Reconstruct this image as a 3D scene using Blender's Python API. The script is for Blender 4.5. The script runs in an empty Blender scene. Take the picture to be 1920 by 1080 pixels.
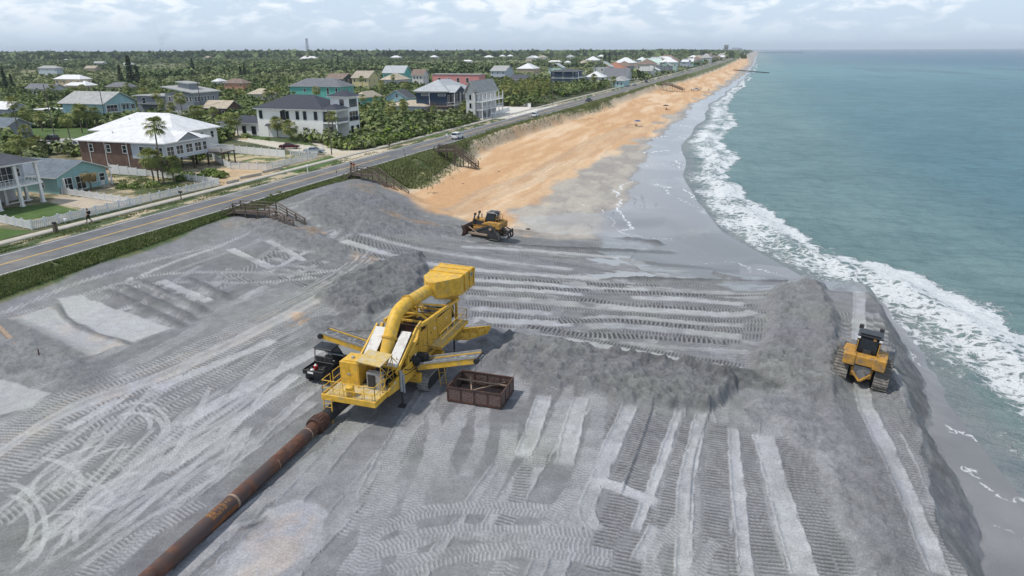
import bpy, math, random
import numpy as np
from mathutils import Vector, Matrix
random.seed(7)
C = bpy.context.scene
R_ = math.radians
# ---------------------------------------------------------------- camera
H = 22.0; F = 1280.0
PITCH, ROLL, YAW = math.degrees(math.atan(445.5/1280)), -0.25, 18.0
def _axes():
    p, r, y = R_(PITCH), R_(ROLL), R_(YAW)
    f = np.array([-math.sin(y)*math.cos(p), math.cos(y)*math.cos(p), -math.sin(p)])
    r0 = np.array([math.cos(y), math.sin(y), 0.]); u0 = np.cross(r0, f)
    return math.cos(r)*r0+math.sin(r)*u0, -math.sin(r)*r0+math.cos(r)*u0, f
AX, AY, AF = _axes()
cd = bpy.data.cameras.new('camera'); cam = bpy.data.objects.new('camera', cd); C.collection.objects.link(cam)
cam.matrix_world = Matrix(((AX[0], AY[0], -AF[0], 0), (AX[1], AY[1], -AF[1], 0), (AX[2], AY[2], -AF[2], H), (0, 0, 0, 1)))
cd.sensor_width = 36; cd.lens = 36*F/1920; cd.clip_start = 0.5; cd.clip_end = 60000
C.camera = cam
def at(u, v, z=0.):            # photograph point (1920x1080) -> place at height z
    d = AF*F+AX*(u-960)-AY*(v-540); t = (z-H)/d[2]
    return np.array([d[0]*t, d[1]*t, z])
# ---------------------------------------------------------------- light
SUN_EL, SUN_AZ = 58.0, -118.0     # azimuth clockwise from +Y
w = bpy.data.worlds.new('World'); C.world = w; w.use_nodes = True
nt = w.node_tree; nt.nodes.clear()
def nd(nt, t, **k):
    n = nt.nodes.new(t)
    for a, b in k.items():
        if a == 'ins':
            for i, v in b.items(): n.inputs[i].default_value = v
        else: setattr(n, a, b)
    return n
out = nd(nt, 'ShaderNodeOutputWorld'); bg = nd(nt, 'ShaderNodeBackground', ins={'Strength': 0.1})
sky = nd(nt, 'ShaderNodeTexSky', sky_type='NISHITA', sun_disc=False, sun_elevation=R_(SUN_EL), sun_rotation=R_(SUN_AZ), dust_density=2.0, air_density=1.0, ozone_density=1.5)
tc = nd(nt, 'ShaderNodeTexCoord'); sp = nd(nt, 'ShaderNodeSeparateXYZ'); nt.links.new(tc.outputs['Generated'], sp.inputs[0])
def mth(op, a, b=None, c=None, clamp=False):
    n = nd(nt, 'ShaderNodeMath', operation=op, use_clamp=clamp)
    for i, v in enumerate((a, b, c)):
        if v is None: continue
        if isinstance(v, (int, float)): n.inputs[i].default_value = v
        else: nt.links.new(v, n.inputs[i])
    return n.outputs[0]
zz = mth('MAXIMUM', sp.outputs[2], 0.0)
# cloud layer: direction projected on a plane overhead
den = mth('ADD', zz, 0.10)
cx = mth('DIVIDE', sp.outputs[0], den); cy = mth('DIVIDE', sp.outputs[1], den)
cb = nd(nt, 'ShaderNodeCombineXYZ'); nt.links.new(sp.outputs[0], cb.inputs[0]); nt.links.new(sp.outputs[1], cb.inputs[1]); nt.links.new(mth('MULTIPLY', sp.outputs[2], 2.8), cb.inputs[2])
n1 = nd(nt, 'ShaderNodeTexNoise', ins={'Scale': 24.0, 'Detail': 8.0, 'Roughness': 0.6, 'Distortion': 0.3}); nt.links.new(cb.outputs[0], n1.inputs['Vector'])
n2 = nd(nt, 'ShaderNodeTexNoise', ins={'Scale': 6.0, 'Detail': 3.0, 'Roughness': 0.5}); nt.links.new(cb.outputs[0], n2.inputs['Vector'])
cm = mth('ADD', mth('MULTIPLY', n1.outputs[0], 0.62), mth('MULTIPLY', n2.outputs[0], 0.45))
ramp = nd(nt, 'ShaderNodeMapRange', interpolation_type='SMOOTHSTEP', ins={1: 0.48, 2: 0.66}); nt.links.new(cm, ramp.inputs[0])
shade = nd(nt, 'ShaderNodeMapRange', ins={1: 0.60, 2: 0.74, 3: 1.0, 4: 0.80}); nt.links.new(cm, shade.inputs[0])
up_ = nd(nt, 'ShaderNodeMapRange', interpolation_type='SMOOTHSTEP', ins={1: 0.12, 2: 0.7, 3: 0.0, 4: 1.0}); nt.links.new(zz, up_.inputs[0])
vc = nd(nt, 'ShaderNodeMix', data_type='RGBA', ins={6: (6.6, 8.1, 9.8, 1), 7: (3.2, 4.3, 5.9, 1)}); nt.links.new(up_.outputs[0], vc.inputs[0])
veil = nd(nt, 'ShaderNodeMix', data_type='RGBA', ins={0: 0.8}); nt.links.new(vc.outputs[2], veil.inputs[7]); nt.links.new(sky.outputs[0], veil.inputs[6])
cs_ = nd(nt, 'ShaderNodeMapRange', ins={1: 0.12, 2: 0.7, 3: 1.0, 4: 0.6}); nt.links.new(zz, cs_.inputs[0])
cw = nd(nt, 'ShaderNodeMix', data_type='RGBA', blend_type='MULTIPLY', ins={0: 1.0, 6: (11.6, 11.7, 11.9, 1)})
nt.links.new(mth('MULTIPLY', shade.outputs[0], cs_.outputs[0]), cw.inputs[7])
low = nd(nt, 'ShaderNodeMapRange', interpolation_type='SMOOTHSTEP', ins={1: 0.0, 2: 0.06, 3: 0.0, 4: 0.62}); nt.links.new(zz, low.inputs[0])
mx = nd(nt, 'ShaderNodeMix', data_type='RGBA'); nt.links.new(mth('MULTIPLY', ramp.outputs[0], low.outputs[0]), mx.inputs[0])
nt.links.new(veil.outputs[2], mx.inputs[6]); nt.links.new(cw.outputs[2], mx.inputs[7])
nt.links.new(mx.outputs[2], bg.inputs[0]); nt.links.new(bg.outputs[0], out.inputs[0])
ld = bpy.data.lights.new('sun', 'SUN'); ld.energy = 3.1; ld.angle = R_(3); ld.color = (1, 0.95, 0.87)
sun = bpy.data.objects.new('sun', ld); C.collection.objects.link(sun)
sd = Vector((math.sin(R_(SUN_AZ))*math.cos(R_(SUN_EL)), math.cos(R_(SUN_AZ))*math.cos(R_(SUN_EL)), math.sin(R_(SUN_EL))))
sun.rotation_euler = sd.to_track_quat('Z', 'Y').to_euler(); sun.location = (0, 0, 90)
C.view_settings.view_transform = 'Standard'; C.view_settings.look = 'None'; C.view_settings.exposure = 0.12; C.view_settings.gamma = 1
C.cycles.max_bounces = 6; C.cycles.diffuse_bounces = 2; C.cycles.glossy_bounces = 2; C.cycles.transmission_bounces = 2
C.cycles.volume_bounces = 0; C.cycles.transparent_max_bounces = 8; C.cycles.use_denoising = True
# ---------------------------------------------------------------- numpy noise
def _h(ix, iy, s):
    n = (ix.astype(np.int64)*374761393+iy.astype(np.int64)*668265263+s*1442695041) & 0xffffffff
    n = ((n ^ (n >> 13))*1274126177) & 0xffffffff
    n = (n ^ (n >> 16)) & 0xffffffff
    return n.astype(np.float64)/4294967295.0
def vn(x, y, s=0):
    ix = np.floor(x); iy = np.floor(y); fx = x-ix; fy = y-iy
    fx = fx*fx*(3-2*fx); fy = fy*fy*(3-2*fy)
    a = _h(ix, iy, s); b = _h(ix+1, iy, s); c = _h(ix, iy+1, s); d = _h(ix+1, iy+1, s)
    return (a+(b-a)*fx)*(1-fy)+(c+(d-c)*fx)*fy
def fbm(x, y, s=0, o=4, g=0.5):
    t = 0; a = 1; n = 0
    for i in range(o):
        t = t+a*vn(x*2**i+17.3*i, y*2**i-9.1*i, s+i); n += a; a *= g
    return t/n
def ss(a, b, x):
    t = np.clip((x-a)/(b-a), 0, 1); return t*t*(3-2*t)
def inpoly(x, y, poly):
    r = np.zeros(x.shape, bool); n = len(poly)
    for i in range(n):
        x0, y0 = poly[i][:2]; x1, y1 = poly[(i+1) % n][:2]
        if y0 == y1: continue
        r ^= ((y0 > y) != (y1 > y)) & (x < (x1-x0)*(y-y0)/(y1-y0)+x0)
    return r
def pdist(x, y, line):      # distance, along, side to a polyline
    best = np.full(x.shape, 1e9); al = np.zeros(x.shape); sd_ = np.zeros(x.shape); L = 0
    for (x0, y0), (x1, y1) in zip([p[:2] for p in line[:-1]], [p[:2] for p in line[1:]]):
        dx, dy = x1-x0, y1-y0; l = math.hypot(dx, dy)
        if l < 1e-9: continue
        t = np.clip(((x-x0)*dx+(y-y0)*dy)/l/l, 0, 1)
        ex, ey = x-x0-t*dx, y-y0-t*dy; d = np.hypot(ex, ey); m = d < best
        best = np.where(m, d, best); al = np.where(m, L+t*l, al)
        sd_ = np.where(m, np.sign(dx*ey-dy*ex), sd_); L += l
    return best, al, sd_
def polydist(x, y, poly):   # signed distance, positive inside
    d = pdist(x, y, list(poly)+[poly[0]])[0]
    return np.where(inpoly(x, y, poly), d, -d)
# ---------------------------------------------------------------- the lie of the land
SEA = -5.0
RY = [-300, 50, 85, 145, 227, 263, 391, 735, 1472, 3188, 9000]; RX = [-80, -75.4, -74.3, -72.7, -70.7, -69.8, -65.8, -55.0, -37.0, -12.0, 80]
def xr(y): return np.interp(y, RY, RX)
TY = [-300, 44, 78, 92, 100, 120, 142, 163, 192, 238, 289, 465, 640, 874, 1673, 3297, 9000]; TX = [-72, -66.5, -66, -64, -61, -58, -58.5, -61, -63.0, -60.5, -56.5, -53.5, -44, -34, -18, 2, 95]
def xe(y): return np.interp(y, TY, TX)
SY = [-300, 30, 47, 64, 79, 88, 98, 108, 131, 160, 193, 295, 405, 553, 851, 1500, 3300, 9000]; SX = [25, 22.2, 19.9, 18.3, 16.4, 10.5, 5.5, 0.5, -6.5, -11, -13.5, -14.5, -13.6, -6, 5, 20, 48, 160]
def xs(y): return np.interp(y, SY, SX)+1.3*np.sin(y/9.)*ss(90, 130, y)*0.5+1.1*np.sin(y/23.+1)*ss(90, 130, y)
def gmar(y): return np.interp(y, [110, 122, 140, 165, 240, 400, 700], [0.3, 0.8, 2.2, 4.2, 4.2, 3.0, 2.0])
def zprof(x, y):
    a, e, s = xr(y)+5.5, xe(y), xs(y)
    u = np.clip((x-a)/np.maximum(e-a, 1), 0, 1)
    z = 0.12*np.sin(np.pi*np.minimum(u*2.2, 1))-3.1*ss(0.25, 1.0, u)
    b = np.clip((x-e)/np.maximum(s-e, 1), 0, 1)
    z = np.where(x > e, -3.1-1.9*b**1.3, z)
    return np.where(x > s, SEA-0.04-0.13*np.minimum(x-s, 60), z)
CP = [(0,560,-.9),(200,500,-.8),(420,415,-.5),(0,700,-1.5),(300,560,-1.3),(150,600,-1.8),(320,470,-1.2),(500,470,-1.1),(620,520,-1.4),(700,490,-1.2),(560,405,-.2),(480,412,-.3),(640,358,.1),(690,362,0),(600,400,-.3),(690,425,-1.2),(760,450,-1.9),(800,400,-2.7),(755,385,-1.6),
(0,1000,-1.6),(300,900,-1.6),(600,900,-1.6),(600,700,-1.6),(750,740,-1.6),(900,720,-1.6),(900,950,-1.6),(1200,950,-1.6),(1200,800,-1.6),(1500,950,-1.6),(1450,820,-1.5),(1650,950,-1.7),(1600,760,-1.7),(1620,660,-2.0),(1610,560,-2.4),(1560,620,-1.6),(1560,550,-2.0),(1510,535,-2.4),(1450,620,-2.5),(1300,600,-2.9),(1150,600,-2.8),(1000,580,-2.5),(920,540,-2.3),(950,480,-3.1),(1100,480,-4.1),(1250,500,-4.6),(1400,525,-4.3),(1350,560,-3.5),(1100,540,-3.4),(870,440,-3.0),(960,450,-3.6),(1100,450,-4.4),(1300,680,-2.1),(1100,650,-2.1),(960,640,-1.9),
(1150,430,-4.65),(1050,420,-4.3),(1300,470,-4.8),(1400,500,-4.85),(1200,400,-4.8),(1700,1070,-1.8),(900,1075,-1.6),(100,1075,-1.6),(1800,1075,-1.9)]
cp = np.array([at(*c) for c in CP])
def _tps(ax, ay, bx, by):
    r2 = (ax[:, None]-bx[None])**2+(ay[:, None]-by[None])**2+1e-6
    return r2*np.log(r2)*0.5
_n = len(cp); _A = np.zeros((_n+3, _n+3)); _A[:_n, :_n] = _tps(cp[:, 0], cp[:, 1], cp[:, 0], cp[:, 1])+np.eye(_n)*60.0
_P = np.c_[np.ones(_n), cp[:, :2]]; _A[:_n, _n:] = _P; _A[_n:, :_n] = _P.T
_W = np.linalg.solve(_A, np.r_[cp[:, 2], 0, 0, 0])
def ztps(x, y):
    o = np.empty(x.size); X = x.ravel(); Y = y.ravel()
    for i in range(0, X.size, 60000):
        a, b = X[i:i+60000], Y[i:i+60000]
        o[i:i+60000] = _tps(a, b, cp[:, 0], cp[:, 1])@_W[:_n]+_W[_n]+_W[_n+1]*a+_W[_n+2]*b
    return np.clip(o, -4.9, 0.4).reshape(x.shape)
FOOT = [at(u, v, -4.8)[:2] for u, v in [(1885,1140),(1862,1080),(1822,960),(1792,870),(1750,770),(1722,690),(1690,620),(1650,568),(1625,545)]]
FOOT = [(13.0, -40)]+[tuple(p) for p in FOOT]+[(12.5, 86), (7, 83), (4.0, 86), (-2, 87)]
NB = [at(u, v, -4.5)[:2] for u, v in [(1380,526),(1250,520)]]
FOOTP = FOOT+[tuple(p) for p in NB]+[(-30, 105), (-90, 130), (-140, 60), (-140, -60), (13, -60)]
def zbase(x, y):
    z = zprof(x, y)
    m = (x > xr(y)+4) & (x < 60) & (y < 130)
    if m.any():
        X, Y = x[m], y[m]
        zt = ztps(X, Y)
        d = polydist(X, Y, FOOTP)+(fbm(X/3.2, Y/3.2, 131, 4)-0.5)*1.9
        cap = SEA+0.15+1.15*np.maximum(d-0.3, 0)
        zt = np.minimum(zt, np.where(Y > 88, 9, cap))
        zt = np.where((Y > 85) & (X > -12), np.minimum(zt, -4.62-0.015*(X+12)+(Y < 88)*(88-Y)*.2), zt)
        wx = ss(xr(Y)+5, xr(Y)+11, X)
        zt = zt*wx+0.15*(1-wx)
        wy = ss(0, 8, Y-np.interp(X, [-66, -62, -50, -30, -10, 5, 12, 20], [116, 112, 101, 93, 108, 96, 84, 80]))
        outer = np.where(d < 0, ss(0, 1.5, -d), 0)*(X > 8)
        wt = np.maximum(np.maximum(wy, outer), ss(-5, 0, X-xs(Y))*(Y > 82))
        zz_ = zt*(1-wt)+z[m]*wt
        z[m] = zz_
    land = x < xr(y)-5
    und = (fbm(x/900., y/900., 5, 3)-0.35)*16*ss(900, 2600, np.hypot(x, y))
    z = np.where(land, und*ss(60, 300, xr(y)-x), z)
    return z
def zg(x, y): return float(zbase(np.array([float(x)]), np.array([float(y)]))[0])
def atg(u, v):
    z = -1.6
    for _ in range(8):
        p = at(u, v, z); z = 0.5*z+0.5*zg(p[0], p[1])
    return at(u, v, z)
# ---------------------------------------------------------------- ground grid: fine where the photo looks, coarse elsewhere
def angs():
    fine = np.arange(-47, 47.01, 0.058)
    return R_(1)*np.r_[np.arange(-180, -47, 2.0), fine, np.arange(49, 180.1, 2.0)]
AZ = angs()-R_(YAW)
DEP = np.r_[np.arange(74, 48, -1.0), np.arange(48, 3.0, -0.056), np.arange(3.0, 0.9, -0.05), np.geomspace(0.9, 0.035, 60)]
RR = 20.5/np.tan(R_(1)*DEP)
gx = np.sin(AZ)[None, :]*RR[:, None]; gy = np.cos(AZ)[None, :]*RR[:, None]
NR, NA = gx.shape
GX = gx.ravel(); GY = gy.ravel()
zb = zbase(GX, GY)
S_, E_, RD = xs(GY), xe(GY), xr(GY)
fill_d = polydist(GX, GY, FOOTP)+(fbm(GX/3.2, GY/3.2, 131, 4)-0.5)*1.9
# fill zone weight (grey pumped sand) vs the orange natural beach
GB = [(-300, -72), (43, -66.3), (60, -66.6), (78, -67.2), (84, -65.5), (96, -66.5), (106, -66), (114, -63.5)]
gb = np.interp(GY, [a for a, b in GB], [b for a, b in GB])
north = np.interp(GX, [-70, -62, -52, -46, -38, -30, -24, -16, 0], [112, 111, 103, 98, 96, 95, 95, 98, 112])
nz = fbm(GX/6, GY/6, 3, 4); nf = fbm(GX*1.3, GY*1.3, 11, 4); nl = fbm(GX/25, GY/25, 23, 3)
fillw = ss(-1.5, 1.5, (north-GY)+(nz-0.5)*7)*(GX > gb-0.6)
beach = GX > RD+5
# ---- albedo
def col(r, g, b): return np.array([r, g, b])
A = np.zeros((GX.size, 3)); wet = np.zeros(GX.size); foam = np.zeros(GX.size); rgh = np.zeros(GX.size)
def lay(m, c):
    global A
    m = np.clip(m, 0, 1)[:, None]; A = A*(1-m)+np.asarray(c)*m
def mixc(a, b, t): return np.asarray(a)[None]*(1-t[:, None])+np.asarray(b)[None]*t[:, None]
# inland: scrub floor
lay(np.ones(GX.size), mixc((0.045, 0.062, 0.022), (0.10, 0.105, 0.05), ss(0.4, 0.65, nz)))
rg_ = np.hypot(GX, GY); mar = ss(.50, .56, fbm(GX/160, GY/260, 317, 3))*ss(450, 650, rg_)*ss(2600, 1800, rg_)*(GX < RD-60)
lay(mar, mixc((0.15, 0.165, 0.075), (0.21, 0.205, 0.115), ss(0.4, 0.65, fbm(GX/40, GY/40, 318, 3))))
# orange beach
str_ = fbm(GX/2.2, GY/14, 31, 4)                      # streaks along the shore
org = mixc((0.50, 0.30, 0.155), (0.57, 0.38, 0.22), ss(0.42, 0.66, str_))
pale = ss(0.52, 0.70, fbm(GX/5, GY/30, 37, 4))
org = org*(1-0.75*pale[:, None])+np.array([0.66, 0.50, 0.34])*0.75*pale[:, None]
lay(beach*1.0, org)
for k_ in range(16):
    j_ = (k_*37 % 11)-5; P = [tuple(at(u, v, -3.6)[:2]) for u, v in [(862+j_*7, 408+j_), (935+j_*9, 372+j_*2), (1040+j_*12, 326-j_), (1130+j_*7, 276+j_*2), (1215+j_*4, 226)]]
    i = np.where(beach & (GY > 85) & (GY < 260) & (GX > -60) & (GX < -18))[0]; d, al, s3 = pdist(GX[i]+(nz[i]-.5)*1.5, GY[i], P)
    kk_ = np.exp(-(d/(.28+.05*(k_ % 4)))**2)[:, None]*(.5+.4*(k_ % 3 == 0)); A[i] = A[i]*(1-kk_*.55)+np.array([(.36, .27, .19), (.60, .47, .33), (.33, .28, .23)][k_ % 3])*kk_*.55
# pale ash-grey belt between the orange and the wet
oe = np.interp(GY, [90, 104, 132, 152, 190, 247, 347, 500, 900, 1500], [-30, -33, -35.5, -34, -32, -29, -26.5, -19, -8, 6])
d_o = GX-oe+(fbm(GX/5, GY/9, 41, 5)-0.5)*17
shell = mixc((0.27, 0.262, 0.25), (0.37, 0.35, 0.315), ss(0.35, 0.65, fbm(GX/3, GY/5, 44, 4)))
lay(beach*ss(-1, 3.5, d_o)*0.92, shell)
# wet sand by the water, purple grey
d_w = (S_-GX)+(fbm(GX/6, GY/6, 43, 3)-0.5)*5
ww = np.interp(GY, [60, 90, 104, 120, 140, 190, 250, 330, 500, 900], [5, 27, 23, 17, 13, 11, 9.5, 9.5, 7, 5])
wetz = ss(0.6, -1.2, (d_w-ww)/1.5)*beach
wsand = mixc((0.185, 0.185, 0.195), (0.26, 0.255, 0.265), ss(0.35, 0.65, fbm(GX/7, GY/7, 47, 3)))
lay(wetz, wsand); wet = np.maximum(wet, wetz)
# fill
cool = col(1.0, 1.005, 1.02)
tone = 0.25+0.10*(nz-0.5)+0.07*(nf-0.5)               # scalar albedo of the grey sand, changed by the strokes
tint = np.zeros(GX.size)                              # share of brown
# dune: sand under grass
dune = beach & (GX < E_+2.5) & (fillw < 0.5)
lay(ss(3.5, -1.0, GX-E_+gmar(GY)-1+(nz-0.5)*5)*dune*(GY > 112), (0.50, 0.42, 0.31))
lay(ss(0.8, -1.2, GX-E_+gmar(GY)+(nz-0.5)*4)*dune, mixc((0.07, 0.10, 0.03), (0.16, 0.15, 0.07), ss(0.45, 0.7, nf)))
VERGE = (ss(3.2, 4.2, GX-RD)*ss(0.35, -0.35, GX-gb-(nz-0.5)*1.6)*(GY < 118), mixc((0.06, 0.095, 0.028), (0.12, 0.13, 0.05), ss(0.4, 0.7, nf)))
# ---- strokes of the machines
hf = np.zeros(GX.size); hm = np.zeros(GX.size)
order = np.arange(GX.size)
FM = np.where((fillw > 0.02) & (GY < 125) & (GX > -80))[0]   # candidates
fx_, fy_ = GX[FM], GY[FM]
def stroke(kind, pts, wd, amp=1.0, tn=None, world=False, per=0.27, soft=0.18, ph=0.0, brown=0.0):
    P = [tuple(p[:2]) for p in pts] if world else [tuple(atg(u, v)[:2]) for u, v in pts]
    # smooth the line
    Q = []
    for i in range(len(P)-1):
        p0 = np.array(P[max(i-1, 0)]); p1 = np.array(P[i]); p2 = np.array(P[i+1]); p3 = np.array(P[min(i+2, len(P)-1)])
        n = 1 if len(P) == 2 else 4
        for k in range(n):
            t = k/n; Q.append(tuple(0.5*((2*p1)+(-p0+p2)*t+(2*p0-5*p1+4*p2-p3)*t*t+(-p0+3*p1-3*p2+p3)*t**3)))
    Q.append(P[-1]); hw = wd/2+soft*2
    xs_ = [q[0] for q in Q]; ys_ = [q[1] for q in Q]
    m = (fx_ > min(xs_)-hw) & (fx_ < max(xs_)+hw) & (fy_ > min(ys_)-hw) & (fy_ < max(ys_)+hw)
    idx = FM[m]
    if idx.size == 0: return
    X, Y = GX[idx], GY[idx]
    d, al, sd2 = pdist(X, Y, Q)
    k = d < hw; idx = idx[k]
    if idx.size == 0: return
    X, Y, d, al, sd2 = X[k], Y[k], d[k], al[k], sd2[k]
    nj = fbm(X*1.7, Y*1.7, 61, 3)-0.5; nm = fbm(X/1.6, Y/1.6, 67, 3)-0.5
    if kind == 'W': soft = 0.05
    e = wd/2+nj*soft*1.0+nm*soft*1.1
    mk = ss(soft*0.5, -soft*0.5, d-e)
    L = max(al.max(), 1e-3)
    mk = mk*ss(0, 0.6, al)*ss(0, 0.6, L-al)
    if kind in 'CT': mk = mk*(0.45+0.55*ss(0.28, 0.45, fbm(X/1.3+7, Y/1.3, 69, 3)))
    if kind == 'S': mk = mk*(0.7+0.3*ss(0.32, 0.5, fbm(X/1.6+3, Y/1.6, 70, 3)))
    c = d*sd2
    cell = min(1.0, 1.0)
    if kind == 'S':
        hnew = 0.012*nj+0.10*np.exp(-((d-e+0.05)/0.12)**2)*(nj > -0.15)
        t = (tn or 0.42)+0.12*nm+0.05*nj
        tone[idx] = tone[idx]*(1-mk)+t*mk; rgh[idx] = rgh[idx]*(1-mk)+0.12*mk
    elif kind == 'C':
        s = al/per+ph+0.5*nm
        saw = np.abs((s % 1.0)*2-1)
        cl = ss(0.35, 0.75, saw)
        pad = 1-0.35*np.exp(-(c/0.05)**2)
        hnew = -0.03+amp*(0.045+0.04*ss(.35, .65, fbm(X/2, Y/2, 68, 2)))*cl*pad+0.03*nj
        t = (tn or 0.27)+0.105*(cl-0.5)*amp+0.08*nm
        tone[idx] = tone[idx]*(1-mk)+t*mk; rgh[idx] = rgh[idx]*(1-mk)+0.45*mk
    elif kind == 'T':
        s = al/per+ph+np.abs(c)/wd*0.8+0.5*(c > 0)+1.1*nm
        cl = ss(0.4, 0.7, np.abs((s % 1.0)*2-1))
        hnew = amp*0.034*cl-0.012
        t = (tn or 0.36)+0.065*(cl-0.45)+0.08*nm
        tone[idx] = tone[idx]*(1-mk)+t*mk; rgh[idx] = rgh[idx]*(1-mk)+0.2*mk
    elif kind == 'R':
        prof = np.cos(np.clip(d/(wd/2+1e-6), 0, 1)*np.pi/2)**1.2
        k2 = ss(0, 1.5, al)*ss(0, 1.5, L-al)
        hm[idx] += amp*prof*(0.75+0.7*nm+0.4*nj)*k2
        if tn: tone[idx] = tone[idx]*(1-prof*0.85)+(tn+0.06*nj)*prof*0.85
        rgh[idx] = np.maximum(rgh[idx], prof*0.8); return
    elif kind == 'W':                                    # a thin wheel line, pale
        hnew = -0.03*amp+0.015*((al/0.09) % 1.0 > 0.5)
        tone[idx] = tone[idx]*(1-0.6*mk)+(tn or 0.44)*mk*0.6
        hf[idx] = hf[idx]*(1-0.6*mk)+hnew*0.6*mk; tint[idx] += brown*mk; return
    hf[idx] = hf[idx]*(1-mk)+hnew*mk
    if brown: tint[idx] = tint[idx]*(1-mk)+brown*mk
    else: tint[idx] *= 1-mk
def clump(poly, amp, tn=None, sc=1.0, soft=1.2):        # loose dumped sand
    Pp = [tuple(atg(u, v)[:2]) for u, v in poly]
    xa = [p[0] for p in Pp]; ya = [p[1] for p in Pp]
    m = (fx_ > min(xa)-2) & (fx_ < max(xa)+2) & (fy_ > min(ya)-2) & (fy_ < max(ya)+2); idx = FM[m]
    X, Y = GX[idx], GY[idx]
    d = polydist(X, Y, Pp)+(fbm(X/1.5, Y/1.5, 71, 3)-0.5)*1.6
    mk = ss(-0.15, soft, d)
    r1 = 1-np.abs(fbm(X/4.2*sc, Y/4.2*sc, 73, 4)*2-1)*1.6; r4 = 1-np.abs(fbm(X/1.5, Y/1.5, 75, 3)*2-1)*1.8; r2 = fbm(X*1.15, Y*1.15, 79, 4, 0.55); r3 = vn(X*5, Y*5, 83)
    hm[idx] += amp*mk*(0.40+0.45*r1+0.24*r4+0.2*(r2-0.5)*2)
    hf[idx] = hf[idx]*(1-mk)+((r2-0.5)*0.20+(vn(X*3.1, Y*3.1, 84)-0.5)*0.10+(r3-0.5)*0.04)*mk
    k3 = ss(-0.2, 0.5, d)
    tone[idx] = tone[idx]*(1-k3)+((tn or 0.22)+0.10*(r2-0.5)+0.05*(r3-0.5))*k3
    rgh[idx] = np.maximum(rgh[idx], 0.9*mk); tint[idx] *= 1-k3
rnd = random.Random(3)
# -- old tracks everywhere, along the coast in the south, across it in the north
for k in range(110):
    x = rnd.uniform(-52, 14); y = rnd.uniform(16, 62); a = rnd.gauss(0, 0.10); L = rnd.uniform(8, 26)
    kind = rnd.choice('CCCSST')
    p0 = (x-math.sin(a)*L/2, y-math.cos(a)*L/2); p1 = (x+rnd.gauss(0, .5), y); p2 = (x+math.sin(a)*L/2+rnd.gauss(0, 1), y+math.cos(a)*L/2)
    stroke(kind, [p0, p1, p2], rnd.uniform(0.6, 1.5) if kind != 'S' else rnd.uniform(0.5, 1.6), world=True, tn={'C': rnd.uniform(.25, .33), 'S': rnd.uniform(.30, .37), 'T': rnd.uniform(.28, .34)}[kind], per=rnd.choice((0.24, 0.27, 0.3)))
for k in range(70):
    x = rnd.uniform(-46, 8); y = rnd.uniform(56, 88); a = rnd.gauss(0, 0.05); L = rnd.uniform(8, 30)
    sl = -0.16*(x < -20)
    kind = rnd.choice('CCCSS')
    stroke(kind, [(x-L/2, y-L/2*(a+sl)), (x, y+rnd.gauss(0, .3)), (x+L/2, y+L/2*(a-sl*0.3))], rnd.uniform(0.6, 1.1), world=True, tn={'C': rnd.uniform(.21, .27), 'S': rnd.uniform(.27, .34)}[kind], per=0.3)
for k in range(26):
    x = rnd.uniform(-63, -46); y = rnd.uniform(42, 92); L = rnd.uniform(8, 22); a = rnd.gauss(0.02, 0.12)
    stroke(rnd.choice('CWWT'), [(x-math.sin(a)*L, y-L/2), (x, y), (x+math.sin(a)*L+rnd.gauss(0, 1), y+L/2)], 0.7, world=True, tn=rnd.uniform(.30, .40))
# -- north area, long passes across
def pair(pts, wS=1.0, off=9, wC=0.75, tS=0.36, tC=0.23, soft=.18):
    stroke('C', [(u, v-off*0.9) for u, v in pts], wC*1.2, tn=tC, per=0.3)
    stroke('C', [(u, v+off) for u, v in pts], wC*1.2, tn=tC, per=0.3)
    stroke('S', pts, wS, tn=tS, soft=soft)
for pts in [[(860,462),(1000,470),(1210,487)], [(660,432),(760,461),(880,482),(1079,506)], [(640,450),(760,485),(880,505),(1080,520),(1180,525)], [(870,524),(1000,532),(1100,541),(1220,543)],
            [(882,540),(1000,545),(1097,553)], [(1181,557),(1290,562),(1400,571)], [(867,558),(980,563),(1093,571)], [(1110,573),(1240,582),(1370,590),(1420,583)],
            [(878,578),(960,583),(1042,589)], [(1086,598),(1166,594),(1280,604),(1400,611)], [(882,600),(980,604),(1079,608)], [(1097,613),(1166,611),(1290,622),(1396,633)],
            [(1006,628),(1122,648),(1261,673),(1403,695)]]:
    pair(pts, wS=rnd.uniform(1.0, 1.7), tS=rnd.uniform(0.34, 0.42))
for pts in [[(1000,540),(1160,545),(1330,552)], [(1040,604),(1160,600),(1330,615)], [(1060,625),(1190,630),(1370,642)], [(900,520),(1080,530),(1240,535)], [(980,610),(1100,628),(1200,632)], [(1080,560),(1190,572),(1330,578)]]:
    stroke('C', pts, 1.0, tn=0.20, amp=1.5, per=0.42)
# puddles and wet flats
def wetpatch(poly, v=1.0, tn=0.27, flat=True, soft=.8):
    Pp = [tuple(atg(u, q)[:2]) for u, q in poly]
    idx = np.where((GY < 140) & (GY > 60) & (GX > -40) & (GX < 20))[0]
    X, Y = GX[idx], GY[idx]
    d = polydist(X, Y, Pp)+(fbm(X/2.2, Y/1.2, 91, 4)-0.5)*4.0
    k = ss(0, soft, d)
    wet[idx] = np.maximum(wet[idx], v*k); tone[idx] = tone[idx]*(1-k)+tn*k; rgh[idx] *= 1-k
    if flat: hf[idx] *= 1-k
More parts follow.
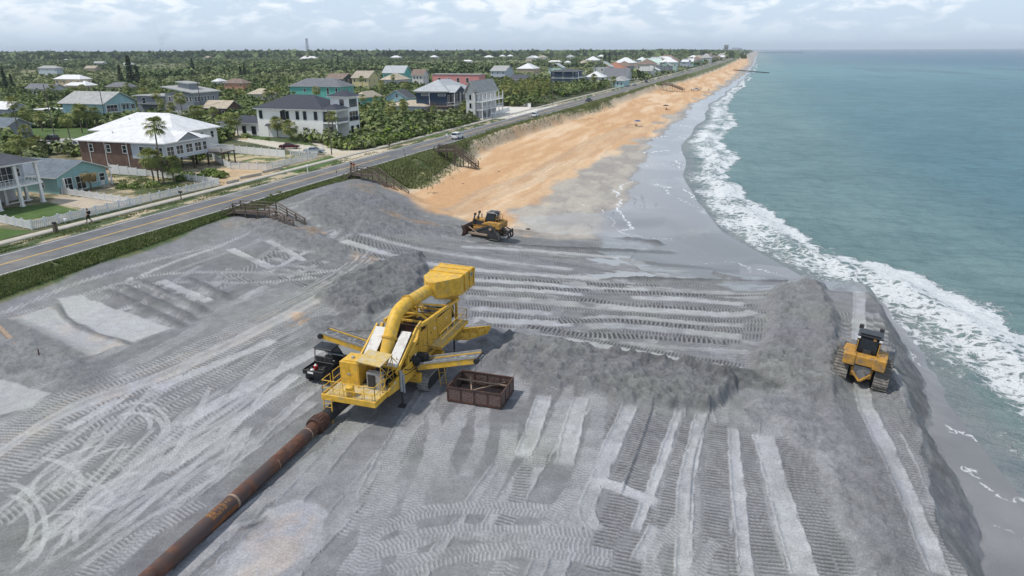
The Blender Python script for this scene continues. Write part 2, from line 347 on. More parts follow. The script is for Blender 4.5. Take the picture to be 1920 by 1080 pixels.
# -- berm strip on the right
stroke('C', [(1632,545),(1634,600),(1640,740),(1683,837),(1795,1085)], 1.1, tn=0.27)
stroke('C', [(1650,590),(1660,700),(1700,800),(1745,880),(1830,1085)], 1.2, tn=0.26, amp=1.2)
stroke('C', [(1595,600),(1598,737),(1635,837),(1715,1085)], 1.0, tn=0.27)
stroke('C', [(1584,600),(1580,737),(1612,837),(1690,1085)], 0.9, tn=0.26)
stroke('S', [(1612,545),(1611,600),(1618,740),(1660,837),(1700,930),(1765,1085)], 1.15, tn=0.385)
stroke('S', [(1665,600),(1700,690),(1735,790),(1750,840)], 0.4, tn=0.36)
stroke('S', [(1690,640),(1712,720),(1738,800)], 0.5, tn=0.36)
# -- near right: fan of passes
for pts, wd in [([(1347,790),(1340,1090)], 1.25), ([(1392,815),(1412,950),(1452,1090)], 1.3), ([(1467,815),(1495,930),(1556,1090)], 1.25), ([(1215,775),(1160,933),(1120,1080)], 1.4), ([(1252,768),(1205,930),(1170,1090)], 1.5), ([(1300,775),(1265,930),(1240,1090)], 1.3), ([(1165,765),(1100,900)], .9), ([(1500,830),(1545,960),(1600,1090)], 1.0), ([(1045,760),(1010,880)], 1.0)]:
    stroke('C', pts, wd, tn=0.255, amp=1.1)
for pts, wd in [([(1023,738),(1005,790),(980,862)], 1.15), ([(1090,742),(1075,800),(1057,875)], 1.25), ([(1182,758),(1150,830),(1115,905)], 1.15), ([(1275,768),(1235,880),(1190,1000)], 0.6), ([(1316,772),(1297,860),(1285,930),(1283,1090)], 0.95), ([(1374,800),(1380,880),(1388,960),(1400,1090)], 0.75), ([(1430,812),(1455,900),(1480,985),(1515,1090)], 1.35), ([(1130,880),(1100,960),(1130,1000)], 1.0), ([(1240,985),(1200,1060)], 1.2)]:
    stroke('S', pts, wd, tn=rnd.uniform(0.375, 0.42), soft=.16)
stroke('S', [(1090,900),(1150,912),(1240,948)], 0.8, tn=0.42)
stroke('R', [(1227,750),(1200,830),(1160,935)], 0.35, amp=0.18)
stroke('R', [(1335,760),(1300,860),(1290,1000)], 0.30, amp=0.13)
for pts, wd in [([(1072,722),(1040,800),(1003,880)], 1.0), ([(1128,720),(1110,840),(1050,960),(985,1050)], 1.2), ([(760,800),(730,880),(700,960),(690,1085)], 1.3), ([(820,800),(800,880),(770,960),(760,1085)], 1.1), ([(700,1000),(800,960),(930,952),(1040,960)], 1.2), ([(690,1040),(820,1000),(960,1000),(1120,1010)], 1.4), ([(720,1080),(860,1040),(1020,1030),(1160,1050)], 1.4), ([(810,770),(830,860),(850,905)], 0.9), ([(905,760),(900,830),(870,900)], 1.0), ([(960,790),(940,880),(900,950)], 1.2), ([(1220,1085),(1240,1020),(1290,960)], 1.0), ([(640,1085),(700,1000),(740,900)], 1.0), ([(1300,1085),(1330,1030),(1350,1010)], 0.8)]:
    stroke('T', pts, wd*.9, tn=0.325, per=0.235)
# -- left: haul road, loops of tyres, level panels
haul = [(-60,890),(120,770),(330,690),(560,575),(700,496)]
stroke('S', [(u, v+8) for u, v in haul], 2.0, tn=0.36, brown=0.08)
for o, wd, k in [(-26, .8, 'C'), (-14, .8, 'C'), (-4, .35, 'W'), (8, .5, 'W'), (18, .8, 'C'), (34, .9, 'C'), (52, .9, 'C'), (70, .8, 'C')]:
    stroke(k, [(u, v+o) for u, v in haul], wd, tn=0.31 if k == 'C' else 0.42, per=0.33, brown=0.12 if abs(o) < 20 else 0.0, amp=1.3)
for pts, wd in [([(283,733),(400,686),(520,637)], 1.1), ([(330,800),(470,725),(610,650)], 1.2), ([(230,745),(120,810)], 0.8), ([(560,700),(430,800),(300,890)], 1.0)]:
    stroke('S', pts, wd, tn=0.42)
for k in range(44):
    u0 = rnd.uniform(-20, 330); v0 = rnd.uniform(880, 1085); u1 = u0+rnd.uniform(150, 330); v1 = v0-rnd.uniform(120, 240)
    stroke('W', [(u0, v0), ((u0+u1)/2+rnd.uniform(-25, 25), (v0+v1)/2+rnd.uniform(-12, 12)), (u1, v1)], rnd.uniform(0.25, 0.45), tn=rnd.uniform(.36, .44))
def arc(cu, cv, ru, rv, a0, a1, wd=0.3, tn=0.46):
    stroke('W', [(cu+ru*math.cos(R_(a)), cv-rv*math.sin(R_(a))) for a in np.linspace(a0, a1, 7)], wd, tn=tn, amp=1.2)
for cu, cv, ru, rv, a0, a1 in [(255,800,60,45,-20,130),(262,806,44,32,-30,150),(250,795,32,22,-40,150),(0,985,60,60,-60,80),(-10,990,95,90,-50,75),(240,950,190,120,100,170),(270,960,180,125,95,165),(330,1060,220,170,110,170),(0,900,150,50,-40,60),(20,930,190,40,-30,60),(120,1090,90,130,60,140),(170,1100,110,150,70,150),(300,1000,160,120,100,190)]:
    arc(cu, cv, ru, rv, a0, a1)
# tyre tracks in the upper left
for pts in [[(60,590),(180,545),(300,515),(430,510),(560,515),(640,505)], [(120,600),(230,545),(330,530),(470,530),(600,520)], [(0,590),(150,530),(330,478),(430,455)]]:
    stroke('C', pts, 0.75, tn=0.34, per=0.33, amp=1.2)
for pts, wd in [([(430,466),(470,485),(512,503)], 1.0), ([(500,450),(535,468),(572,490)], .8), ([(300,525),(345,545),(395,567)], 1.0), ([(240,520),(290,545),(360,575)], 0.5)]:
    stroke('S', pts, wd, tn=0.40)
for pts in [[(200,545),(270,580),(345,612)], [(225,535),(300,570),(365,600)], [(255,525),(330,560),(390,585)], [(345,520),(400,545),(430,560)]]:
    stroke('R', pts, 1.4, amp=0.35, tn=0.21)
def panel(poly, tn, brown=0.0):
    Pp = [tuple(atg(u, v)[:2]) for u, v in poly]; X, Y = fx_, fy_
    d = polydist(X, Y, Pp)+(fbm(X/2, Y/2, 93, 3)-0.5)*0.9; k = ss(0, 0.4, d)
    tone[FM] = tone[FM]*(1-k)+(tn+0.09*(fbm(X/1.8, Y/1.8, 97, 4)-0.5))*k; hf[FM] *= 1-k; rgh[FM] *= 1-0.9*k
    tint[FM] = tint[FM]*(1-k)+brown*k*ss(0.4, 0.6, fbm(X/3, Y/3, 99, 3))
panel([(105,560),(160,552),(320,615),(250,642),(180,625),(120,590)], 0.42)
panel([(5,600),(98,572),(150,615),(245,645),(160,672),(60,625)], 0.40, 0.25)
panel([(-60,700),(30,715),(110,735),(60,765),(-60,800)], 0.40)
panel([(-60,650),(-10,628),(28,655),(45,668),(0,660)], 0.30, 0.8)
stroke('R', [(108,570),(125,600),(180,628),(245,645)], 0.8, amp=0.25, tn=0.24)
stroke('R', [(-20,600),(60,635),(150,690),(170,720)], 4.0, amp=0.45, tn=0.25)
# the basins' darker banks
clump([(0,632),(60,640),(160,690),(170,735),(110,735),(30,712),(-40,700),(-60,640)], 0.35, 0.27)
# brown pick-ups
def brown(poly, v=0.9):
    Pp = [tuple(atg(u, q)[:2]) for u, q in poly]; d = polydist(fx_, fy_, Pp)+(fbm(fx_, fy_, 101, 4)-0.5)*2.2
    tint[FM] = np.maximum(tint[FM], ss(0, 0.6, d)*v)
# -- loose sand
clump([(590,560),(640,520),(700,498),(760,478),(800,480),(812,510),(780,560),(700,590),(640,600)], 0.9, 0.225)
clump([(560,600),(640,590),(700,580),(720,620),(640,640),(560,640)], 0.4, 0.25)
clump([(950,628),(1010,640),(1090,655),(1180,676),(1290,690),(1370,715),(1385,752),(1330,772),(1230,765),(1130,752),(1060,735),(1000,722),(960,700),(940,665)], 1.0, 0.245, soft=0.8)
clump([(1120,655),(1250,675),(1400,690),(1500,700),(1480,735),(1380,730),(1250,700),(1150,680)], 0.35, 0.20)
clump([(900,600),(950,620),(955,690),(915,680),(880,640)], 0.45, 0.24)
clump([(1365,770),(1400,745),(1500,725),(1560,740),(1600,830),(1640,920),(1690,1085),(1610,1085),(1560,950),(1520,860),(1440,800),(1375,800)], 0.4, 0.285)
clump([(1420,560),(1480,530),(1545,535),(1580,620),(1590,720),(1570,760),(1480,745),(1400,690),(1420,640),(1440,600)], 0.85, 0.26)
stroke('R', [(1500,532),(1530,560),(1552,620),(1560,700),(1580,790),(1640,900),(1690,1085)], 3.0, amp=0.5, tn=0.25)
stroke('R', [(1570,545),(1600,530),(1640,560),(1668,620)], 1.6, amp=0.25, tn=0.24)
clump([(560,385),(620,352),(680,345),(730,372),(790,410),(850,425),(860,445),(780,440),(700,440),(640,440),(590,420)], 0.35, 0.25)
clump([(430,415),(560,400),(600,430),(660,470),(640,490),(560,470),(470,440)], 0.4, 0.26)
for pts, wd, a in [([(640,365),(700,400),(790,432),(880,447),(960,452)], 1.6, .4), ([(720,380),(790,408),(870,428)], 1.2, .35)]:
    stroke('R', pts, wd, amp=a, tn=0.22)
stroke('R', [(880,425),(960,433),(1100,440),(1180,447),(1250,459)], 1.6, amp=0.55, tn=0.155)
stroke('R', [(900,455),(1000,462),(1140,468),(1275,473)], 1.5, amp=0.3, tn=0.16)
stroke('R', [(1130,524),(1250,524),(1380,527),(1500,530)], 1.3, amp=0.45, tn=0.15)
stroke('C', [(960,440),(1080,450),(1200,458)], 0.9, tn=0.30, per=0.4)
brown([(540,585),(590,580),(592,602),(560,620),(540,610)]); brown([(550,430),(600,425),(620,440),(570,450)], .8); brown([(660,470),(715,480),(700,495),(650,490)], .5); brown([(700,392),(760,405),(850,425),(790,425),(720,405)], .8)
brown([(640,345),(700,345),(720,370),(690,370)], .45); brown([(400,420),(500,398),(560,405),(430,430)], .3)
brown([(460,990),(560,960),(580,1010),(480,1060)], .25); brown([(540,955),(600,950),(590,975)], .3)
for p in [[(1095,513),(1180,507),(1240,512),(1235,521),(1110,521)], [(1105,486),(1190,483),(1240,488),(1230,497),(1120,497)], [(1165,532),(1192,530),(1190,540),(1168,541)], [(1200,464),(1280,462),(1285,472),(1210,473)], [(1050,529),(1090,528),(1090,533),(1055,534)], [(1240,476),(1330,476),(1300,490),(1240,488)]]:
    wetpatch(p, 1.0, 0.34, soft=.4)
wetpatch([(1245,450),(1500,430),(1520,522),(1380,522),(1240,505),(1180,480)], 0.85, 0.225)
wetpatch([(960,405),(1150,395),(1260,452),(1180,447),(1000,436)], 0.8, 0.25)
# crater beside the pipe
q = atg(480, 975); dd = np.hypot(GX-q[0], (GY-q[1])); hm += -0.28*np.exp(-(dd/0.62)**2)+0.06*np.exp(-((dd-0.95)/0.25)**2); tone -= 0.10*np.exp(-(dd/0.5)**2)
panel([(480,950),(560,930),(620,960),(600,1030),(520,1085),(420,1085),(440,1020),(500,990)], 0.385, 0.3)
# ---- assemble
bank = ss(3.2, 2.2, fill_d)*(fill_d > 0)*(GX > 8)*(GY < 84); tone = tone*(1-bank)+(0.235+0.09*(fbm(GX/1.2, GY*1.5, 119, 3)-.5))*bank; hf = hf*(1-bank)+bank*(fbm(GX/2.5, GY*1.3, 120, 3)-.5)*.25; rgh = np.maximum(rgh, bank*.6)  # bank face toned darker: shade of the slope painted in, plus wetter sand
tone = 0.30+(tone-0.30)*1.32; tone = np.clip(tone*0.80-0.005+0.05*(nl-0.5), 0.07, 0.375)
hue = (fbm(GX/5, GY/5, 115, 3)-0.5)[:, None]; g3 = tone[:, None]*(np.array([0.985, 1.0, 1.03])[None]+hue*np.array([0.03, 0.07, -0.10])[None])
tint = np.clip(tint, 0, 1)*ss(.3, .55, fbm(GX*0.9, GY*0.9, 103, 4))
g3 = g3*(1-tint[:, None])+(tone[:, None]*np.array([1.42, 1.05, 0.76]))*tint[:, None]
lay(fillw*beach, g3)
lay(*VERGE)
fw = fillw*beach*ss(-0.3, 0.8, np.where(GY < 84, fill_d, 5))
# sand slides on the berm face, wet toe
toe = ss(1.2, -0.2, fill_d)*(GX > 2)*(GY < 92)*beach
lay(toe*0.8, wsand*0.9); wet = np.maximum(wet*np.where(fillw > .5, ss(0.6, -0.4, fill_d)*(GX > 0)*(GY < 92)+(GY > 76)*1.0 > 0, 1), toe*0.8)
hz = zb+fw*(hf+hm)
hz += np.where(beach & (fillw < .5) & (GX < S_-4), (fbm(GX/1.5, GY/2.5, 107, 4)-0.5)*0.25*(1-wetz), 0)
hz += np.where(dune, (nz-0.5)*0.8, 0)
# swash lines left on the wet sand
def wpoly(px): return [tuple(at(u, v, SEA)[:2]) for u, v in px]
for px_, wd, v in [([(1185,345),(1160,355),(1158,395),(1180,430),(1165,440)], 1.1, .5), ([(1222,262),(1258,256),(1300,263)], .7, .55), ([(1205,290),(1262,283),(1312,293)], .8, .6), ([(1236,240),(1280,236),(1306,241)], .8, .5), ([(1190,316),(1250,308),(1310,326)], .8, .5), ([(1225,350),(1280,356),(1325,385)], 1.0, .6), ([(1262,300),(1290,318),(1320,350)], 1.0, .55), ([(1255,222),(1290,219),(1312,224)], .8, .5), ([(1200,340),(1230,346),(1262,372),(1330,402)], .7, .4), ([(1100,395),(1130,400),(1160,440),(1250,450)], .8, .35), ([(1230,440),(1260,455),(1330,480),(1300,500)], 1.6, .2), ([(1380,500),(1420,505),(1460,515)], 2.0, .35), ([(1300,500),(1360,490),(1400,510)], 1.0, .3),
                   ([(1770,730),(1830,742),(1870,775),(1920,790)], .8, .35), ([(1700,660),(1740,690),(1800,700),(1860,720)], .8, .3), ([(1780,810),(1830,820),(1880,860),(1930,880)], .9, .36), ([(1820,890),(1860,925),(1925,945)], .9, .34), ([(1835,980),(1880,990),(1925,1010)], .6, .25)]:
    P = wpoly(px_); m = (GX > min(p[0] for p in P)-4) & (GX < max(p[0] for p in P)+4) & (GY > min(p[1] for p in P)-4) & (GY < max(p[1] for p in P)+4)
    i = np.where(m)[0]; d, al, s3 = pdist(GX[i]+(fbm(GX[i]/2, GY[i]/2, 5, 3)-.5)*3, GY[i]+(fbm(GX[i]/2, GY[i]/2, 15, 3)-.5)*3, P)
    foam[i] = np.maximum(foam[i], v*.42*np.exp(-(d/wd)**2)+v*.62*np.exp(-(d/(.12+wd*.10))**2))
# roadside: concrete walk, dirt shoulder, curbs are separate sheets; ground colour bands here
rs = RD-GX
sh = (ss(3.9, 4.6, rs+(nf-.5)*.6)*ss(8.4, 7.6, rs)); lay(sh*(GX < RD), mixc((0.40, 0.33, 0.23), (0.06, 0.09, 0.03), ss(0.42, 0.52, fbm(GX/1.5, GY/4, 109, 4)+0.06*np.sin(rs*1.8-6))))
rs2 = GX-RD; lay(ss(3.9, 4.3, rs2)*ss(5.4, 4.6, rs2+(nf-.5))*(GX > RD), (0.42, 0.37, 0.28))
zr = (np.abs(GX-RD) < 10.5)
hz = np.where(zr & (GX < RD+4.6), np.minimum(hz, 0)*0-0.02, hz)
# ---- yards (lawn, sand, paving) inland
LI = np.where((GX < RD-4) & (GX > -330) & (GY > 20) & (GY < 620))[0]
def yard(px_, c, c2=None, soft=.5, jit=1.2, z=0.0):
    P = [tuple(at(u, v, z)[:2]) for u, v in px_]; X, Y = GX[LI], GY[LI]
    d = polydist(X, Y, P)+(fbm(X/1.7, Y/1.7, 111, 3)-.5)*jit; k = ss(0, soft, d)[:, None]
    cc = mixc(c, c2 if c2 else c, ss(.4, .6, fbm(X/2.2, Y/2.2, 113, 4)))
    A[LI] = A[LI]*(1-k)+cc*k
LAWN, LAWN2, SANDY, SCR = (0.055, 0.105, 0.018), (0.075, 0.125, 0.03), (0.46, 0.36, 0.23), (0.11, 0.12, 0.05)
yard([(-60,330),(160,268),(330,300),(470,290),(640,290),(430,345),(200,395),(-60,460)], (0.14,.13,.07), (0.36,.30,.2))
yard([(-40,395),(95,380),(158,395),(60,413),(-40,420)], LAWN, LAWN2, jit=.2); yard([(-40,424),(68,432),(-40,462)], LAWN, LAWN2, jit=.2)
yard([(138,374),(180,373),(210,380),(196,386)], LAWN, LAWN2, jit=.2)
yard([(90,380),(110,368),(260,372),(240,385),(170,395),(120,385)], (.45,.38,.29), (.40,.34,.27), jit=.2)
yard([(178,330),(220,322),(280,320),(430,345),(255,366),(215,352)], (.07,.09,.03), (.40,.33,.2))
yard([(135,322),(215,330),(210,352),(150,350)], (.42,.34,.26), jit=.2)
yard([(20,262),(205,258),(220,275),(60,268)], (.40,.39,.37), jit=.2); yard([(40,240),(250,236),(215,256),(20,262)], LAWN, LAWN2)
yard([(10,268),(95,272),(110,292),(30,285)], LAWN2, SCR)
yard([(405,318),(460,305),(545,315),(420,350),(365,330)], (.50,.38,.24), (.42,.30,.18))
yard([(400,292),(500,283),(570,292),(500,305),(420,300)], (.10,.13,.04), (.45,.37,.24))
yard([(435,262),(480,258),(600,268),(640,282),(690,282),(700,290),(650,292),(560,286),(470,268)], (.52,.48,.40), jit=.3)
yard([(520,318),(640,287),(660,298),(560,326)], LAWN, LAWN2, jit=.4)
yard([(610,286),(700,280),(800,278),(720,300),(640,305)], (.50,.43,.33), jit=1)
yard([(880,203),(930,190),(1010,203),(1045,196),(1060,208),(960,222),(900,224)], (.60,.57,.52), jit=.3)
yard([(668,275),(720,278),(830,255),(845,240),(790,250),(700,265)], LAWN2, SCR)
yard([(1130,165),(1200,150),(1290,136),(1280,130),(1180,142),(1120,155)], (.42,.40,.34), LAWN2)
yard([(440,235),(520,238),(600,275),(480,262),(440,255)], LAWN, (.06,.08,.03))
yard([(400,245),(440,240),(470,262),(430,262)], (.10,.12,.04), SANDY)
# ---- the meshes
def mesh_obj(name, V, Fc, mats, parent=None, smooth=False, mi=None, loc=None):
    me = bpy.data.meshes.new(name); V = np.asarray(V, np.float32); Fc = np.asarray(Fc, np.int32)
    me.vertices.add(len(V)); me.vertices.foreach_set('co', V.ravel())
    k = Fc.shape[1]; me.loops.add(Fc.size); me.loops.foreach_set('vertex_index', Fc.ravel())
    me.polygons.add(len(Fc)); me.polygons.foreach_set('loop_start', np.arange(0, Fc.size, k, dtype=np.int32))
    me.polygons.foreach_set('loop_total', np.full(len(Fc), k, np.int32))
    if smooth: me.polygons.foreach_set('use_smooth', np.ones(len(Fc), bool))
    for m in (mats if isinstance(mats, (list, tuple)) else [mats]): me.materials.append(m)
    if mi is not None: me.polygons.foreach_set('material_index', np.asarray(mi, np.int32))
    me.update(calc_edges=True)
    o = bpy.data.objects.new(name, me); C.collection.objects.link(o)
    if parent: o.parent = parent
    if loc is not None: o.location = loc
    return o
def new_mat(name):
    m = bpy.data.materials.new(name); m.use_nodes = True; nt = m.node_tree; nt.nodes.clear()
    o = nt.nodes.new('ShaderNodeOutputMaterial'); b = nt.nodes.new('ShaderNodeBsdfPrincipled'); nt.links.new(b.outputs[0], o.inputs[0])
    return m, nt, b
class NT:       # terse node maths
    def __init__(s, nt): s.nt = nt
    def n(s, t, ins={}, links={}, **k):
        x = s.nt.nodes.new(t)
        for a, b in k.items(): setattr(x, a, b)
        for i, v in ins.items(): x.inputs[i].default_value = v
        for i, v in links.items(): s.nt.links.new(v, x.inputs[i])
        return x
    def m(s, op, *a, clamp=False):
        x = s.nt.nodes.new('ShaderNodeMath'); x.operation = op; x.use_clamp = clamp
        for i, v in enumerate(a):
            if isinstance(v, (int, float)): x.inputs[i].default_value = v
            else: s.nt.links.new(v, x.inputs[i])
        return x.outputs[0]
    def rng(s, v, a, b, c=0., d=1.):
        x = s.n('ShaderNodeMapRange', {1: a, 2: b, 3: c, 4: d}, {0: v}, interpolation_type='SMOOTHSTEP'); return x.outputs[0]
    def mix(s, f, a, b, mode='MIX'):
        x = s.nt.nodes.new('ShaderNodeMix'); x.data_type = 'RGBA'; x.blend_type = mode
        for i, v in ((0, f), (6, a), (7, b)):
            if isinstance(v, (int, float)): x.inputs[i].default_value = v
            elif isinstance(v, tuple): x.inputs[i].default_value = v if len(v) == 4 else v+(1,)
            else: s.nt.links.new(v, x.inputs[i])
        return x.outputs[2]
    def noise(s, scale, vec=None, det=4., rough=.55, dist=0.):
        x = s.n('ShaderNodeTexNoise', {'Scale': scale, 'Detail': det, 'Roughness': rough, 'Distortion': dist})
        if vec is not None: s.nt.links.new(vec, x.inputs['Vector'])
        return x.outputs[0]
# sand and soil
mg, nt, b = new_mat('sand_and_soil'); N = NT(nt)
at_ = lambda nm: N.n('ShaderNodeAttribute', attribute_name=nm)
ca = at_('albedo').outputs['Color']; wa = at_('wet').outputs['Fac']; fa = at_('swash').outputs['Fac']; ra = at_('grit').outputs['Fac']
gm = N.n('ShaderNodeNewGeometry').outputs['Position']
g1 = N.noise(9.0, gm, 5, .65); g2 = N.noise(1.3, gm, 4, .6)
v1 = N.rng(g1, .3, .7, .80, 1.18); v2 = N.rng(g2, .3, .7, .92, 1.08)
vv = N.m('MULTIPLY', v1, v2); dry = N.m('SUBTRACT', 1.0, N.m('MULTIPLY', wa, .85)); vv = N.m('ADD', N.m('MULTIPLY', vv, dry), N.m('SUBTRACT', 1.0, dry))
sc = N.n('ShaderNodeVectorMath', operation='SCALE', links={0: ca, 3: vv}) if False else None
sc = nt.nodes.new('ShaderNodeVectorMath'); sc.operation = 'SCALE'; nt.links.new(ca, sc.inputs[0]); nt.links.new(vv, sc.inputs['Scale'])
vor = N.n('ShaderNodeTexVoronoi', {'Scale': 1.5}, feature='DISTANCE_TO_EDGE')
wv = N.n('ShaderNodeVectorMath', operation='MULTIPLY_ADD'); nz_ = N.n('ShaderNodeTexNoise', {'Scale': 1.1, 'Detail': 3.})
nt.links.new(gm, nz_.inputs['Vector']); nt.links.new(nz_.outputs['Color'], wv.inputs[0]); wv.inputs[1].default_value = (1.2, 1.2, 0); nt.links.new(gm, wv.inputs[2]); nt.links.new(wv.outputs[0], vor.inputs['Vector'])
lace = N.rng(N.m('SUBTRACT', fa, N.m('ADD', .12, N.m('MULTIPLY', vor.outputs['Distance'], .9))), 0.0, 0.25)
cf = N.mix(N.m('MULTIPLY', lace, .9), sc.outputs[0], (.62, .64, .66))
nt.links.new(cf, b.inputs['Base Color'])
rr = N.rng(wa, 0.2, 1.0, .95, .16); nt.links.new(N.m('ADD', rr, N.m('MULTIPLY', lace, .5), clamp=True), b.inputs['Roughness'])
b.inputs['Specular IOR Level'].default_value = .4
b1 = N.n('ShaderNodeBump', {'Distance': .05}); hn = N.m('ADD', N.noise(14., gm, 4, .7), N.m('MULTIPLY', N.m('MULTIPLY', N.noise(4.5, gm, 4, .7), ra), 2.2))
nt.links.new(hn, b1.inputs['Height']); nt.links.new(N.m('MULTIPLY', N.m('ADD', .25, ra), dry), b1.inputs['Strength']); nt.links.new(b1.outputs[0], b.inputs['Normal'])
idx = np.arange(NR*NA).reshape(NR, NA)
q4 = np.stack([idx[:-1, :-1], idx[1:, :-1], idx[1:, 1:], idx[:-1, 1:]], -1).reshape(-1, 4)[:, ::-1]
wrap = np.stack([idx[:-1, -1], idx[1:, -1], idx[1:, 0], idx[:-1, 0]], -1)[:, ::-1]
q4 = np.r_[q4, wrap]
V = np.c_[GX, GY, hz]
fc = V[q4].mean(1); isb = fc[:, 0] > xr(fc[:, 1])+3.0
def tag(o, label=None, cat=None, group=None, kind=None):
    if label: o['label'] = label
    if cat: o['category'] = cat
    if group: o['group'] = group
    if kind: o['kind'] = kind
    return o
def grid_part(name, sel):
    f = q4[sel]; used = np.zeros(len(V), bool); used[f.ravel()] = True
    mp = np.cumsum(used)-1; o = mesh_obj(name, V[used], mp[f], mg, smooth=True); me = o.data
    for nm, arr in (('wet', wet), ('swash', foam), ('grit', rgh)):
        a = me.attributes.new(nm, 'FLOAT', 'POINT'); a.data.foreach_set('value', np.clip(arr[used], 0, 1).astype(np.float32))
    a = me.attributes.new('albedo', 'FLOAT_COLOR', 'POINT'); a.data.foreach_set('color', np.c_[np.clip(A[used], 0.01, .9), np.ones(used.sum())].astype(np.float32).ravel())
    return o
keep = fc[:, 0] < xs(fc[:, 1])+120
tag(grid_part('beach', isb & keep), 'grey pumped sand graded by dozers with orange natural beach beyond', kind='structure')
tag(grid_part('ground', ~isb), 'sandy scrubby ground inland of the coast road', kind='structure')
# ---- sea
DEPS = np.r_[np.arange(60, 40, -1.0), np.arange(40, 3.0, -0.085), np.arange(3.0, 0.9, -0.05), np.geomspace(0.9, 0.030, 50)]
AZS = R_(1)*np.r_[np.arange(-60, -36, 2.), np.arange(-36, 47.01, .085), np.arange(49, 180, 3.)]-R_(YAW)
RS = 27/np.tan(R_(1)*DEPS); sx = (np.sin(AZS)[None]*RS[:, None]); sy = (np.cos(AZS)[None]*RS[:, None]); n1_, n2_ = sx.shape
sx = sx.ravel(); sy = sy.ravel(); ds = sx-xs(sy)
OUT = wpoly([(1396,150),(1362,200),(1385,232),(1345,262),(1380,292),(1352,322),(1385,360),(1440,415),(1520,470),(1640,505),(1760,560),(1880,640),(1925,690),(2050,760)])
oy = [p[1] for p in OUT][::-1]; ox = [p[0] for p in OUT][::-1]
xo = np.interp(sy, [-50]+oy, [32]+ox)+2.2*ss(140, 110, sy)+(fbm(sx/4, sy/4, 201, 4)-.5)*5
# near the berm the wash runs up to the toe
t_ = ds/np.maximum(xo-xs(sy), 1.0)
core = np.interp(sy, [20, 48, 66, 80, 95, 120, 150, 190, 230, 300, 400, 700, 1500], [.65, .68, .66, .58, .52, .55, .6, .55, .45, .4, .4, .4, .4])
sg_ = np.interp(sy, [50, 100, 135, 168, 205, 300], [.66, .60, .45, .22, .32, .28]); inten = np.exp(-((t_-core)/sg_)**2)*0.40+0.26*np.exp(-((t_-core-.42)/.13)**2)+0.44*ss(-.1, .1, t_)*ss(1.5, .8, t_)+.25*np.exp(-((t_-.98)/.12)**2)
nearm = ss(75, 55, sy)*ss(.62, .2, t_); inten *= 1-0.45*nearm
inten *= ss(1.7, 1.0, t_)
inten *= 0.45+0.95*fbm(sx/4+3, sy/7, 205, 4)
# a few far breaker lines
for x0, y0, y1, a_ in [(6, 520, 800, .8), (-5, 360, 470, .7), (2, 250, 330, .35), (22, 900, 1500, .7)]:
    inten = np.maximum(inten, a_*np.exp(-((ds-3-4*fbm(sx/30, sy/30, 207, 2))/2.2)**2)*ss(y0-30, y0+30, sy)*ss(y1+30, y1-30, sy))
inten = np.maximum(inten, .5*np.exp(-((ds-1.0)/1.6)**2)*ss(420, 480, sy))
wz = 0
rw = np.random.RandomState(5)
for k in range(26):
    wl = rw.uniform(1.6, 14); a = rw.normal(math.pi+.05, .55); am = 0.0075*min(wl, 6)**.8; ph = rw.uniform(0, 7)
    wz = wz+am*np.sin((sx*math.cos(a)+sy*math.sin(a))*2*math.pi/wl+ph+2.2*fbm(sx/14, sy/14, 211+k, 2))
r_s = np.hypot(sx, sy)
wz = wz*ss(900, 150, r_s)*ss(-1, 5, ds)*(0.6+0.8*fbm(sx/20, sy/20, 240, 2))
brk = 0.55*np.exp(-((t_-core-.1)/.20)**2)*(sy > 40)*ss(400, 200, sy)*ss(-.5, 1, ds)
wz = wz+brk*(0.5+fbm(sx/3, sy/8, 251, 3))
wz = wz+np.where(inten > .3, (fbm(sx*1.2, sy*1.2, 255, 3)-.5)*.22*inten, 0)
wz = np.where(ds < 0, 0.02, wz); zs = SEA+wz
band = fbm(sx/60+sy/500, sy/260, 221, 4)
cd_ = ss(0, 130, ds)
green = np.array([0.17, 0.27, 0.27]); teal = np.array([0.085, 0.20, 0.245]); blue = np.array([0.045, 0.145, 0.235]); milk = np.array([0.19, 0.26, 0.25])
cc = mixc(milk, green, ss(-1, 14, ds+6*(band-.5)))
k = ss(12, 75, ds+60*(band-.5)); cc = cc*(1-k[:, None])+teal*k[:, None]
k = ss(70, 420, ds+260*(band-.5))*ss(60, 700, r_s); cc = cc*(1-k[:, None])+blue*k[:, None]
farm = np.exp(-((sy-430)/130)**2)*ss(180, 20, ds)*.35; cc = cc*(1-farm[:, None])+np.array([.16, .30, .31])*farm[:, None]; B_ = (.62*np.exp(-((np.log(r_s)-math.log(1000))/.42)**2)*ss(.38, .6, band+.1))[:, None]; cc = cc*(1-B_)+np.array([.15, .32, .34])*B_
shal = ss(4.0, 0.0, ds+(fbm(sx/2, sy/2, 231, 3)-.5)*1.2)
cc = cc*(1-shal[:, None]*.85)+np.array([.25, .26, .27])*shal[:, None]*.85
gi = np.arange(n1_*n2_).reshape(n1_, n2_); qs = np.stack([gi[:-1, :-1], gi[1:, :-1], gi[1:, 1:], gi[:-1, 1:]], -1).reshape(-1, 4)[:, ::-1]
SV = np.c_[sx, sy, zs]; fcx = SV[qs].mean(1)
qs = qs[(fcx[:, 0] > xs(fcx[:, 1])-14)]
used = np.zeros(len(SV), bool); used[qs.ravel()] = True; mp = np.cumsum(used)-1
mw, nt, b = new_mat('sea_water'); N = NT(nt)
ca = N.n('ShaderNodeAttribute', attribute_name='albedo').outputs['Color']; fo = N.n('ShaderNodeAttribute', attribute_name='foam').outputs['Fac']
gp = N.n('ShaderNodeNewGeometry').outputs['Position']
wn = N.n('ShaderNodeTexNoise', {'Scale': .45, 'Detail': 3.}, {'Vector': gp})
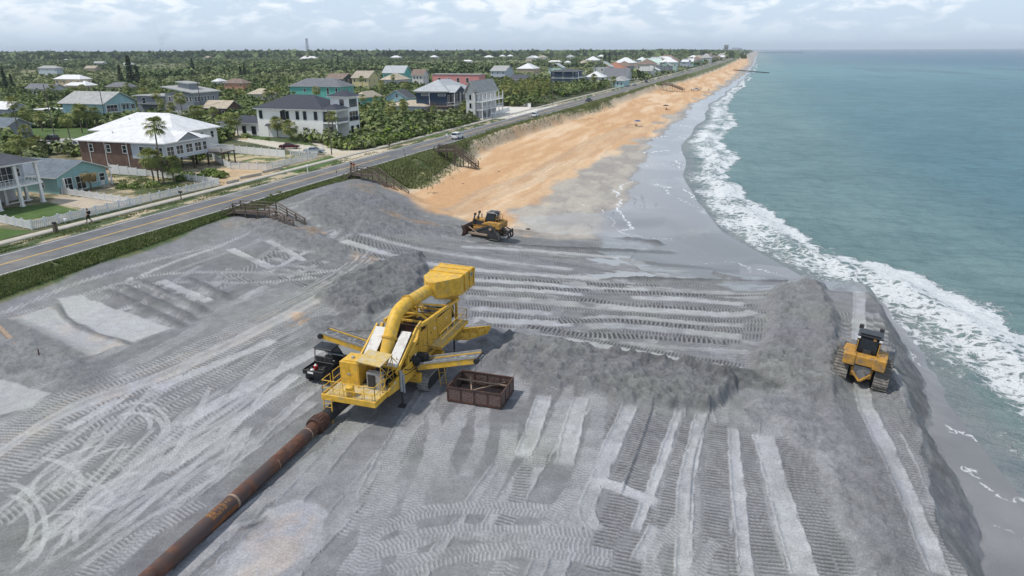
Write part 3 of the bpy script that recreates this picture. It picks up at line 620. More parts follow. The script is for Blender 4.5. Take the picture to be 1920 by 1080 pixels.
wv = N.n('ShaderNodeVectorMath', {1: (2.4, 2.4, 0)}, {0: wn.outputs['Color'], 2: gp}, operation='MULTIPLY_ADD').outputs[0]
vo = N.n('ShaderNodeTexVoronoi', {'Scale': .8}, {'Vector': wv}, feature='DISTANCE_TO_EDGE').outputs['Distance']
vo2 = N.n('ShaderNodeTexVoronoi', {'Scale': 2.6}, {'Vector': wv}, feature='DISTANCE_TO_EDGE').outputs['Distance']
fn = N.noise(1.1, wv, 6, .68); fn2 = N.noise(.16, gp, 3)
pat = N.m('ADD', N.m('MULTIPLY', vo, 1.0), N.m('ADD', N.m('MULTIPLY', vo2, .55), N.m('MULTIPLY', fn, .75)))
fm = N.rng(N.m('SUBTRACT', N.m('ADD', N.m('MULTIPLY', fo, 1.0), N.m('MULTIPLY', N.m('SUBTRACT', fn2, .5), .7)), pat), -.14, .22)
fm = N.m('MULTIPLY', fm, N.rng(fo, .02, .2))
dk = N.noise(.05, gp, 4); dk2 = N.noise(.5, N.n('ShaderNodeMapping', {'Scale': (.35, 1.0, 1)}, {'Vector': gp}).outputs[0], 4, .65); cv = N.mix(N.rng(dk, .35, .65, .0, .25), ca, (.03, .10, .12)); cv = N.mix(N.rng(dk2, .42, .66, .0, .32), cv, (.025, .085, .105))
nt.links.new(N.mix(fm, cv, (.66, .69, .71)), b.inputs['Base Color'])
nt.links.new(N.m('ADD', .17, N.m('MULTIPLY', fm, .6)), b.inputs['Roughness'])
b.inputs['IOR'].default_value = 1.33; b.inputs['Specular IOR Level'].default_value = .30
st = N.n('ShaderNodeMapping', {'Scale': (.5, 1.0, 1)}, {'Vector': gp}, vector_type='POINT').outputs[0]
h1 = N.noise(2.2, st, 5, .7); h2 = N.noise(.6, st, 4, .6)
hh = N.m('ADD', N.m('MULTIPLY', h1, .45), N.m('ADD', N.m('MULTIPLY', h2, .7), N.m('MULTIPLY', fm, .25)))
bp = N.n('ShaderNodeBump', {'Strength': 1.0, 'Distance': 1.0}, {'Height': hh}); 
df = N.n('ShaderNodeBsdfDiffuse', {}, {'Normal': bp.outputs[0]}); gl_ = N.n('ShaderNodeBsdfGlossy', {'Roughness': .22}, {'Normal': bp.outputs[0]}); nt.links.new(b.inputs['Base Color'].links[0].from_socket, df.inputs['Color'])
fr_ = N.n('ShaderNodeFresnel', {'IOR': 1.33}, {'Normal': bp.outputs[0]}).outputs[0]; ff = N.m('MULTIPLY', N.m('MINIMUM', fr_, .36), N.m('SUBTRACT', 1.0, fm))
ms = N.n('ShaderNodeMixShader', {}, {0: ff, 1: df.outputs[0], 2: gl_.outputs[0]}); on = [q for q in nt.nodes if q.type == 'OUTPUT_MATERIAL'][0]; nt.links.new(ms.outputs[0], on.inputs[0]); nt.nodes.remove(b)
so = mesh_obj('sea', SV[used], mp[qs], mw, smooth=True)
a = so.data.attributes.new('foam', 'FLOAT', 'POINT'); a.data.foreach_set('value', np.clip(inten[used], 0, 1.2).astype(np.float32))
a = so.data.attributes.new('albedo', 'FLOAT_COLOR', 'POINT'); a.data.foreach_set('color', np.c_[cc[used], np.ones(used.sum())].astype(np.float32).ravel())
tag(so, 'green blue sea with white surf along the beach', kind='structure')
# ---- the coast road
def pmat(name, c, rough=.8, var=.15, sc=3., bump=0., metal=0., spec=.4, c2=None, c2s=1., c2t=(.5, .62), bs=20.):
    m, nt, b = new_mat(name); N = NT(nt); tc = N.n('ShaderNodeTexCoord').outputs['Object']
    n_ = N.noise(sc, tc, 5, .6); k = N.rng(n_, .3, .7, 1-var, 1+var)
    base = N.mix(1.0, c+(1,), (1, 1, 1, 1), 'MULTIPLY')
    s = nt.nodes.new('ShaderNodeVectorMath'); s.operation = 'SCALE'; s.inputs[0].default_value = c; nt.links.new(k, s.inputs['Scale']); o = s.outputs[0]
    if c2: o = N.mix(N.rng(N.noise(c2s, tc, 6, .65), *c2t), o, c2)
    nt.links.new(o, b.inputs['Base Color']); b.inputs['Roughness'].default_value = rough; b.inputs['Metallic'].default_value = metal; b.inputs['Specular IOR Level'].default_value = spec
    if bump:
        bb = N.n('ShaderNodeBump', {'Strength': bump, 'Distance': .02}, {'Height': N.noise(bs, tc, 3)}); nt.links.new(bb.outputs[0], b.inputs['Normal'])
    return m
M = {}
M['asphalt'] = pmat('asphalt', (.125, .128, .135), .9, .14, .6, .3, c2=(.19, .185, .175), c2s=.16, c2t=(.46, .66))
M['concrete'] = pmat('concrete', (.42, .39, .34), .9, .12, 1.2, .2)
M['paint_white'] = pmat('road_paint_white', (.62, .62, .60), .8, .2, 3.)
M['paint_yellow'] = pmat('road_paint_yellow', (.62, .40, .10), .8, .2, 3.)
ry = np.r_[np.arange(-60, 300, 4.), np.arange(300, 1200, 12.), np.arange(1200, 6500, 60.)]
def strip(name, a, b_, z0, mat, y0=-60, y1=6500, thick=0, ws=None):
    yy = ry[(ry >= y0) & (ry <= y1)]; yy = np.unique(np.r_[y0, yy, y1]); c = xr(yy)
    lx, rx = c+a, c+b_
    if thick:
        V = np.c_[np.r_[lx, rx, lx, rx], np.r_[yy]*1 if 0 else np.tile(yy, 4), np.r_[np.full(2*len(yy), z0), np.full(2*len(yy), z0-thick)]]
        n = len(yy); i = np.arange(n-1); F_ = np.r_[np.c_[i, i+n, i+n+1, i+1], np.c_[i+2*n, i, i+1, i+2*n+1], np.c_[i+n, i+3*n, i+3*n+1, i+n+1]]
    else:
        V = np.c_[np.r_[lx, rx], np.tile(yy, 2), np.full(2*len(yy), z0)]; n = len(yy); i = np.arange(n-1); F_ = np.c_[i, i+n, i+n+1, i+1]
    return V, F_
def strips(name, L, mat, kind='structure', label=None):
    Vs, Fs, o = [], [], 0
    for args in L:
        V, F_ = strip(name, *args[:4], None, *args[4:]) if 0 else strip(name, args[0], args[1], args[2], None, **(args[3] if len(args) > 3 else {}))
        Vs.append(V); Fs.append(F_+o); o += len(V)
    return tag(mesh_obj(name, np.vstack(Vs), np.vstack(Fs), mat), label, kind=kind)
strips('road', [(-4.1, 4.1, .05)], M['asphalt'], label='two lane asphalt coast road')
strips('road_edge_lines', [(-3.62, -3.48, .056), (3.48, 3.62, .056)], M['paint_white'])
cl = [(-.16, -.05, .056)]
yv = -60
cl.append((.05, .16, .056, dict(y0=-60, y1=137)))
y_ = 158
cl = [(-.17, -.05, .056, dict(y0=-60, y1=137)), (.05, .17, .056, dict(y0=-60, y1=137)), (-.17, -.05, .056, dict(y0=148, y1=6000)), (.05, .17, .056, dict(y0=148, y1=6000))]
strips('road_centre_lines', cl, M['paint_yellow'])
strips('sidewalk', [(-9.9, -8.2, .09, dict(thick=.15, y1=1500))], M['concrete'], label='concrete pavement on the inland side of the road')
# ---------------------------------------------------------------- object helpers
class MB:
    def __init__(s): s.v = []; s.f = []; s.mi = []; s.m = 0
    def add(s, vs, fs):
        o = len(s.v); s.v += [tuple(map(float, p)) for p in vs]; s.f += [tuple(i+o for i in f) for f in fs]; s.mi += [s.m]*len(fs)
        return s
    def box(s, x0, x1, y0, y1, z0, z1):
        v = [(x, y, z) for z in (z0, z1) for y in (y0, y1) for x in (x0, x1)]
        return s.add(v, [(0, 2, 3, 1), (4, 5, 7, 6), (0, 1, 5, 4), (2, 6, 7, 3), (0, 4, 6, 2), (1, 3, 7, 5)])
    def obox(s, c, ax, ay, az):      # centre and three half vectors
        c, ax, ay, az = map(Vector, (c, ax, ay, az))
        v = [c+ax*i+ay*j+az*k for k in (-1, 1) for j in (-1, 1) for i in (-1, 1)]
        return s.add(v, [(0, 2, 3, 1), (4, 5, 7, 6), (0, 1, 5, 4), (2, 6, 7, 3), (0, 4, 6, 2), (1, 3, 7, 5)])
    def beam(s, a, b, w, h=None, up=(0, 0, 1)):
        a, b = Vector(a), Vector(b); d = b-a; L = d.length
        if L < 1e-6: return s
        d.normalize(); u = Vector(up)
        if abs(d.dot(u)) > .98: u = Vector((0, 1, 0))
        x = d.cross(u).normalized(); y = x.cross(d).normalized()
        return s.obox((a+b)/2, x*w/2, d*L/2, y*(h or w)/2)
    def path(s, pts, w, h=None):
        for a, b in zip(pts[:-1], pts[1:]): s.beam(a, b, w, h)
        return s
    def tube(s, a, b, r, r2=None, n=10, cap=True): return s.tpath([a, b], [r, r if r2 is None else r2], n, cap)
    def tpath(s, pts, rs, n=10, cap=True):
        pts = [Vector(p) for p in pts]
        if not isinstance(rs, (list, tuple)): rs = [rs]*len(pts)
        vs = []; px_ = None
        for i, p in enumerate(pts):
            d = (pts[min(i+1, len(pts)-1)]-pts[max(i-1, 0)])
            if d.length < 1e-7: d = Vector((0, 0, 1))
            d.normalize()
            if px_ is None:
                u = Vector((0, 0, 1)) if abs(d.z) < .9 else Vector((0, 1, 0)); px_ = d.cross(u).normalized()
            px_ = (px_-d*px_.dot(d)).normalized(); py_ = d.cross(px_)
            for k in range(n):
                a = 2*math.pi*k/n; vs.append(p+(px_*math.cos(a)+py_*math.sin(a))*rs[i])
        fs = [(i*n+k, i*n+(k+1) % n, (i+1)*n+(k+1) % n, (i+1)*n+k) for i in range(len(pts)-1) for k in range(n)]
        if cap: fs += [tuple(range(n-1, -1, -1)), tuple((len(pts)-1)*n+k for k in range(n))]
        return s.add(vs, fs)
    def prism(s, poly, a, b):        # polygon (list of 3d points) pushed from a to b offset vectors
        a, b = Vector(a), Vector(b); n = len(poly)
        vs = [Vector(p)+a for p in poly]+[Vector(p)+b for p in poly]
        return s.add(vs, [tuple(range(n-1, -1, -1)), tuple(range(n, 2*n))]+[(i, (i+1) % n, n+(i+1) % n, n+i) for i in range(n)])
    def ball(s, c, rx, ry=None, rz=None, nu=12, nv=8):
        ry = ry or rx; rz = rz or rx; vs = [(c[0], c[1], c[2]-rz)]
        for j in range(1, nv):
            t = math.pi*j/nv
            for i in range(nu):
                p = 2*math.pi*i/nu; vs.append((c[0]+rx*math.sin(t)*math.cos(p), c[1]+ry*math.sin(t)*math.sin(p), c[2]-rz*math.cos(t)))
        vs.append((c[0], c[1], c[2]+rz)); L = len(vs)-1
        fs = [(0, 1+(i+1) % nu, 1+i) for i in range(nu)]
        fs += [(1+j*nu+i, 1+j*nu+(i+1) % nu, 1+(j+1)*nu+(i+1) % nu, 1+(j+1)*nu+i) for j in range(nv-2) for i in range(nu)]
        fs += [(L, 1+(nv-2)*nu+i, 1+(nv-2)*nu+(i+1) % nu) for i in range(nu)]
        return s.add(vs, fs)
    def build(s, name, mats, parent=None, off=(0, 0, 0), smooth=False, bevel=0):
        me = bpy.data.meshes.new(name); me.from_pydata([(a-off[0], b-off[1], c-off[2]) for a, b, c in s.v], [], s.f)
        mats = mats if isinstance(mats, (list, tuple)) else [mats]
        for m in mats: me.materials.append(M[m] if isinstance(m, str) else m)
        if len(mats) > 1: me.polygons.foreach_set('material_index', s.mi)
        if smooth: me.polygons.foreach_set('use_smooth', [True]*len(s.f)); 
        me.update()
        if smooth and hasattr(me, 'set_sharp_from_angle'): me.set_sharp_from_angle(angle=R_(40))
        o = bpy.data.objects.new(name, me); C.collection.objects.link(o)
        if parent is not None: o.parent = parent
        if bevel:
            bv = o.modifiers.new('bevel', 'BEVEL'); bv.width = bevel; bv.segments = 1; bv.limit_method = 'ANGLE'
        return o
def thing(name, label, cat, loc, rz=0, group=None, rx=0, ry_=0):
    o = bpy.data.objects.new(name, None); C.collection.objects.link(o); o.location = tuple(map(float, loc)); o.rotation_euler = (rx, ry_, rz)
    o.empty_display_size = .5
    return tag(o, label, cat, group)
def dup(root, loc, rz=0, label=None, group=None, scale=None):
    r = root.copy(); C.collection.objects.link(r); r.location = tuple(map(float, loc)); r.rotation_euler = (0, 0, rz)
    if scale: r.scale = (scale,)*3 if isinstance(scale, (int, float)) else scale
    if label: r['label'] = label
    if group: r['group'] = group
    for ch in list(root.children):
        c = ch.copy(); C.collection.objects.link(c); c.parent = r
        for g in list(ch.children):
            d = g.copy(); C.collection.objects.link(d); d.parent = c
    return r
# machine paint and friends
M['yellow'] = pmat('yellow_paint', (.64, .385, .045), .5, .16, 2.5, .15, c2=(.40, .30, .15), c2s=1.7, c2t=(.50, .72))
M['yellow_worn'] = pmat('worn_yellow_paint', (.60, .36, .045), .6, .2, 3, 0, c2=(.20, .12, .05), c2s=3.0, c2t=(.52, .68))
M['yellow_deck'] = pmat('dusty_yellow_deck', (.52, .38, .14), .8, .15, 3, 0, c2=(.48, .42, .30), c2s=2.0, c2t=(.45, .65))
M['dozer_yellow'] = pmat('dozer_yellow_paint', (.46, .24, .04), .6, .18, 3, 0, c2=(.24, .16, .09), c2s=2.2, c2t=(.46, .68))
M['rust'] = pmat('rusty_steel', (.085, .042, .03), .75, .3, 3, .3, c2=(.045, .03, .028), c2s=1.4, c2t=(.45, .62))
M['rust_pipe'] = pmat('rusty_pipe_steel', (.115, .05, .030), .7, .35, 2.2, .3, c2=(.07, .048, .045), c2s=.8, c2t=(.42, .6))
M['rust_orange'] = pmat('orange_rust', (.17, .062, .020), .8, .25, 4)
M['weld'] = pmat('weld_band', (.30, .22, .16), .7, .2, 6)
M['chalk'] = pmat('orange_chalk', (.34, .17, .05), .8, .3, 9)
M['rubber'] = pmat('black_rubber', (.022, .022, .024), .8, .2, 6)
M['belt'] = pmat('conveyor_belt', (.12, .125, .135), .8, .25, 5, .4, c2=(.26, .27, .28), c2s=2.5)
M['dusty_grey'] = pmat('dusty_grey_steel', (.30, .30, .30), .7, .2, 4)
M['steel'] = pmat('worn_steel', (.20, .205, .215), .5, .25, 5, metal=.5, c2=(.30, .28, .25), c2s=3.)
M['track_steel'] = pmat('track_steel', (.26, .255, .25), .7, .25, 6, metal=.1, c2=(.36, .35, .33), c2s=3.)
M['dozer_track'] = pmat('dozer_track_steel', (.13, .12, .11), .7, .25, 6, metal=.1, c2=(.22, .20, .175), c2s=3.)
M['dark'] = pmat('dark_steel', (.035, .035, .038), .55, .2, 5)
M['black'] = pmat('black_paint', (.014, .015, .018), .35, .1, 5)
M['chute'] = pmat('pale_wear_plate', (.60, .59, .57), .6, .12, 2, 0, c2=(.48, .45, .42), c2s=2.)
M['glass'] = pmat('dark_glass', (.02, .028, .035), .08, .1, 1, spec=.8)
M['glass_blue'] = pmat('sky_lit_glass', (.05, .08, .11), .08, .1, 1, spec=.8)
M['red'] = pmat('red_plastic', (.45, .03, .02), .4, .1, 3)
M['white'] = pmat('white_plastic', (.75, .75, .73), .4, .05, 3)
M['chrome'] = pmat('silver_pipe', (.38, .42, .47), .35, .1, 4, metal=.6)
GZ = -1.6
# ------------------------------------------------ screening plant
O = (-22.2, 41.0, -1.6)
sp_ = thing('screening_plant', 'large yellow tracked sand screening plant fed by the rusty pipe, standing mid site', 'screening machine', O)
def P_(mb, name, mat, parent=sp_, **k): return mb.build(name, mat, parent, off=O if parent is sp_ else O, **k)
b = MB(); b.box(-23.75, -23.45, 37.2, 48.6, -.05, .55); b.box(-21.0, -20.7, 37.2, 48.6, -.05, .55)
for y in (38.6, 41, 43.5, 46, 48.3): b.box(-23.45, -21.0, y, y+.25, .0, .4)
for y in (40.2, 44.3): b.box(-24.0, -20.1, y, y+.4, -.75, -.06)
b.box(-23.3, -21.15, 41.2, 44.6, -.7, -.06); b.prism([(-20.95, 38.4, -.1), (-20.95, 41.2, -.1), (-20.95, 40.6, -.75), (-20.95, 39.2, -.55)], (0, 0, 0), (-2.6, 0, 0))
ch = P_(b, 'chassis', 'yellow_worn', bevel=.02)
b = MB(); b.m = 0; b.box(-24.65, -20.75, 34.85, 38.7, .22, .30); b.m = 1
b.box(-24.72, -20.68, 34.75, 34.86, .0, .42); b.box(-24.73, -24.65, 34.86, 38.7, .0, .42); b.box(-20.76, -20.67, 34.86, 36.4, .0, .42)
b.prism([(-20.7, 36.4, .42), (-20.7, 38.9, .95), (-20.7, 41.0, .95), (-20.7, 40.6, -.25), (-20.7, 38.6, -.25), (-20.7, 36.4, 0)], (0, 0, 0), (.10, 0, 0))
deck = P_(b, 'deck', ['yellow_deck', 'yellow'], bevel=.015)
def railing(mb, pts, hs=(.55, 1.1), post=1.0, r=.028):
    for a, c in zip(pts[:-1], pts[1:]):
        a, c = Vector(a), Vector(c); n = max(1, round((c-a).length/post))
        for i in range(n+1): p = a.lerp(c, i/n); mb.tube(p, p+Vector((0, 0, hs[-1])), r, n=6)
        for h in hs: mb.tube(a+Vector((0, 0, h)), c+Vector((0, 0, h)), r, n=6)
b = MB(); railing(b, [(-24.65, 37.4, .3), (-24.65, 36.2, .3)]); railing(b, [(-24.65, 35.9, .3), (-24.65, 34.9, .3), (-20.75, 34.9, .3), (-20.75, 36.3, .3)], post=.85)
for x in (-23.4, -23.0, -22.2, -21.7, -20.95): b.tube((x, 34.9, .3), (x, 34.9, .88), .02, n=5)
P_(b, 'deck_railing', 'yellow')
def ladder(mb, a, c, w, n, side=(1, 0, 0), r=.03):
    a, c, s_ = Vector(a), Vector(c), Vector(side)*w/2
    for q in (-s_, s_): mb.beam(a+q, c+q, .06, .06)
    for i in range(n): p = a.lerp(c, (i+.5)/n); mb.tube(p-s_, p+s_, r*.8, n=5)
b = MB(); ladder(b, (-24.15, 34.5, -1.6), (-24.25, 34.76, .2), .6, 7); P_(b, 'ladder', 'yellow_worn')
b = MB(); ladder(b, (-19.0, 41.9, -1.6), (-19.75, 43.0, .35), .45, 6, side=(.8, .6, 0)); P_(b, 'ladder', 'yellow_worn')
b = MB(); b.box(-24.4, -22.95, 36.75, 38.3, .32, 1.95); b.box(-24.2, -23.15, 36.95, 38.05, 1.95, 2.03); b.beam((-24.4, 36.74, 1.15), (-22.95, 36.74, 1.15), .015); b.beam((-23.68, 36.74, .35), (-23.68, 36.74, 1.9), .015); b.beam((-22.94, 36.8, 1.15), (-22.94, 38.3, 1.15), .015)
gb_ = P_(b, 'generator_cabinet', 'yellow', bevel=.03)
b = MB(); b.box(-23.85, -23.6, 36.70, 36.76, 1.05, 1.15); P_(b, 'latch', 'dusty_grey', parent=gb_)
b = MB(); b.ball((-23.7, 37.4, 2.07), .14, .14, .09); P_(b, 'cap', 'dusty_grey', parent=gb_, smooth=True)
b = MB(); b.tube((-22.85, 35.35, .3), (-22.85, 35.35, .95), .30, n=16); b.ball((-22.85, 35.35, .95), .30, .3, .1, nu=16); P_(b, 'deck_tank', 'yellow', smooth=True)
b = MB(); b.m = 0; b.box(-22.25, -21.15, 36.55, 36.95, .3, 1.55); b.m = 1; b.box(-22.15, -21.6, 36.5, 36.56, .45, 1.40); b.m = 2; b.box(-22.1, -21.2, 36.95, 38.6, .4, 1.25); b.tube((-21.7, 37.4, 1.25), (-21.7, 37.4, 1.75), .22, n=12); b.box(-21.5, -21.1, 37.6, 38.9, .4, .9); b.tube((-21.05, 37.2, .6), (-21.05, 38.8, .75), .06, n=8)
P_(b, 'engine', ['dusty_grey', 'dark', 'rubber'], bevel=.01)
b = MB(); b.prism([(-22.9, 36.4, 2.28), (-20.95, 36.2, 2.22), (-20.95, 38.0, 2.34), (-22.9, 38.2, 2.36)], (0, 0, 0), (0, 0, .06)); P_(b, 'engine_canopy', 'yellow_deck')
b = MB()
for x, y in ((-22.85, 36.45), (-21.0, 36.3), (-21.0, 37.95), (-22.85, 38.15)): b.tube((x, y, .3), (x, y, 2.28), .035, n=6)
for a, c in (((-21, 36.3, .3), (-21, 37.95, 2.25)), ((-21, 37.95, .4), (-21, 36.3, 2.2)), ((-21, 37.95, 2.2), (-21.0, 39.2, .9)), ((-21, 36.3, 1.5), (-21, 39.0, 1.1)), ((-21, 36.3, 1.0), (-21, 39.3, .95)), ((-21, 38.6, .95), (-21, 38.6, 1.9)), ((-22.85, 36.45, 2.2), (-21, 36.3, 2.2)), ((-22.85, 38.15, 2.2), (-21, 37.95, 2.2)), ((-22.85, 36.45, 2.2), (-22.85, 38.15, 2.2))): b.tube(a, c, .03, n=6)
P_(b, 'canopy_frame', 'yellow_worn')
# main pipe
def spl(ps, n=8):
    o = []
    for i in range(len(ps)-1):
        p0, p1, p2, p3 = Vector(ps[max(i-1, 0)]), Vector(ps[i]), Vector(ps[i+1]), Vector(ps[min(i+2, len(ps)-1)])
        for k in range(n):
            t = k/n; o.append(.5*((2*p1)+(p2-p0)*t+(2*p0-5*p1+4*p2-p3)*t*t+(3*p1-p0-3*p2+p3)*t**3))
    return o+[Vector(ps[-1])]
pp = [(-22.2, 38.7, .75), (-22.2, 39.5, 1.85), (-22.2, 40.35, 3.15), (-22.2, 41.3, 4.0), (-22.2, 42.5, 4.22), (-22.2, 44, 4.15), (-22.2, 47.3, 3.95)]
b = MB(); b.tpath(spl(pp), .49, n=22)
pipe_ = P_(b, 'feed_pipe', 'yellow', smooth=True)
def flange(p, d, r, t=.07, n=22):
    mb = MB(); d = Vector(d).normalized(); p = Vector(p); mb.tube(p-d*t, p-d*.01, r, n=n); mb.tube(p+d*.01, p+d*t, r, n=n)
    for k in range(n): pass
    return mb
P_(flange((-22.2, 40.0, 2.62), (0, .55, .83), .60), 'flange', 'yellow_worn', parent=pipe_, smooth=True)
P_(flange((-22.2, 43.1, 4.23), (0, 1, -.02), .60), 'flange', 'yellow_worn', parent=pipe_, smooth=True)
b = MB(); b.tpath([(-24.05, 35.25, -.82), (-23.8, 36.0, -.6), (-23.3, 36.9, -.3), (-22.8, 37.6, .0), (-22.4, 38.2, .35), (-22.2, 38.75, .8)], .47, n=18); P_(b, 'inlet_pipe', 'dark', smooth=True)
# side frames of the screen box
for sx_, side in ((-23.75, -1), (-20.75, 1)):
    b = MB(); w_ = .14
    b.path([(sx_, 39.6, .6), (sx_, 39.75, 1.5), (sx_, 41.4, 2.2), (sx_, 41.9, 2.9)], .22, .26)
    b.path([(sx_, 42.2, 2.95), (sx_, 43.3, 2.85), (sx_, 49.4, 2.5)], .22, .26)
    b.path([(sx_, 43.2, .55), (sx_, 43.2, 2.85)], .2, .2); b.path([(sx_, 41.6, .55), (sx_, 41.6, 2.2)], .14); b.path([(sx_, 48.9, .5), (sx_, 48.9, 2.45)], .2, .2)
    b.path([(sx_, 45.0, .55), (sx_, 45.0, 2.7)], .12); b.path([(sx_, 47.7, .55), (sx_, 47.7, 2.55)], .12); b.path([(sx_, 47.8, 2.5), (sx_, 48.8, .8)], .09); b.path([(sx_, 41.0, .9), (sx_, 49.0, .8)], .12, .2)
    P_(b, 'side_frame', 'yellow', bevel=.012)
    b = MB(); b.box(sx_-.04, sx_+.02, 43.35, 44.9, .8, 2.6); b.box(sx_-.04+.07*(side > 0), sx_+.04*side+.02, 45.1, 47.6, .85, 2.4); b.box(sx_-.04, sx_+.02, 40.2, 43.1, .55, 1.7)
    b.box(sx_-.05, sx_+.05, 41.7, 43.05, 1.7, 2.4)
    P_(b, 'side_panel', 'yellow_worn', bevel=.01)
b = MB(); b.m = 0; b.m = 3; b.box(-23.6, -20.9, 41.2, 48.8, 1.15, 1.25); b.m = 0; b.add([(-23.6, 41.6, 2.3), (-20.9, 41.6, 2.3), (-20.9, 43.2, 1.4), (-23.6, 43.2, 1.4)], [(0, 1, 2, 3)]); b.box(-23.6, -20.9, 48.6, 48.75, 1.2, 2.4)
b.m = 1; b.box(-23.6, -20.9, 41.5, 41.65, 1.3, 1.95); b.box(-23.6, -20.9, 43.4, 43.5, 1.2, 2.3); b.m = 2
for y in (43.2, 44.6, 46.0): b.beam((-23.65, y, 2.75), (-20.85, y, 2.75), .12, .14)
b.beam((-23.6, 43.5, 2.6), (-20.9, 46.0, 2.6), .08); 
b.m = 3
for y in np.arange(43.7, 48.5, .6): b.beam((-23.6, y, 1.75), (-20.9, y, 1.75), .05)
P_(b, 'screen_box', ['belt', 'rust', 'yellow_worn', 'dark'])
# diagonal rafters by the hopper
b = MB(); b.beam((-22.3, 43.3, 3.75), (-20.75, 43.5, 2.85), .13, .13); b.beam((-22.2, 44.2, 3.75), (-20.75, 47.1, 2.72), .12, .12); b.beam((-21.9, 46.3, 3.8), (-20.75, 48.9, 2.65), .14, .14)
b.beam((-22.3, 43.3, 3.75), (-23.7, 43.5, 2.85), .13); b.beam((-22.2, 44.2, 3.75), (-23.7, 47.1, 2.72), .12)
P_(b, 'roof_brace', 'yellow')
b = MB(); b.m = 0; b.prism([(-22.1, 44.35, 3.66), (-21.9, 46.2, 3.70), (-20.95, 48.4, 2.72), (-20.98, 46.7, 2.70)], (0, 0, 0), (0, 0, .05)); P_(b, 'white_cover_panel', 'chute')
for x0, x1, f_ in ((-23.75, -22.85, 0), (-21.55, -20.78, 1)):
    b = MB(); b.prism([(x0, 38.15+.2*(1-f_), 1.35), (x1, 38.15+.2*(1-f_), 1.35), (x1, 40.95-.3*f_, 2.95), (x0, 40.95-.3*f_, 2.95)], (0, 0, 0), (0, -.03, .06)); b.beam((x0, 39.5, 2.12), (x1, 39.5, 2.12), .02)
    P_(b, 'chute_plate', 'chute')
b = MB(); b.beam((-20.70, 37.9, 1.0), (-20.70, 41.3, 3.0), .12, .3); b.beam((-20.70, 41.3, 3.0), (-20.70, 42.1, 3.2), .12, .3); b.beam((-23.83, 37.9, 1.2), (-23.83, 41.3, 3.0), .12, .3); b.beam((-23.9, 38.1, 1.3), (-20.8, 38.1, 1.3), .14, .2)
for k in range(5): b.beam((-20.55, 41.5+k*.01, .9+k*.4), (-20.55, 42.0, .9+k*.4), .04)
b.beam((-20.52, 41.5, .5), (-20.52, 41.5, 2.7), .05); b.beam((-20.52, 42.0, .5), (-20.52, 42.0, 2.7), .05)
P_(b, 'chute_frame', 'yellow')
# hopper
hx0, hx1 = -23.15, -20.05
b = MB(); zt = 4.75
A1 = [(hx0, 47.6, zt), (hx1+.25, 46.9, zt-.12), (hx1, 48.4, zt), (hx1, 51.1, zt+.03), (hx0, 51.3, zt+.03)]
b.add([(-23.1, 47.9, zt), (-22.3, 46.6, zt-.02), (-21.5, 46.6, zt-.02), (-20.1, 48.3, zt), (-20.05, 51.1, zt+.03), (-23.15, 51.3, zt+.03),
       (-23.1, 47.9, 3.9), (-22.3, 46.6, 3.5), (-21.5, 46.6, 3.4), (-20.1, 48.3, 3.3), (-20.05, 51.0, 3.35), (-23.15, 51.0, 3.5),
       (-22.9, 48.6, 2.5), (-22.7, 48.1, 2.5), (-21.6, 48.1, 2.5), (-21.0, 48.7, 2.5), (-21.0, 49.9, 2.5), (-22.9, 49.9, 2.5)],
      [(0, 1, 2, 3, 4, 5), (1, 0, 6, 7), (2, 1, 7, 8), (3, 2, 8, 9), (4, 3, 9, 10), (5, 4, 10, 11), (0, 5, 11, 6), (7, 6, 12, 13), (8, 7, 13, 14), (9, 8, 14, 15), (10, 9, 15, 16), (11, 10, 16, 17), (6, 11, 17, 12)])
hop = P_(b, 'hopper', 'yellow')
b = MB()
for y in (49.3, 50.35):
    b.beam((-23.22, y, zt+.05), (-20.0, y-.1, zt+.05), .09, .09); b.beam((-20.0, y-.1, zt+.05), (-20.02, y-.1, 3.3), .09, .09); b.beam((-23.2, y, zt+.05), (-23.2, y, 3.5), .09, .09)
b.beam((-23.2, 51.3, zt+.03), (-20.0, 51.1, zt+.03), .1, .1); b.beam((-20.0, 51.15, zt+.05), (-20.0, 51.1, 3.2), .1, .1); b.beam((-20.0, 48.3, 3.3), (-20.0, 51.1, 3.3), .07)
P_(b, 'stiffener', 'yellow', parent=hop)
b = MB(); b.add([(-20.04, 50.45, 4.45), (-20.04, 50.95, 4.45), (-20.04, 50.95, 4.15), (-20.04, 50.45, 4.15)], [(0, 3, 2, 1)]); 
M['decal'] = pmat('blue_white_decal', (.04, .12, .22), .5, .2, 9, c2=(.6, .6, .58), c2s=6., c2t=(.52, .56)); P_(b, 'decal', 'decal', parent=hop)
b = MB(); b.prism([(-20.03, 50.9, 4.7), (-20.03, 51.6, 4.6), (-20.03, 51.1, 3.3)], (0, 0, 0), (-.04, 0, 0)); P_(b, 'lip_plate', 'yellow_worn', parent=hop); b = MB(); b.prism([(-23.1, 51.1, 4.7), (-23.1, 51.8, 4.6), (-23.1, 51.1, 3.5)], (0, 0, 0), (-.04, 0, 0)); P_(b, 'lip_plate', 'yellow_worn', parent=hop)
# walkways
for side in (1, -1):
    x0, x1 = (-20.62, -19.75) if side > 0 else (-24.75, -23.9)
    b = MB(); b.m = 0; b.box(x0, x1, 43.3, 48.7, .80, .86); b.m = 1; b.box(x0, x1, 43.2, 43.3, .68, .9); b.box(*((x1, x1+.07) if side > 0 else (x0-.07, x0)), 43.2, 48.8, .66, .92); b.box(x0, x1, 48.7, 48.8, .68, .9)
    wk = P_(b, 'walkway', ['yellow_deck', 'yellow'])
    xo_ = x1 if side > 0 else x0
    b = MB(); railing(b, [(xo_, 43.4, .86), (xo_, 48.7, .86), ((x0 if side > 0 else x1), 48.7, .86)], post=1.3); P_(b, 'railing', 'yellow', parent=wk)
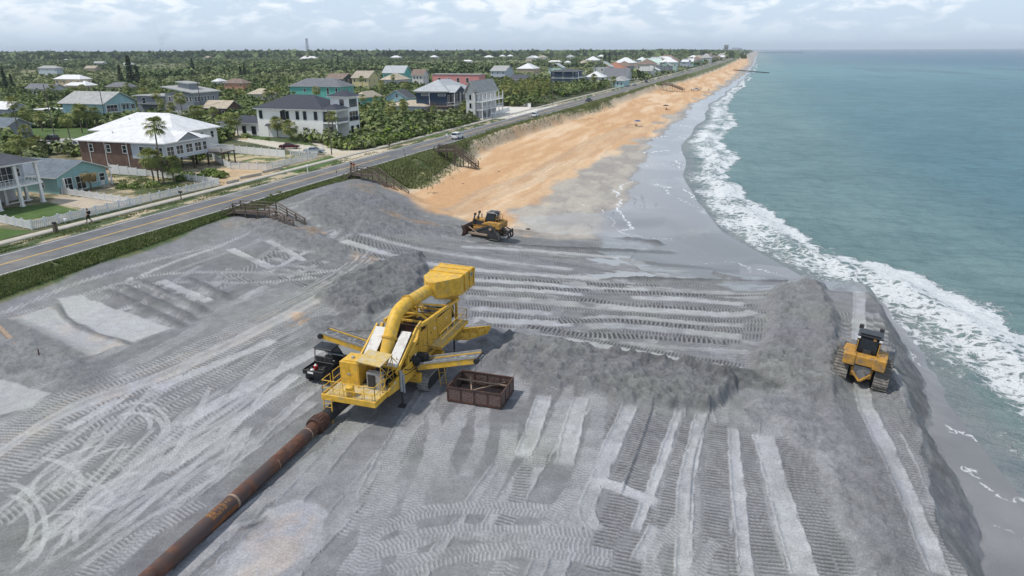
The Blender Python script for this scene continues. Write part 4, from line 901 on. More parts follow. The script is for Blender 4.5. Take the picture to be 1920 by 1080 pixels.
# tail chute
b = MB(); b.prism([(-21.0, 47.6, .3), (-19.5, 47.6, .3), (-17.9, 49.3, .05), (-18.5, 50.0, .05)], (0, 0, 0), (0, 0, .05))
b.prism([(-20.6, 47.2, .75), (-19.4, 47.4, .75), (-17.8, 49.1, .55), (-18.1, 48.9, -.15), (-19.2, 47.6, -.3), (-20.5, 47.2, -.3)], (0, 0, 0), (.04, .1, 0))
for t in (.2, .5, .8): b.beam((-19.4+1.6*t, 47.35+1.7*t, -.25+.2*t), (-19.4+1.6*t, 47.35+1.7*t, .75-.2*t), .06)
P_(b, 'tail_chute', 'yellow_worn')
b = MB(); b.tube((-21, 46.9, 1.0), (-20.9, 46.9, -.4), .35, .5, n=14); P_(b, 'discharge_cone', 'dusty_grey', smooth=True)
# conveyors
def conveyor(x0, z0, x1, z1, y, sgn):
    a, c = Vector((x0, y, z0)), Vector((x1, y, z1)); d = (c-a).normalized(); up = Vector((0, 0, 1)); n_ = Vector((0, 1, 0))
    b = MB(); b.beam(a+n_*-.55, c+n_*-.55, .07, .42); b.beam(a+n_*.55, c+n_*.55, .07, .42)
    for t in np.linspace(.05, .95, 7): p = a.lerp(c, t); b.beam(p-n_*.52+up*-.12, p+n_*.52+up*-.12, .06)
    r = P_(b, 'conveyor', 'yellow', bevel=.01)
    b = MB(); nn = d.cross(n_)*-1 if sgn < 0 else d.cross(n_); nn = nn if nn.z > 0 else -nn
    q = [a+nn*.17, c+nn*.17]; prof = [q[0], q[1], c+d*.2+nn*.05, c+d*.2-nn*.1, c-nn*.17, a-nn*.17, a-d*.2-nn*.1, a-d*.2+nn*.05]
    b.prism(prof, n_*-.42, n_*.42); P_(b, 'belt', 'belt', parent=r)
    b = MB(); b.beam(a-n_*.6+nn*.30, c-n_*.6+nn*.30, .05, .16); b.beam(a+n_*.6+nn*.30, c+n_*.6+nn*.30, .05, .16); P_(b, 'skirt_board', 'dusty_grey', parent=r)
    b = MB(); b.tube(c-n_*.6, c+n_*.6, .17, n=14); b.tube(c-n_*.75, c-n_*.55, .2, n=12); P_(b, 'head_drum', 'rubber', parent=r, smooth=True)
    b = MB(); e = c-d*.1
    for s_ in (-.55, .55): b.tube(e+n_*s_, e+n_*s_+Vector((0, 0, -1.0)), .012, n=4)
    b.tube(a+n_*.6+up*1.3, a.lerp(c, .75)+n_*.6+up*.2, .02, n=5)
    P_(b, 'cable', 'dark', parent=r)
conveyor(-20.35, .35, -15.75, 1.55, 41.0, 1)
conveyor(-24.2, .95, -28.35, 1.75, 41.2, -1)
b = MB(); b.tube((-20.9, 40.5, .95), (-20.2, 40.5, .8), .33, n=16); b.tube((-20.3, 40.5, .8), (-20.1, 40.5, .8), .2, n=12); b.box(-20.7, -19.9, 40.75, 41.5, .55, 1.15); P_(b, 'drive_drum', 'rubber', smooth=True, bevel=.02)
b = MB()
for x in (-23.9, -20.6):
    b.tpath(spl([(x, 38.9, .9), (x, 40.0, .45), (x, 42.0, .62), (x, 44.5, .35), (x, 47.3, .6)], 5), .035, n=5)
    b.tpath(spl([(x, 38.2, 1.1), (x, 38.8, .5), (x, 40.4, .2), (x, 41.5, -.1)], 5), .03, n=5)
P_(b, 'hydraulic_hoses', 'rubber')
for y, z, s_ in ((37.3, .55, .10), (40.6, 1.2, .12), (44.0, 1.9, .14), (46.3, 1.9, .10)): b = MB(); b.box(-20.58, -20.565, y, y+s_*1.6, z, z+s_); P_(b, 'warning_label', 'white')
# jacks
for x, y in ((-20.5, 38.15), (-23.95, 38.15), (-20.45, 47.5), (-24.0, 47.5)):
    b = MB(); b.m = 0; b.tube((x, y, -.4), (x, y, 1.15), .13, n=12); b.tube((x+.2, y, -.5), (x+.2, y, .9), .07, n=8); b.m = 1; b.tube((x, y, -1.55), (x, y, -.4), .075, n=10); b.box(x-.28, x+.28, y-.28, y+.28, -1.62, -1.55)
    P_(b, 'jack', ['chrome', 'dark'], smooth=True)
# tracks
def crawler(name, L, hgt, wd, x, y, z, parent, off, idler=None, shoe=.17, n=None, mat='track_steel', tri=0):
    r = hgt/2
    pts = []
    if tri:            # high drive: raised sprocket at the rear (low y)
        cs = [((tri*.62), hgt-r*.95, r*.72), (L/2-r*.75, r*.8, r*.78), (-L/2+r*.7, r*.72, r*.7)]
    else: cs = None
    def arc_(c, rr, a0, a1, k):
        return [(c[0]+rr*math.cos(a), c[1]+rr*math.sin(a)) for a in np.linspace(a0, a1, k)]
    if not tri:
        loop = arc_((L/2-r, r), r, -math.pi/2, math.pi/2, 9)+arc_((-L/2+r, r), r, math.pi/2, 3*math.pi/2, 9)
    else:
        f = (L/2-.42, .42); rb = (-L/2+.38, .38); sp0 = (-L/2+1.25, hgt-.45)
        loop = arc_(f, .42, -math.pi/2, 1.35, 8)+arc_(sp0, .45, 1.45, 2.6, 6)+arc_(rb, .38, 2.75, 3*math.pi/2, 6)
    loop.append(loop[0]); seg = [math.dist(a, c) for a, c in zip(loop[:-1], loop[1:])]; T = sum(seg); N_ = n or int(T/shoe)
    b = MB(); b2 = MB(); acc = 0; i = 0
    for k in range(N_):
        s_ = T*k/N_
        while acc+seg[i] < s_: acc += seg[i]; i += 1
        t = (s_-acc)/seg[i]; a, c = loop[i], loop[i+1]; p = (a[0]+(c[0]-a[0])*t, a[1]+(c[1]-a[1])*t); d = Vector((0, c[0]-a[0], c[1]-a[1])).normalized(); nn = Vector((0, d.z, -d.y))
        ctr = Vector((x, y+p[0], z+p[1])); b.obox(ctr-nn*.02, Vector((wd/2, 0, 0)), d*(T/N_*.46), nn*.03)
        b.obox(ctr+nn*.035-d*(T/N_*.36), Vector((wd/2, 0, 0)), d*.018, nn*.03)
    o = b.build(name, mat, parent, off=off)
    b = MB(); inner = [(0, p[0]*.93, (p[1]-r)*.84+r) for p in loop[:-1]]
    b.prism([(x, y+q[1], z+q[2]) for q in inner], (-wd*.36, 0, 0), (wd*.36, 0, 0))
    b.build('track_frame', 'dark', o, off=off)
    return o, loop
for x in (-20.05, -24.35): crawler('crawler_track', 3.7, 1.15, .85, x, 42.3, -1.62, sp_, O, n=44)
b = MB(); b.box(-21.1, -20.9, 41.2, 41.5, .5, 1.4)
# -------------------------------------------------- rusty dredge pipe
pl = thing('dredge_pipe', 'long rusty steel pipeline lying on the sand up to the screening plant', 'pipe', (-24.3, 26, GZ))
b = MB(); x_ = -24.35; zc = GZ+.43
b.tube((x_+.45, 10.0, zc), (x_, 33.1, zc+.02), .43, n=28); b.m = 0
po = b.build('pipe_shell', 'rust_pipe', pl, off=(-24.3, 26, GZ), smooth=True)
def p2y(u, v): q = at(u, v, zc+.4); return q[1]
yb = p2y(462, 935); 
for yy, t, r in ((yb, .07, .455), (p2y(556, 868), .03, .442), (yb-8.5, .02, .44), (32.3, .04, .45)):
    xx_ = x_+.45*(33.1-yy)/23.1; b = MB(); b.tube((xx_, yy-t, zc), (xx_, yy+t, zc), r, n=28); b.build('weld_ring', 'weld', po, off=(-24.3, 26, GZ), smooth=True)
b = MB(); xb_ = x_+.45*(33.1-yb)/23.1; b.tube((xb_+.04, yb-2.2, zc), (xb_, yb-.12, zc), .434, n=28, cap=False); b.build('rust_band', 'rust_orange', po, off=(-24.3, 26, GZ), smooth=True)
b = MB(); b.tube((x_, 33.1, zc+.03), (x_, 33.9, zc+.06), .60, .58, n=24); b.tube((x_+.0, 33.9, zc+.06), (x_+.08, 34.3, zc+.10), .58, .50, n=24)
for k in range(20):
    a = 2*math.pi*k/20; b.tube((x_+.60*math.cos(a), 33.25, zc+.03+.60*math.sin(a)), (x_+.60*math.cos(a), 33.75, zc+.05+.60*math.sin(a)), .035, n=5)
b.build('coupling', 'rust', pl, off=(-24.3, 26, GZ), smooth=True)
b = MB(); b.tpath([(x_+.08, 34.3, zc+.10), (-24.2, 34.9, zc+.2), (-24.05, 35.3, zc+.33)], .47, n=18); b.build('rubber_sleeve', 'rubber', pl, off=(-24.3, 26, GZ), smooth=True)
# chalk writing on the pipe: curved marks made from letter strokes
GL = {'1': [((.5, 0), (.5, 1)), ((.2, .75), (.5, 1))], '2': [((0, 1), (1, 1)), ((1, 1), (1, .5)), ((1, .5), (0, .5)), ((0, .5), (0, 0)), ((0, 0), (1, 0))], '3': [((0, 1), (1, 1)), ((1, 1), (1, 0)), ((0, .5), (1, .5)), ((0, 0), (1, 0))],
      '7': [((0, 1), (1, 1)), ((1, 1), (.3, 0))], '5': [((1, 1), (0, 1)), ((0, 1), (0, .5)), ((0, .5), (1, .5)), ((1, .5), (1, 0)), ((1, 0), (0, 0))], '0': [((0, 0), (0, 1)), ((0, 1), (1, 1)), ((1, 1), (1, 0)), ((1, 0), (0, 0))],
      'A': [((0, 0), (.5, 1)), ((.5, 1), (1, 0)), ((.2, .4), (.8, .4))], 'W': [((0, 1), (.25, 0)), ((.25, 0), (.5, .8)), ((.5, .8), (.75, 0)), ((.75, 0), (1, 1))], 'G': [((1, 1), (0, 1)), ((0, 1), (0, 0)), ((0, 0), (1, 0)), ((1, 0), (1, .5)), ((1, .5), (.5, .5))],
      'T': [((0, 1), (1, 1)), ((.5, 0), (.5, 1))], 'E': [((1, 1), (0, 1)), ((0, 1), (0, 0)), ((0, 0), (1, 0)), ((0, .5), (.8, .5))], 'D': [((0, 0), (0, 1)), ((0, 1), (.7, 1)), ((.7, 1), (1, .5)), ((1, .5), (.7, 0)), ((.7, 0), (0, 0))]}
b = MB(); rr_ = .442
def onp(s_, a): return Vector((x_+.45*(33.1-s_)/23.1+rr_*math.sin(a), s_, zc+rr_*math.cos(a)))
for li, (txt, a0) in enumerate((('3271W', -.30), ('AW 1370', .12), ('30272', .55))):
    for ci, chh in enumerate(txt):
        for (u0, v0), (u1, v1) in GL.get(chh, []):
            s0 = yb-1.9+ci*.24; f = lambda u, v: onp(s0+u*.16, a0+.30-v*.30)
            b.beam(f(u0, v0), f(u1, v1), .03, .012, up=f((u0+u1)/2, (v0+v1)/2)-Vector((x_, s0, zc)))
b.build('chalk_marking', 'chalk', po, off=(-24.3, 26, GZ))
# -------------------------------------------------- rusty oversize box
OB = (-15.75, 41.1, GZ); bx = thing('steel_box', 'open rusty steel rock box with mesh sides under the right conveyor', 'steel bin', OB, rz=0)
x0, x1, y0, y1, z0, z1 = -17.75, -13.75, 39.75, 42.5, GZ+.05, GZ+1.15
b = MB()
for (xa, ya, xb, yb_) in ((x0, y0, x1, y0), (x1, y0, x1, y1), (x1, y1, x0, y1), (x0, y1, x0, y0)):
    b.beam((xa, ya, z1), (xb, yb_, z1), .1, .1); b.beam((xa, ya, z0+.1), (xb, yb_, z0+.1), .12, .16)
    n = 4 if xa != xb else 3
    for i in range(n): t = i/n; b.beam((xa+(xb-xa)*t, ya+(yb_-ya)*t, z0), (xa+(xb-xa)*t, ya+(yb_-ya)*t, z1), .09)
for x in (x0+.5, x1-.9): b.box(x, x+.35, y0+.1, y1-.1, GZ-.05, GZ+.05)
b.build('frame', 'rust', bx, off=OB)
M['mesh_rust'] = pmat('rusty_mesh', (.10, .055, .045), .8, .35, 6, c2=(.16, .13, .12), c2s=14., c2t=(.48, .55))
b = MB(); b.box(x0+.05, x1-.05, y0-.01, y0+.02, z0+.15, z1-.05); b.box(x1-.02, x1+.01, y0+.05, y1-.05, z0+.15, z1-.05); b.build('side_panel', 'mesh_rust', bx, off=OB)
b = MB(); b.box(x0+.05, x1-.05, y1-.02, y1+.01, z0+.15, z1-.05); b.box(x0-.01, x0+.02, y0+.05, y1-.05, z0+.15, z1-.05); b.build('side_panel', 'mesh_rust', bx, off=OB)
b = MB(); b.box(x0+.08, x1-.08, y0+.08, y1-.08, z0+.02, z0+.10); b.build('floor_plate', 'mesh_rust', bx, off=OB)
b = MB(); b.beam((x0+.8, y1-.3, z0+.9), (x0+1.7, y0+.3, z0+.9), .09, .06); b.beam((x0+1.7, y0+.5, z0+.85), (x1-.5, y1-.4, z0+.85), .09, .06); b.beam((x0, y0+1.7, z0+.95), (x1, y0+1.7, z0+.95), .08, .08); b.build('brace', 'weld', bx, off=OB)
# -------------------------------------------------- side by side buggy
UO = (-28.2, 40.9, zg(-28.2, 40.9)+.03)
ut = thing('utility_buggy', 'black utility buggy with canopy and loaded cargo bed beside the screening plant', 'buggy', UO, rz=R_(-3))
b = MB(); b.box(-.72, .72, -1.5, -.35, .62, .68)
for a in ((-.74, -.68, -1.5, -.35), (.68, .74, -1.5, -.35)): b.box(*a, .66, .95)
b.box(-.74, .74, -1.54, -1.48, .64, .95); b.box(-.74, .74, -.38, -.32, .66, 1.0); ub = b.build('cargo_bed', 'black', ut, bevel=.015)
b = MB(); b.prism([(0, -.35, .4), (0, .9, .38), (0, 1.45, .45), (0, 1.5, .75), (0, 1.15, .98), (0, .75, 1.02), (0, .7, .62), (0, -.35, .62)], (-.66, 0, 0), (.66, 0, 0)); b.box(-.5, .5, -1.35, -.3, .36, .6)
for sx_ in (-1, 1):
    for y in (-.95, 1.05): b.prism([(0, y-.45, .62), (0, y-.3, .86), (0, y+.3, .86), (0, y+.48, .62)], (sx_*.5, 0, 0), (sx_*.78, 0, 0))
b.build('body', 'black', ut, bevel=.03)
b = MB()
for sx_ in (-.66, .66): b.tpath([(sx_, -.35, .9), (sx_*.93, -.3, 1.85), (sx_*.93, .35, 1.9), (sx_, .85, 1.05)], .035, n=6)
b.tube((-.62, -.3, 1.8), (.62, -.3, 1.8), .03, n=6); b.tube((-.62, .35, 1.88), (.62, .35, 1.88), .03, n=6); b.build('roll_cage', 'dark', ut)
b = MB(); b.prism([(-.68, -.42, 1.86), (.68, -.42, 1.86), (.68, .5, 1.92), (-.68, .5, 1.92)], (0, 0, 0), (0, 0, .07)); b.build('canopy', 'black', ut, bevel=.03)
b = MB(); b.box(-.6, -.03, -.3, .2, .72, .86); b.box(.03, .6, -.3, .2, .72, .86); b.box(-.6, -.03, -.36, -.26, .8, 1.35); b.box(.03, .6, -.36, -.26, .8, 1.35); b.build('seat', 'rubber', ut, bevel=.03)
b = MB(); b.add([(-.6, .86, 1.06), (.6, .86, 1.06), (.56, .42, 1.86), (-.56, .42, 1.86)], [(0, 1, 2, 3)]); b.build('windscreen', 'glass_blue', ut)
for sx_ in (-1, 1):
    for y in (-.95, 1.05):
        b = MB(); b.tube((sx_*.5, y, .32), (sx_*.78, y, .32), .32, n=16); wh = b.build('wheel', 'rubber', ut, smooth=True)
        b = MB(); b.tube((sx_*.74, y, .32), (sx_*.80, y, .32), .15, n=10); b.build('rim', 'dark', wh)
b = MB(); b.box(-.35, .05, -1.56, -1.53, .74, .86); b.build('licence_plate', 'white', ut)
UT = Matrix.Translation(Vector(UO)) @ Matrix.Rotation(R_(-3), 4, 'Z') @ Matrix.Scale(1.22, 4); ut.scale = (1.22,)*3
def on_bed(name, label, cat, p, mb, mat, **k):
    q = UT @ Vector(p); o = mb.build(name, mat, None, **k); o.location = q; return tag(o, label, cat)
b = MB(); b.ball((0, 0, .12), .17, .2, .13); b.tube((0, 0, .2), (0, 0, .3), .04, n=8); on_bed('jug', 'white plastic jug lying in the buggy cargo bed', 'jug', (-.28, -1.2, .69), b, 'white', smooth=True)
b = MB(); b.tube((0, 0, 0), (0, 0, .3), .17, n=14); b.m = 1; b.tube((0, 0, .3), (0, 0, .42), .12, .05, n=12); on_bed('water_cooler', 'red water cooler with white lid in the buggy cargo bed', 'cooler', (-.3, -.8, .69), b, ['red', 'white'], smooth=True)
b = MB(); b.box(-.25, .25, -.3, .3, 0, .28); b.tube((-.15, -.25, .3), (-.15, .25, .3), .05, n=8); b.box(.05, .2, -.1, .2, .28, .36); on_bed('tool_box', 'dark tool box in the buggy cargo bed beside the red cooler', 'tool box', (.32, -.9, .69), b, 'dark', bevel=.02)
# -------------------------------------------------- bulldozers
def dozer(label, loc, rz, rx=0, ry_=0, lgp=.72, ripper=False, blade_up=.0, hw=2.0):
    d = thing('bulldozer', label, 'bulldozer', loc, rz, rx=rx, ry_=ry_); Z = (0, 0, 0)
    tw = lgp; tx = 1.02+tw/2-.25
    for s_ in (-1, 1):
        o, lp = crawler('crawler_track', 3.9, 1.75, tw, s_*tx, 0, 0, d, Z, n=46, tri=1, mat='dozer_track')
        b = MB()
        for yy in np.linspace(-1.2, 1.2, 6): b.tube((s_*tx-tw*.3, yy, .28), (s_*tx+tw*.3, yy, .28), .17, n=12)
        b.tube((s_*tx-tw*.42, -.72, 1.30), (s_*tx+tw*.42, -.72, 1.30), .36, n=16); b.tube((s_*tx-tw*.42, 1.53, .45), (s_*tx+tw*.42, 1.53, .45), .33, n=16)
        b.build('sprocket', 'dark', o, smooth=True)
        b = MB(); b.tube((s_*(tx+tw*.40), -.72, 1.30), (s_*(tx+tw*.50), -.72, 1.30), .20, n=14); b.build('hub', 'weld', o, smooth=True)
    b = MB(); b.box(-.62, .62, -1.55, 2.0, .5, 1.15); b.box(-.48, .48, -1.2, 2.05, 1.15, 1.45); b.build('hull', 'dozer_yellow', d, bevel=.04)
    b = MB(); b.prism([(0, .35, 1.4), (0, 2.15, 1.25), (0, 2.2, 2.05), (0, 2.1, 2.15), (0, .35, 2.25)], (-.5, 0, 0), (.5, 0, 0)); en = b.build('engine_hood', 'dozer_yellow', d, bevel=.05)
    b = MB()
    for s_ in (-1, 1):
        b.box(s_*.505-.008, s_*.505+.008, .55, 1.9, 1.45, 2.0)
    b.box(-.42, .42, 2.175, 2.215, 1.35, 2.0); b.build('grille', 'dark', en)
    b = MB(); b.tube((.22, 1.2, 2.2), (.22, 1.2, 2.75), .06, n=10); b.tube((-.2, 1.5, 2.18), (-.2, 1.5, 2.38), .13, n=12); b.ball((-.2, 1.5, 2.4), .17, .17, .08); b.build('exhaust', 'dark', en, smooth=True)
    # fenders, tanks, rear
    for s_ in (-1, 1):
        b = MB(); b.prism([(0, -1.55, 1.75), (0, -1.45, 2.15), (0, -.2, 2.12), (0, .55, 1.8), (0, .55, 1.72), (0, -.1, 1.78), (0, -1.2, 1.55)], (s_*.62, 0, 0), (s_*1.25, 0, 0)); b.build('fender', 'dozer_yellow', d, bevel=.04)
    b = MB(); b.box(-1.22, -.5, -1.95, -1.3, 1.35, 2.1); b.box(.5, 1.22, -1.95, -1.3, 1.35, 2.1); b.box(-.55, .55, -1.9, -1.2, 1.45, 2.05); b.build('fuel_tank', 'dozer_yellow', d, bevel=.05)
    b = MB(); b.prism([(-.5, 0, 1.35), (.5, 0, 1.35), (.45, 0, .75), (0, 0, .45), (-.45, 0, .75)], (0, -1.75, 0), (0, -1.4, 0)); b.tube((0, -1.9, .75), (0, -1.55, .75), .3, n=16); b.build('winch_housing', 'steel' if not ripper else 'dark', d, smooth=False)
    b = MB(); b.path([(-.55, -1.8, .95), (0, -2.05, .45), (.55, -1.8, .95)], .09, .12); b.build('drawbar', 'dozer_yellow', d)
    # cab
    b = MB(); pr = [(0, -1.1, 2.0), (0, .38, 2.0), (0, .32, 2.45), (0, .1, 3.12), (0, -1.02, 3.12)]
    b.prism(pr, (-.66, 0, 0), (.66, 0, 0)); cb_ = b.build('cab', 'black', d, bevel=.05)
    b = MB(); b.prism([(-.74, -1.2, 3.13), (.74, -1.2, 3.13), (.72, .22, 3.13), (-.72, .22, 3.13)], (0, 0, 0), (0, 0, .08)); b.prism([(-.6, -.95, 3.21), (.6, -.95, 3.21), (.55, .05, 3.21), (-.55, .05, 3.21)], (0, 0, 0), (0, 0, .07)); b.build('cab_roof', 'black', cb_, bevel=.04)
    b = MB(); b.box(-.5, .5, -1.125, -1.105, 2.3, 3.0)
    for s_ in (-1, 1): b.prism([(s_*.672, -.98, 2.3), (s_*.672, .25, 2.3), (s_*.672, .05, 3.02), (s_*.672, -.98, 3.02)], (-.008, 0, 0), (.008, 0, 0))
    b.add([(-.58, .395, 2.2), (.58, .395, 2.2), (.58, .14, 3.04), (-.58, .14, 3.04)], [(0, 1, 2, 3)]); b.build('cab_window', 'glass', cb_)
    for s_, mm in ((-1, 'white'), (1, 'white'), (.45, 'chalk')):
        b = MB(); b.box(s_*.62-.08, s_*.62+.08, -1.26, -1.2, 3.0, 3.12); b.build('work_light', mm, cb_)
    b = MB(); b.box(-.25, .25, -1.25, -1.1, 2.05, 2.3); b.tube((-.35, -1.14, 2.1), (-.35, -1.14, 3.0), .03, n=6); b.build('ac_unit', 'dark', cb_, bevel=.02)
    b = MB(); railing(b, [(-.62, -1.5, 2.1), (-.62, -1.15, 2.1)], hs=(.4, .75), post=.4); railing(b, [(.62, -1.5, 2.1), (.62, -1.15, 2.1)], hs=(.4, .75), post=.4); b.build('grab_rail', 'dozer_yellow', d)
    # lift cylinders and work lights at the front
    for s_ in (-1, 1):
        b = MB(); b.tube((s_*.58, 2.05, 1.5), (s_*.62, 1.75, 2.75), .09, n=10); b.tube((s_*.58, 2.15, 1.5), (s_*.62, 2.62, .9), .05, n=8); b.box(s_*.62-.14, s_*.62+.14, 1.6, 1.85, 2.68, 2.95); b.build('lift_cylinder', 'dark', d, bevel=.02)
        b = MB(); b.path([(s_*1.42, -.4, .5), (s_*1.42, 2.3, .42+blade_up)], .18, .26); b.path([(s_*1.40, .9, .55), (s_*1.2, 2.35, 1.15+blade_up)], .12, .14); b.build('push_arm', 'dozer_yellow' if not ripper else 'weld', d, bevel=.03)
    b = MB(); n = 9; prof = []
    for i in range(n):
        t = i/(n-1); z = .05+1.35*t; y = 2.45+.32*(1-math.sin(math.pi*(.12+.8*t)))*1.2; prof.append((y, z+blade_up))
    vs = []
    for x, dy in ((-hw-.12, .28), (-hw, 0), (hw, 0), (hw+.12, .28)):
        vs += [(x, y+dy, z) for y, z in prof]
    for x, dy in ((-hw-.12, .28), (-hw, 0), (hw, 0), (hw+.12, .28)): vs += [(x, y+dy-.08, z) for y, z in prof]
    fs = []
    for k in range(3):
        for i in range(n-1): a = k*n+i; fs.append((a, a+n, a+n+1, a+1)); a += 4*n; fs.append((a, a+1, a+n+1, a+n))
    for k in range(3):
        a = k*n+n-1; fs.append((a, a+n, a+5*n, a+4*n)); a = k*n; fs.append((a, a+4*n, a+5*n, a+n))
    for k in (0, 3):
        for i in range(n-1): a = k*n+i; fs.append((a, a+1, a+4*n+1, a+4*n))
    b.add(vs, fs)
    for x in (-1.3, -.5, .5, 1.3): b.beam((x, 2.4, .2+blade_up), (x, 2.38, 1.3+blade_up), .08, .1)
    b.beam((-hw+.1, 2.38, .35+blade_up), (hw-.1, 2.38, .35+blade_up), .12, .2); b.build('blade', 'rust' if ripper else 'steel', d)
    if ripper:
        b = MB(); b.beam((-.9, -2.75, .95), (.9, -2.75, .95), .25, .3)
        for s_ in (-.5, .5): b.beam((s_, -1.9, .75), (s_, -2.75, .85), .14, .2); b.beam((s_, -1.85, 1.5), (s_, -2.7, 1.15), .12, .12)
        for s_ in (-.7, 0, .7): b.path([(s_, -2.85, 1.25), (s_, -2.95, .45), (s_, -2.75, .12)], .1, .18)
        b.build('ripper', 'dark', d, bevel=.02)
    return d
pd = atg(1616, 712); zz_ = zg(11.0, 54.0)
dzr = dozer('bulldozer seen from behind on the berm crest above the surf', (10.75, 53.2, zz_+.12), R_(-12), ry_=R_(4.5), rx=R_(-1.5), lgp=.85, hw=1.72); dzr.scale = (1.16,)*3
p_ = atg(918, 441)
dzl = dozer('bulldozer seen side on pushing along the dark sand ridge toward the dunes', (-32.1, 88.5, zg(-32.6, 88.6)+.35), R_(84), rx=R_(2), lgp=.6, ripper=True, blade_up=.1)
dzl.scale = (1.12,)*3
# ---------------------------------------------------------------- houses
def rmetal(name, c, per=.45, dark=.55):
    m, nt, b = new_mat(name); N = NT(nt); tc = N.n('ShaderNodeTexCoord').outputs['Object']; sp_1 = N.n('ShaderNodeSeparateXYZ', links={0: tc}); ge = N.n('ShaderNodeTexCoord').outputs['Normal']; sn = N.n('ShaderNodeSeparateXYZ', links={0: ge})
    k = N.m('GREATER_THAN', N.m('ABSOLUTE', sn.outputs[0]), N.m('ABSOLUTE', sn.outputs[1]))
    co = N.m('ADD', N.m('MULTIPLY', sp_1.outputs[1], k), N.m('MULTIPLY', sp_1.outputs[0], N.m('SUBTRACT', 1.0, k)))
    s = N.m('LESS_THAN', N.m('FRACT', N.m('MULTIPLY', co, 1/per)), .16)
    n_ = N.rng(N.noise(.7, tc, 4), .3, .7, .9, 1.08)
    sv = nt.nodes.new('ShaderNodeVectorMath'); sv.operation = 'SCALE'; sv.inputs[0].default_value = c; nt.links.new(n_, sv.inputs['Scale'])
    nt.links.new(N.mix(N.m('MULTIPLY', s, 1-dark), sv.outputs[0], (0, 0, 0)), b.inputs['Base Color']); b.inputs['Roughness'].default_value = .6; b.inputs['Specular IOR Level'].default_value = .15
    bb = N.n('ShaderNodeBump', {'Strength': .6, 'Distance': .04}, {'Height': s}); nt.links.new(bb.outputs[0], b.inputs['Normal']); return m
def lap(name, c, per=.2, amt=.12):
    m, nt, b = new_mat(name); N = NT(nt); tc = N.n('ShaderNodeTexCoord').outputs['Object']; z = N.n('ShaderNodeSeparateXYZ', links={0: tc}).outputs[2]
    s = N.m('LESS_THAN', N.m('FRACT', N.m('MULTIPLY', z, 1/per)), .18); n_ = N.rng(N.noise(.6, tc, 5, .6), .3, .7, .92, 1.06)
    sv = nt.nodes.new('ShaderNodeVectorMath'); sv.operation = 'SCALE'; sv.inputs[0].default_value = c; nt.links.new(N.m('MULTIPLY', n_, N.m('SUBTRACT', 1.0, N.m('MULTIPLY', s, amt))), sv.inputs['Scale'])
    nt.links.new(sv.outputs[0], b.inputs['Base Color']); b.inputs['Roughness'].default_value = .75; return m
def brick(name, c1, c2):
    m, nt, b = new_mat(name); N = NT(nt); tc = N.n('ShaderNodeTexCoord').outputs['Object']; s = N.n('ShaderNodeSeparateXYZ', links={0: tc})
    v = N.n('ShaderNodeCombineXYZ', links={0: N.m('ADD', s.outputs[0], s.outputs[1]), 1: s.outputs[2]}).outputs[0]
    bt = N.n('ShaderNodeTexBrick', {'Color1': c1+(1,), 'Color2': c2+(1,), 'Mortar': (.16, .12, .10, 1), 'Scale': 2.2, 'Mortar Size': .02}, {'Vector': v})
    nn = N.rng(N.noise(.9, tc, 5), .3, .7, .8, 1.15); sv = nt.nodes.new('ShaderNodeVectorMath'); sv.operation = 'SCALE'; nt.links.new(bt.outputs[0], sv.inputs[0]); nt.links.new(nn, sv.inputs['Scale'])
    nt.links.new(sv.outputs[0], b.inputs['Base Color']); b.inputs['Roughness'].default_value = .9; return m
def shing(name, c): return pmat(name, c, .95, .16, 1.1, .35, c2=tuple(q*1.25 for q in c), c2s=.5, c2t=(.5, .7), bs=7.)
W = {'white': lap('white_siding', (.66, .66, .65), .4, .04), 'stucco': pmat('white_stucco', (.88, .87, .85), .9, .05, .5), 'greyblue': lap('pale_blue_grey_siding', (.46, .51, .58)), 'ltblue': lap('light_blue_siding', (.36, .56, .60)), 'teal': lap('teal_siding', (.12, .44, .38)), 'seafoam': lap('seafoam_siding', (.30, .50, .50)),
     'navy': lap('navy_siding', (.022, .045, .085)), 'charcoal': lap('charcoal_siding', (.06, .07, .09)), 'grey': lap('grey_siding', (.25, .27, .30)), 'ltgrey': lap('light_grey_siding', (.50, .51, .52)), 'pink': pmat('pink_stucco', (.66, .28, .27), .9, .06, .6), 'cream': pmat('cream_stucco', (.62, .50, .33), .9, .08, .6), 'yellow': lap('pale_yellow_siding', (.62, .54, .28)),
     'brick': brick('brown_red_brick', (.15, .085, .065), (.105, .062, .05)), 'orange': pmat('salmon_stucco', (.50, .26, .17), .9, .08, .6), 'tan': pmat('tan_stucco', (.42, .35, .26), .9, .08, .6), 'beige': pmat('beige_stucco', (.55, .50, .42), .9, .08, .6), 'mint': pmat('mint_siding', (.45, .60, .52), .9, .06, .6)}
RF = {'white': rmetal('white_metal_roof', (.70, .70, .71), .8, .78), 'dark': rmetal('dark_metal_roof', (.060, .066, .085), .95, .25), 'silver': rmetal('silver_metal_roof', (.42, .44, .46), .5, .8), 'grey': shing('grey_shingles', (.15, .155, .17)), 'dgrey': shing('dark_shingles', (.075, .08, .095)), 'slate': shing('blue_grey_shingles', (.13, .155, .185)), 'pgrey': shing('pale_grey_shingles', (.33, .335, .33)),
      'brown': shing('brown_shingles', (.20, .15, .125)), 'beige': shing('beige_shingles', (.42, .36, .28)), 'tan': shing('tan_shingles', (.36, .31, .25)), 'red': shing('terracotta_roof', (.32, .15, .10)), 'mint': rmetal('pale_green_roof', (.50, .62, .56), .5, .9)}
M['trim'] = pmat('white_trim', (.74, .74, .73), .6, .04, 2); M['dtrim'] = pmat('dark_trim', (.03, .032, .04), .6, .1, 2)
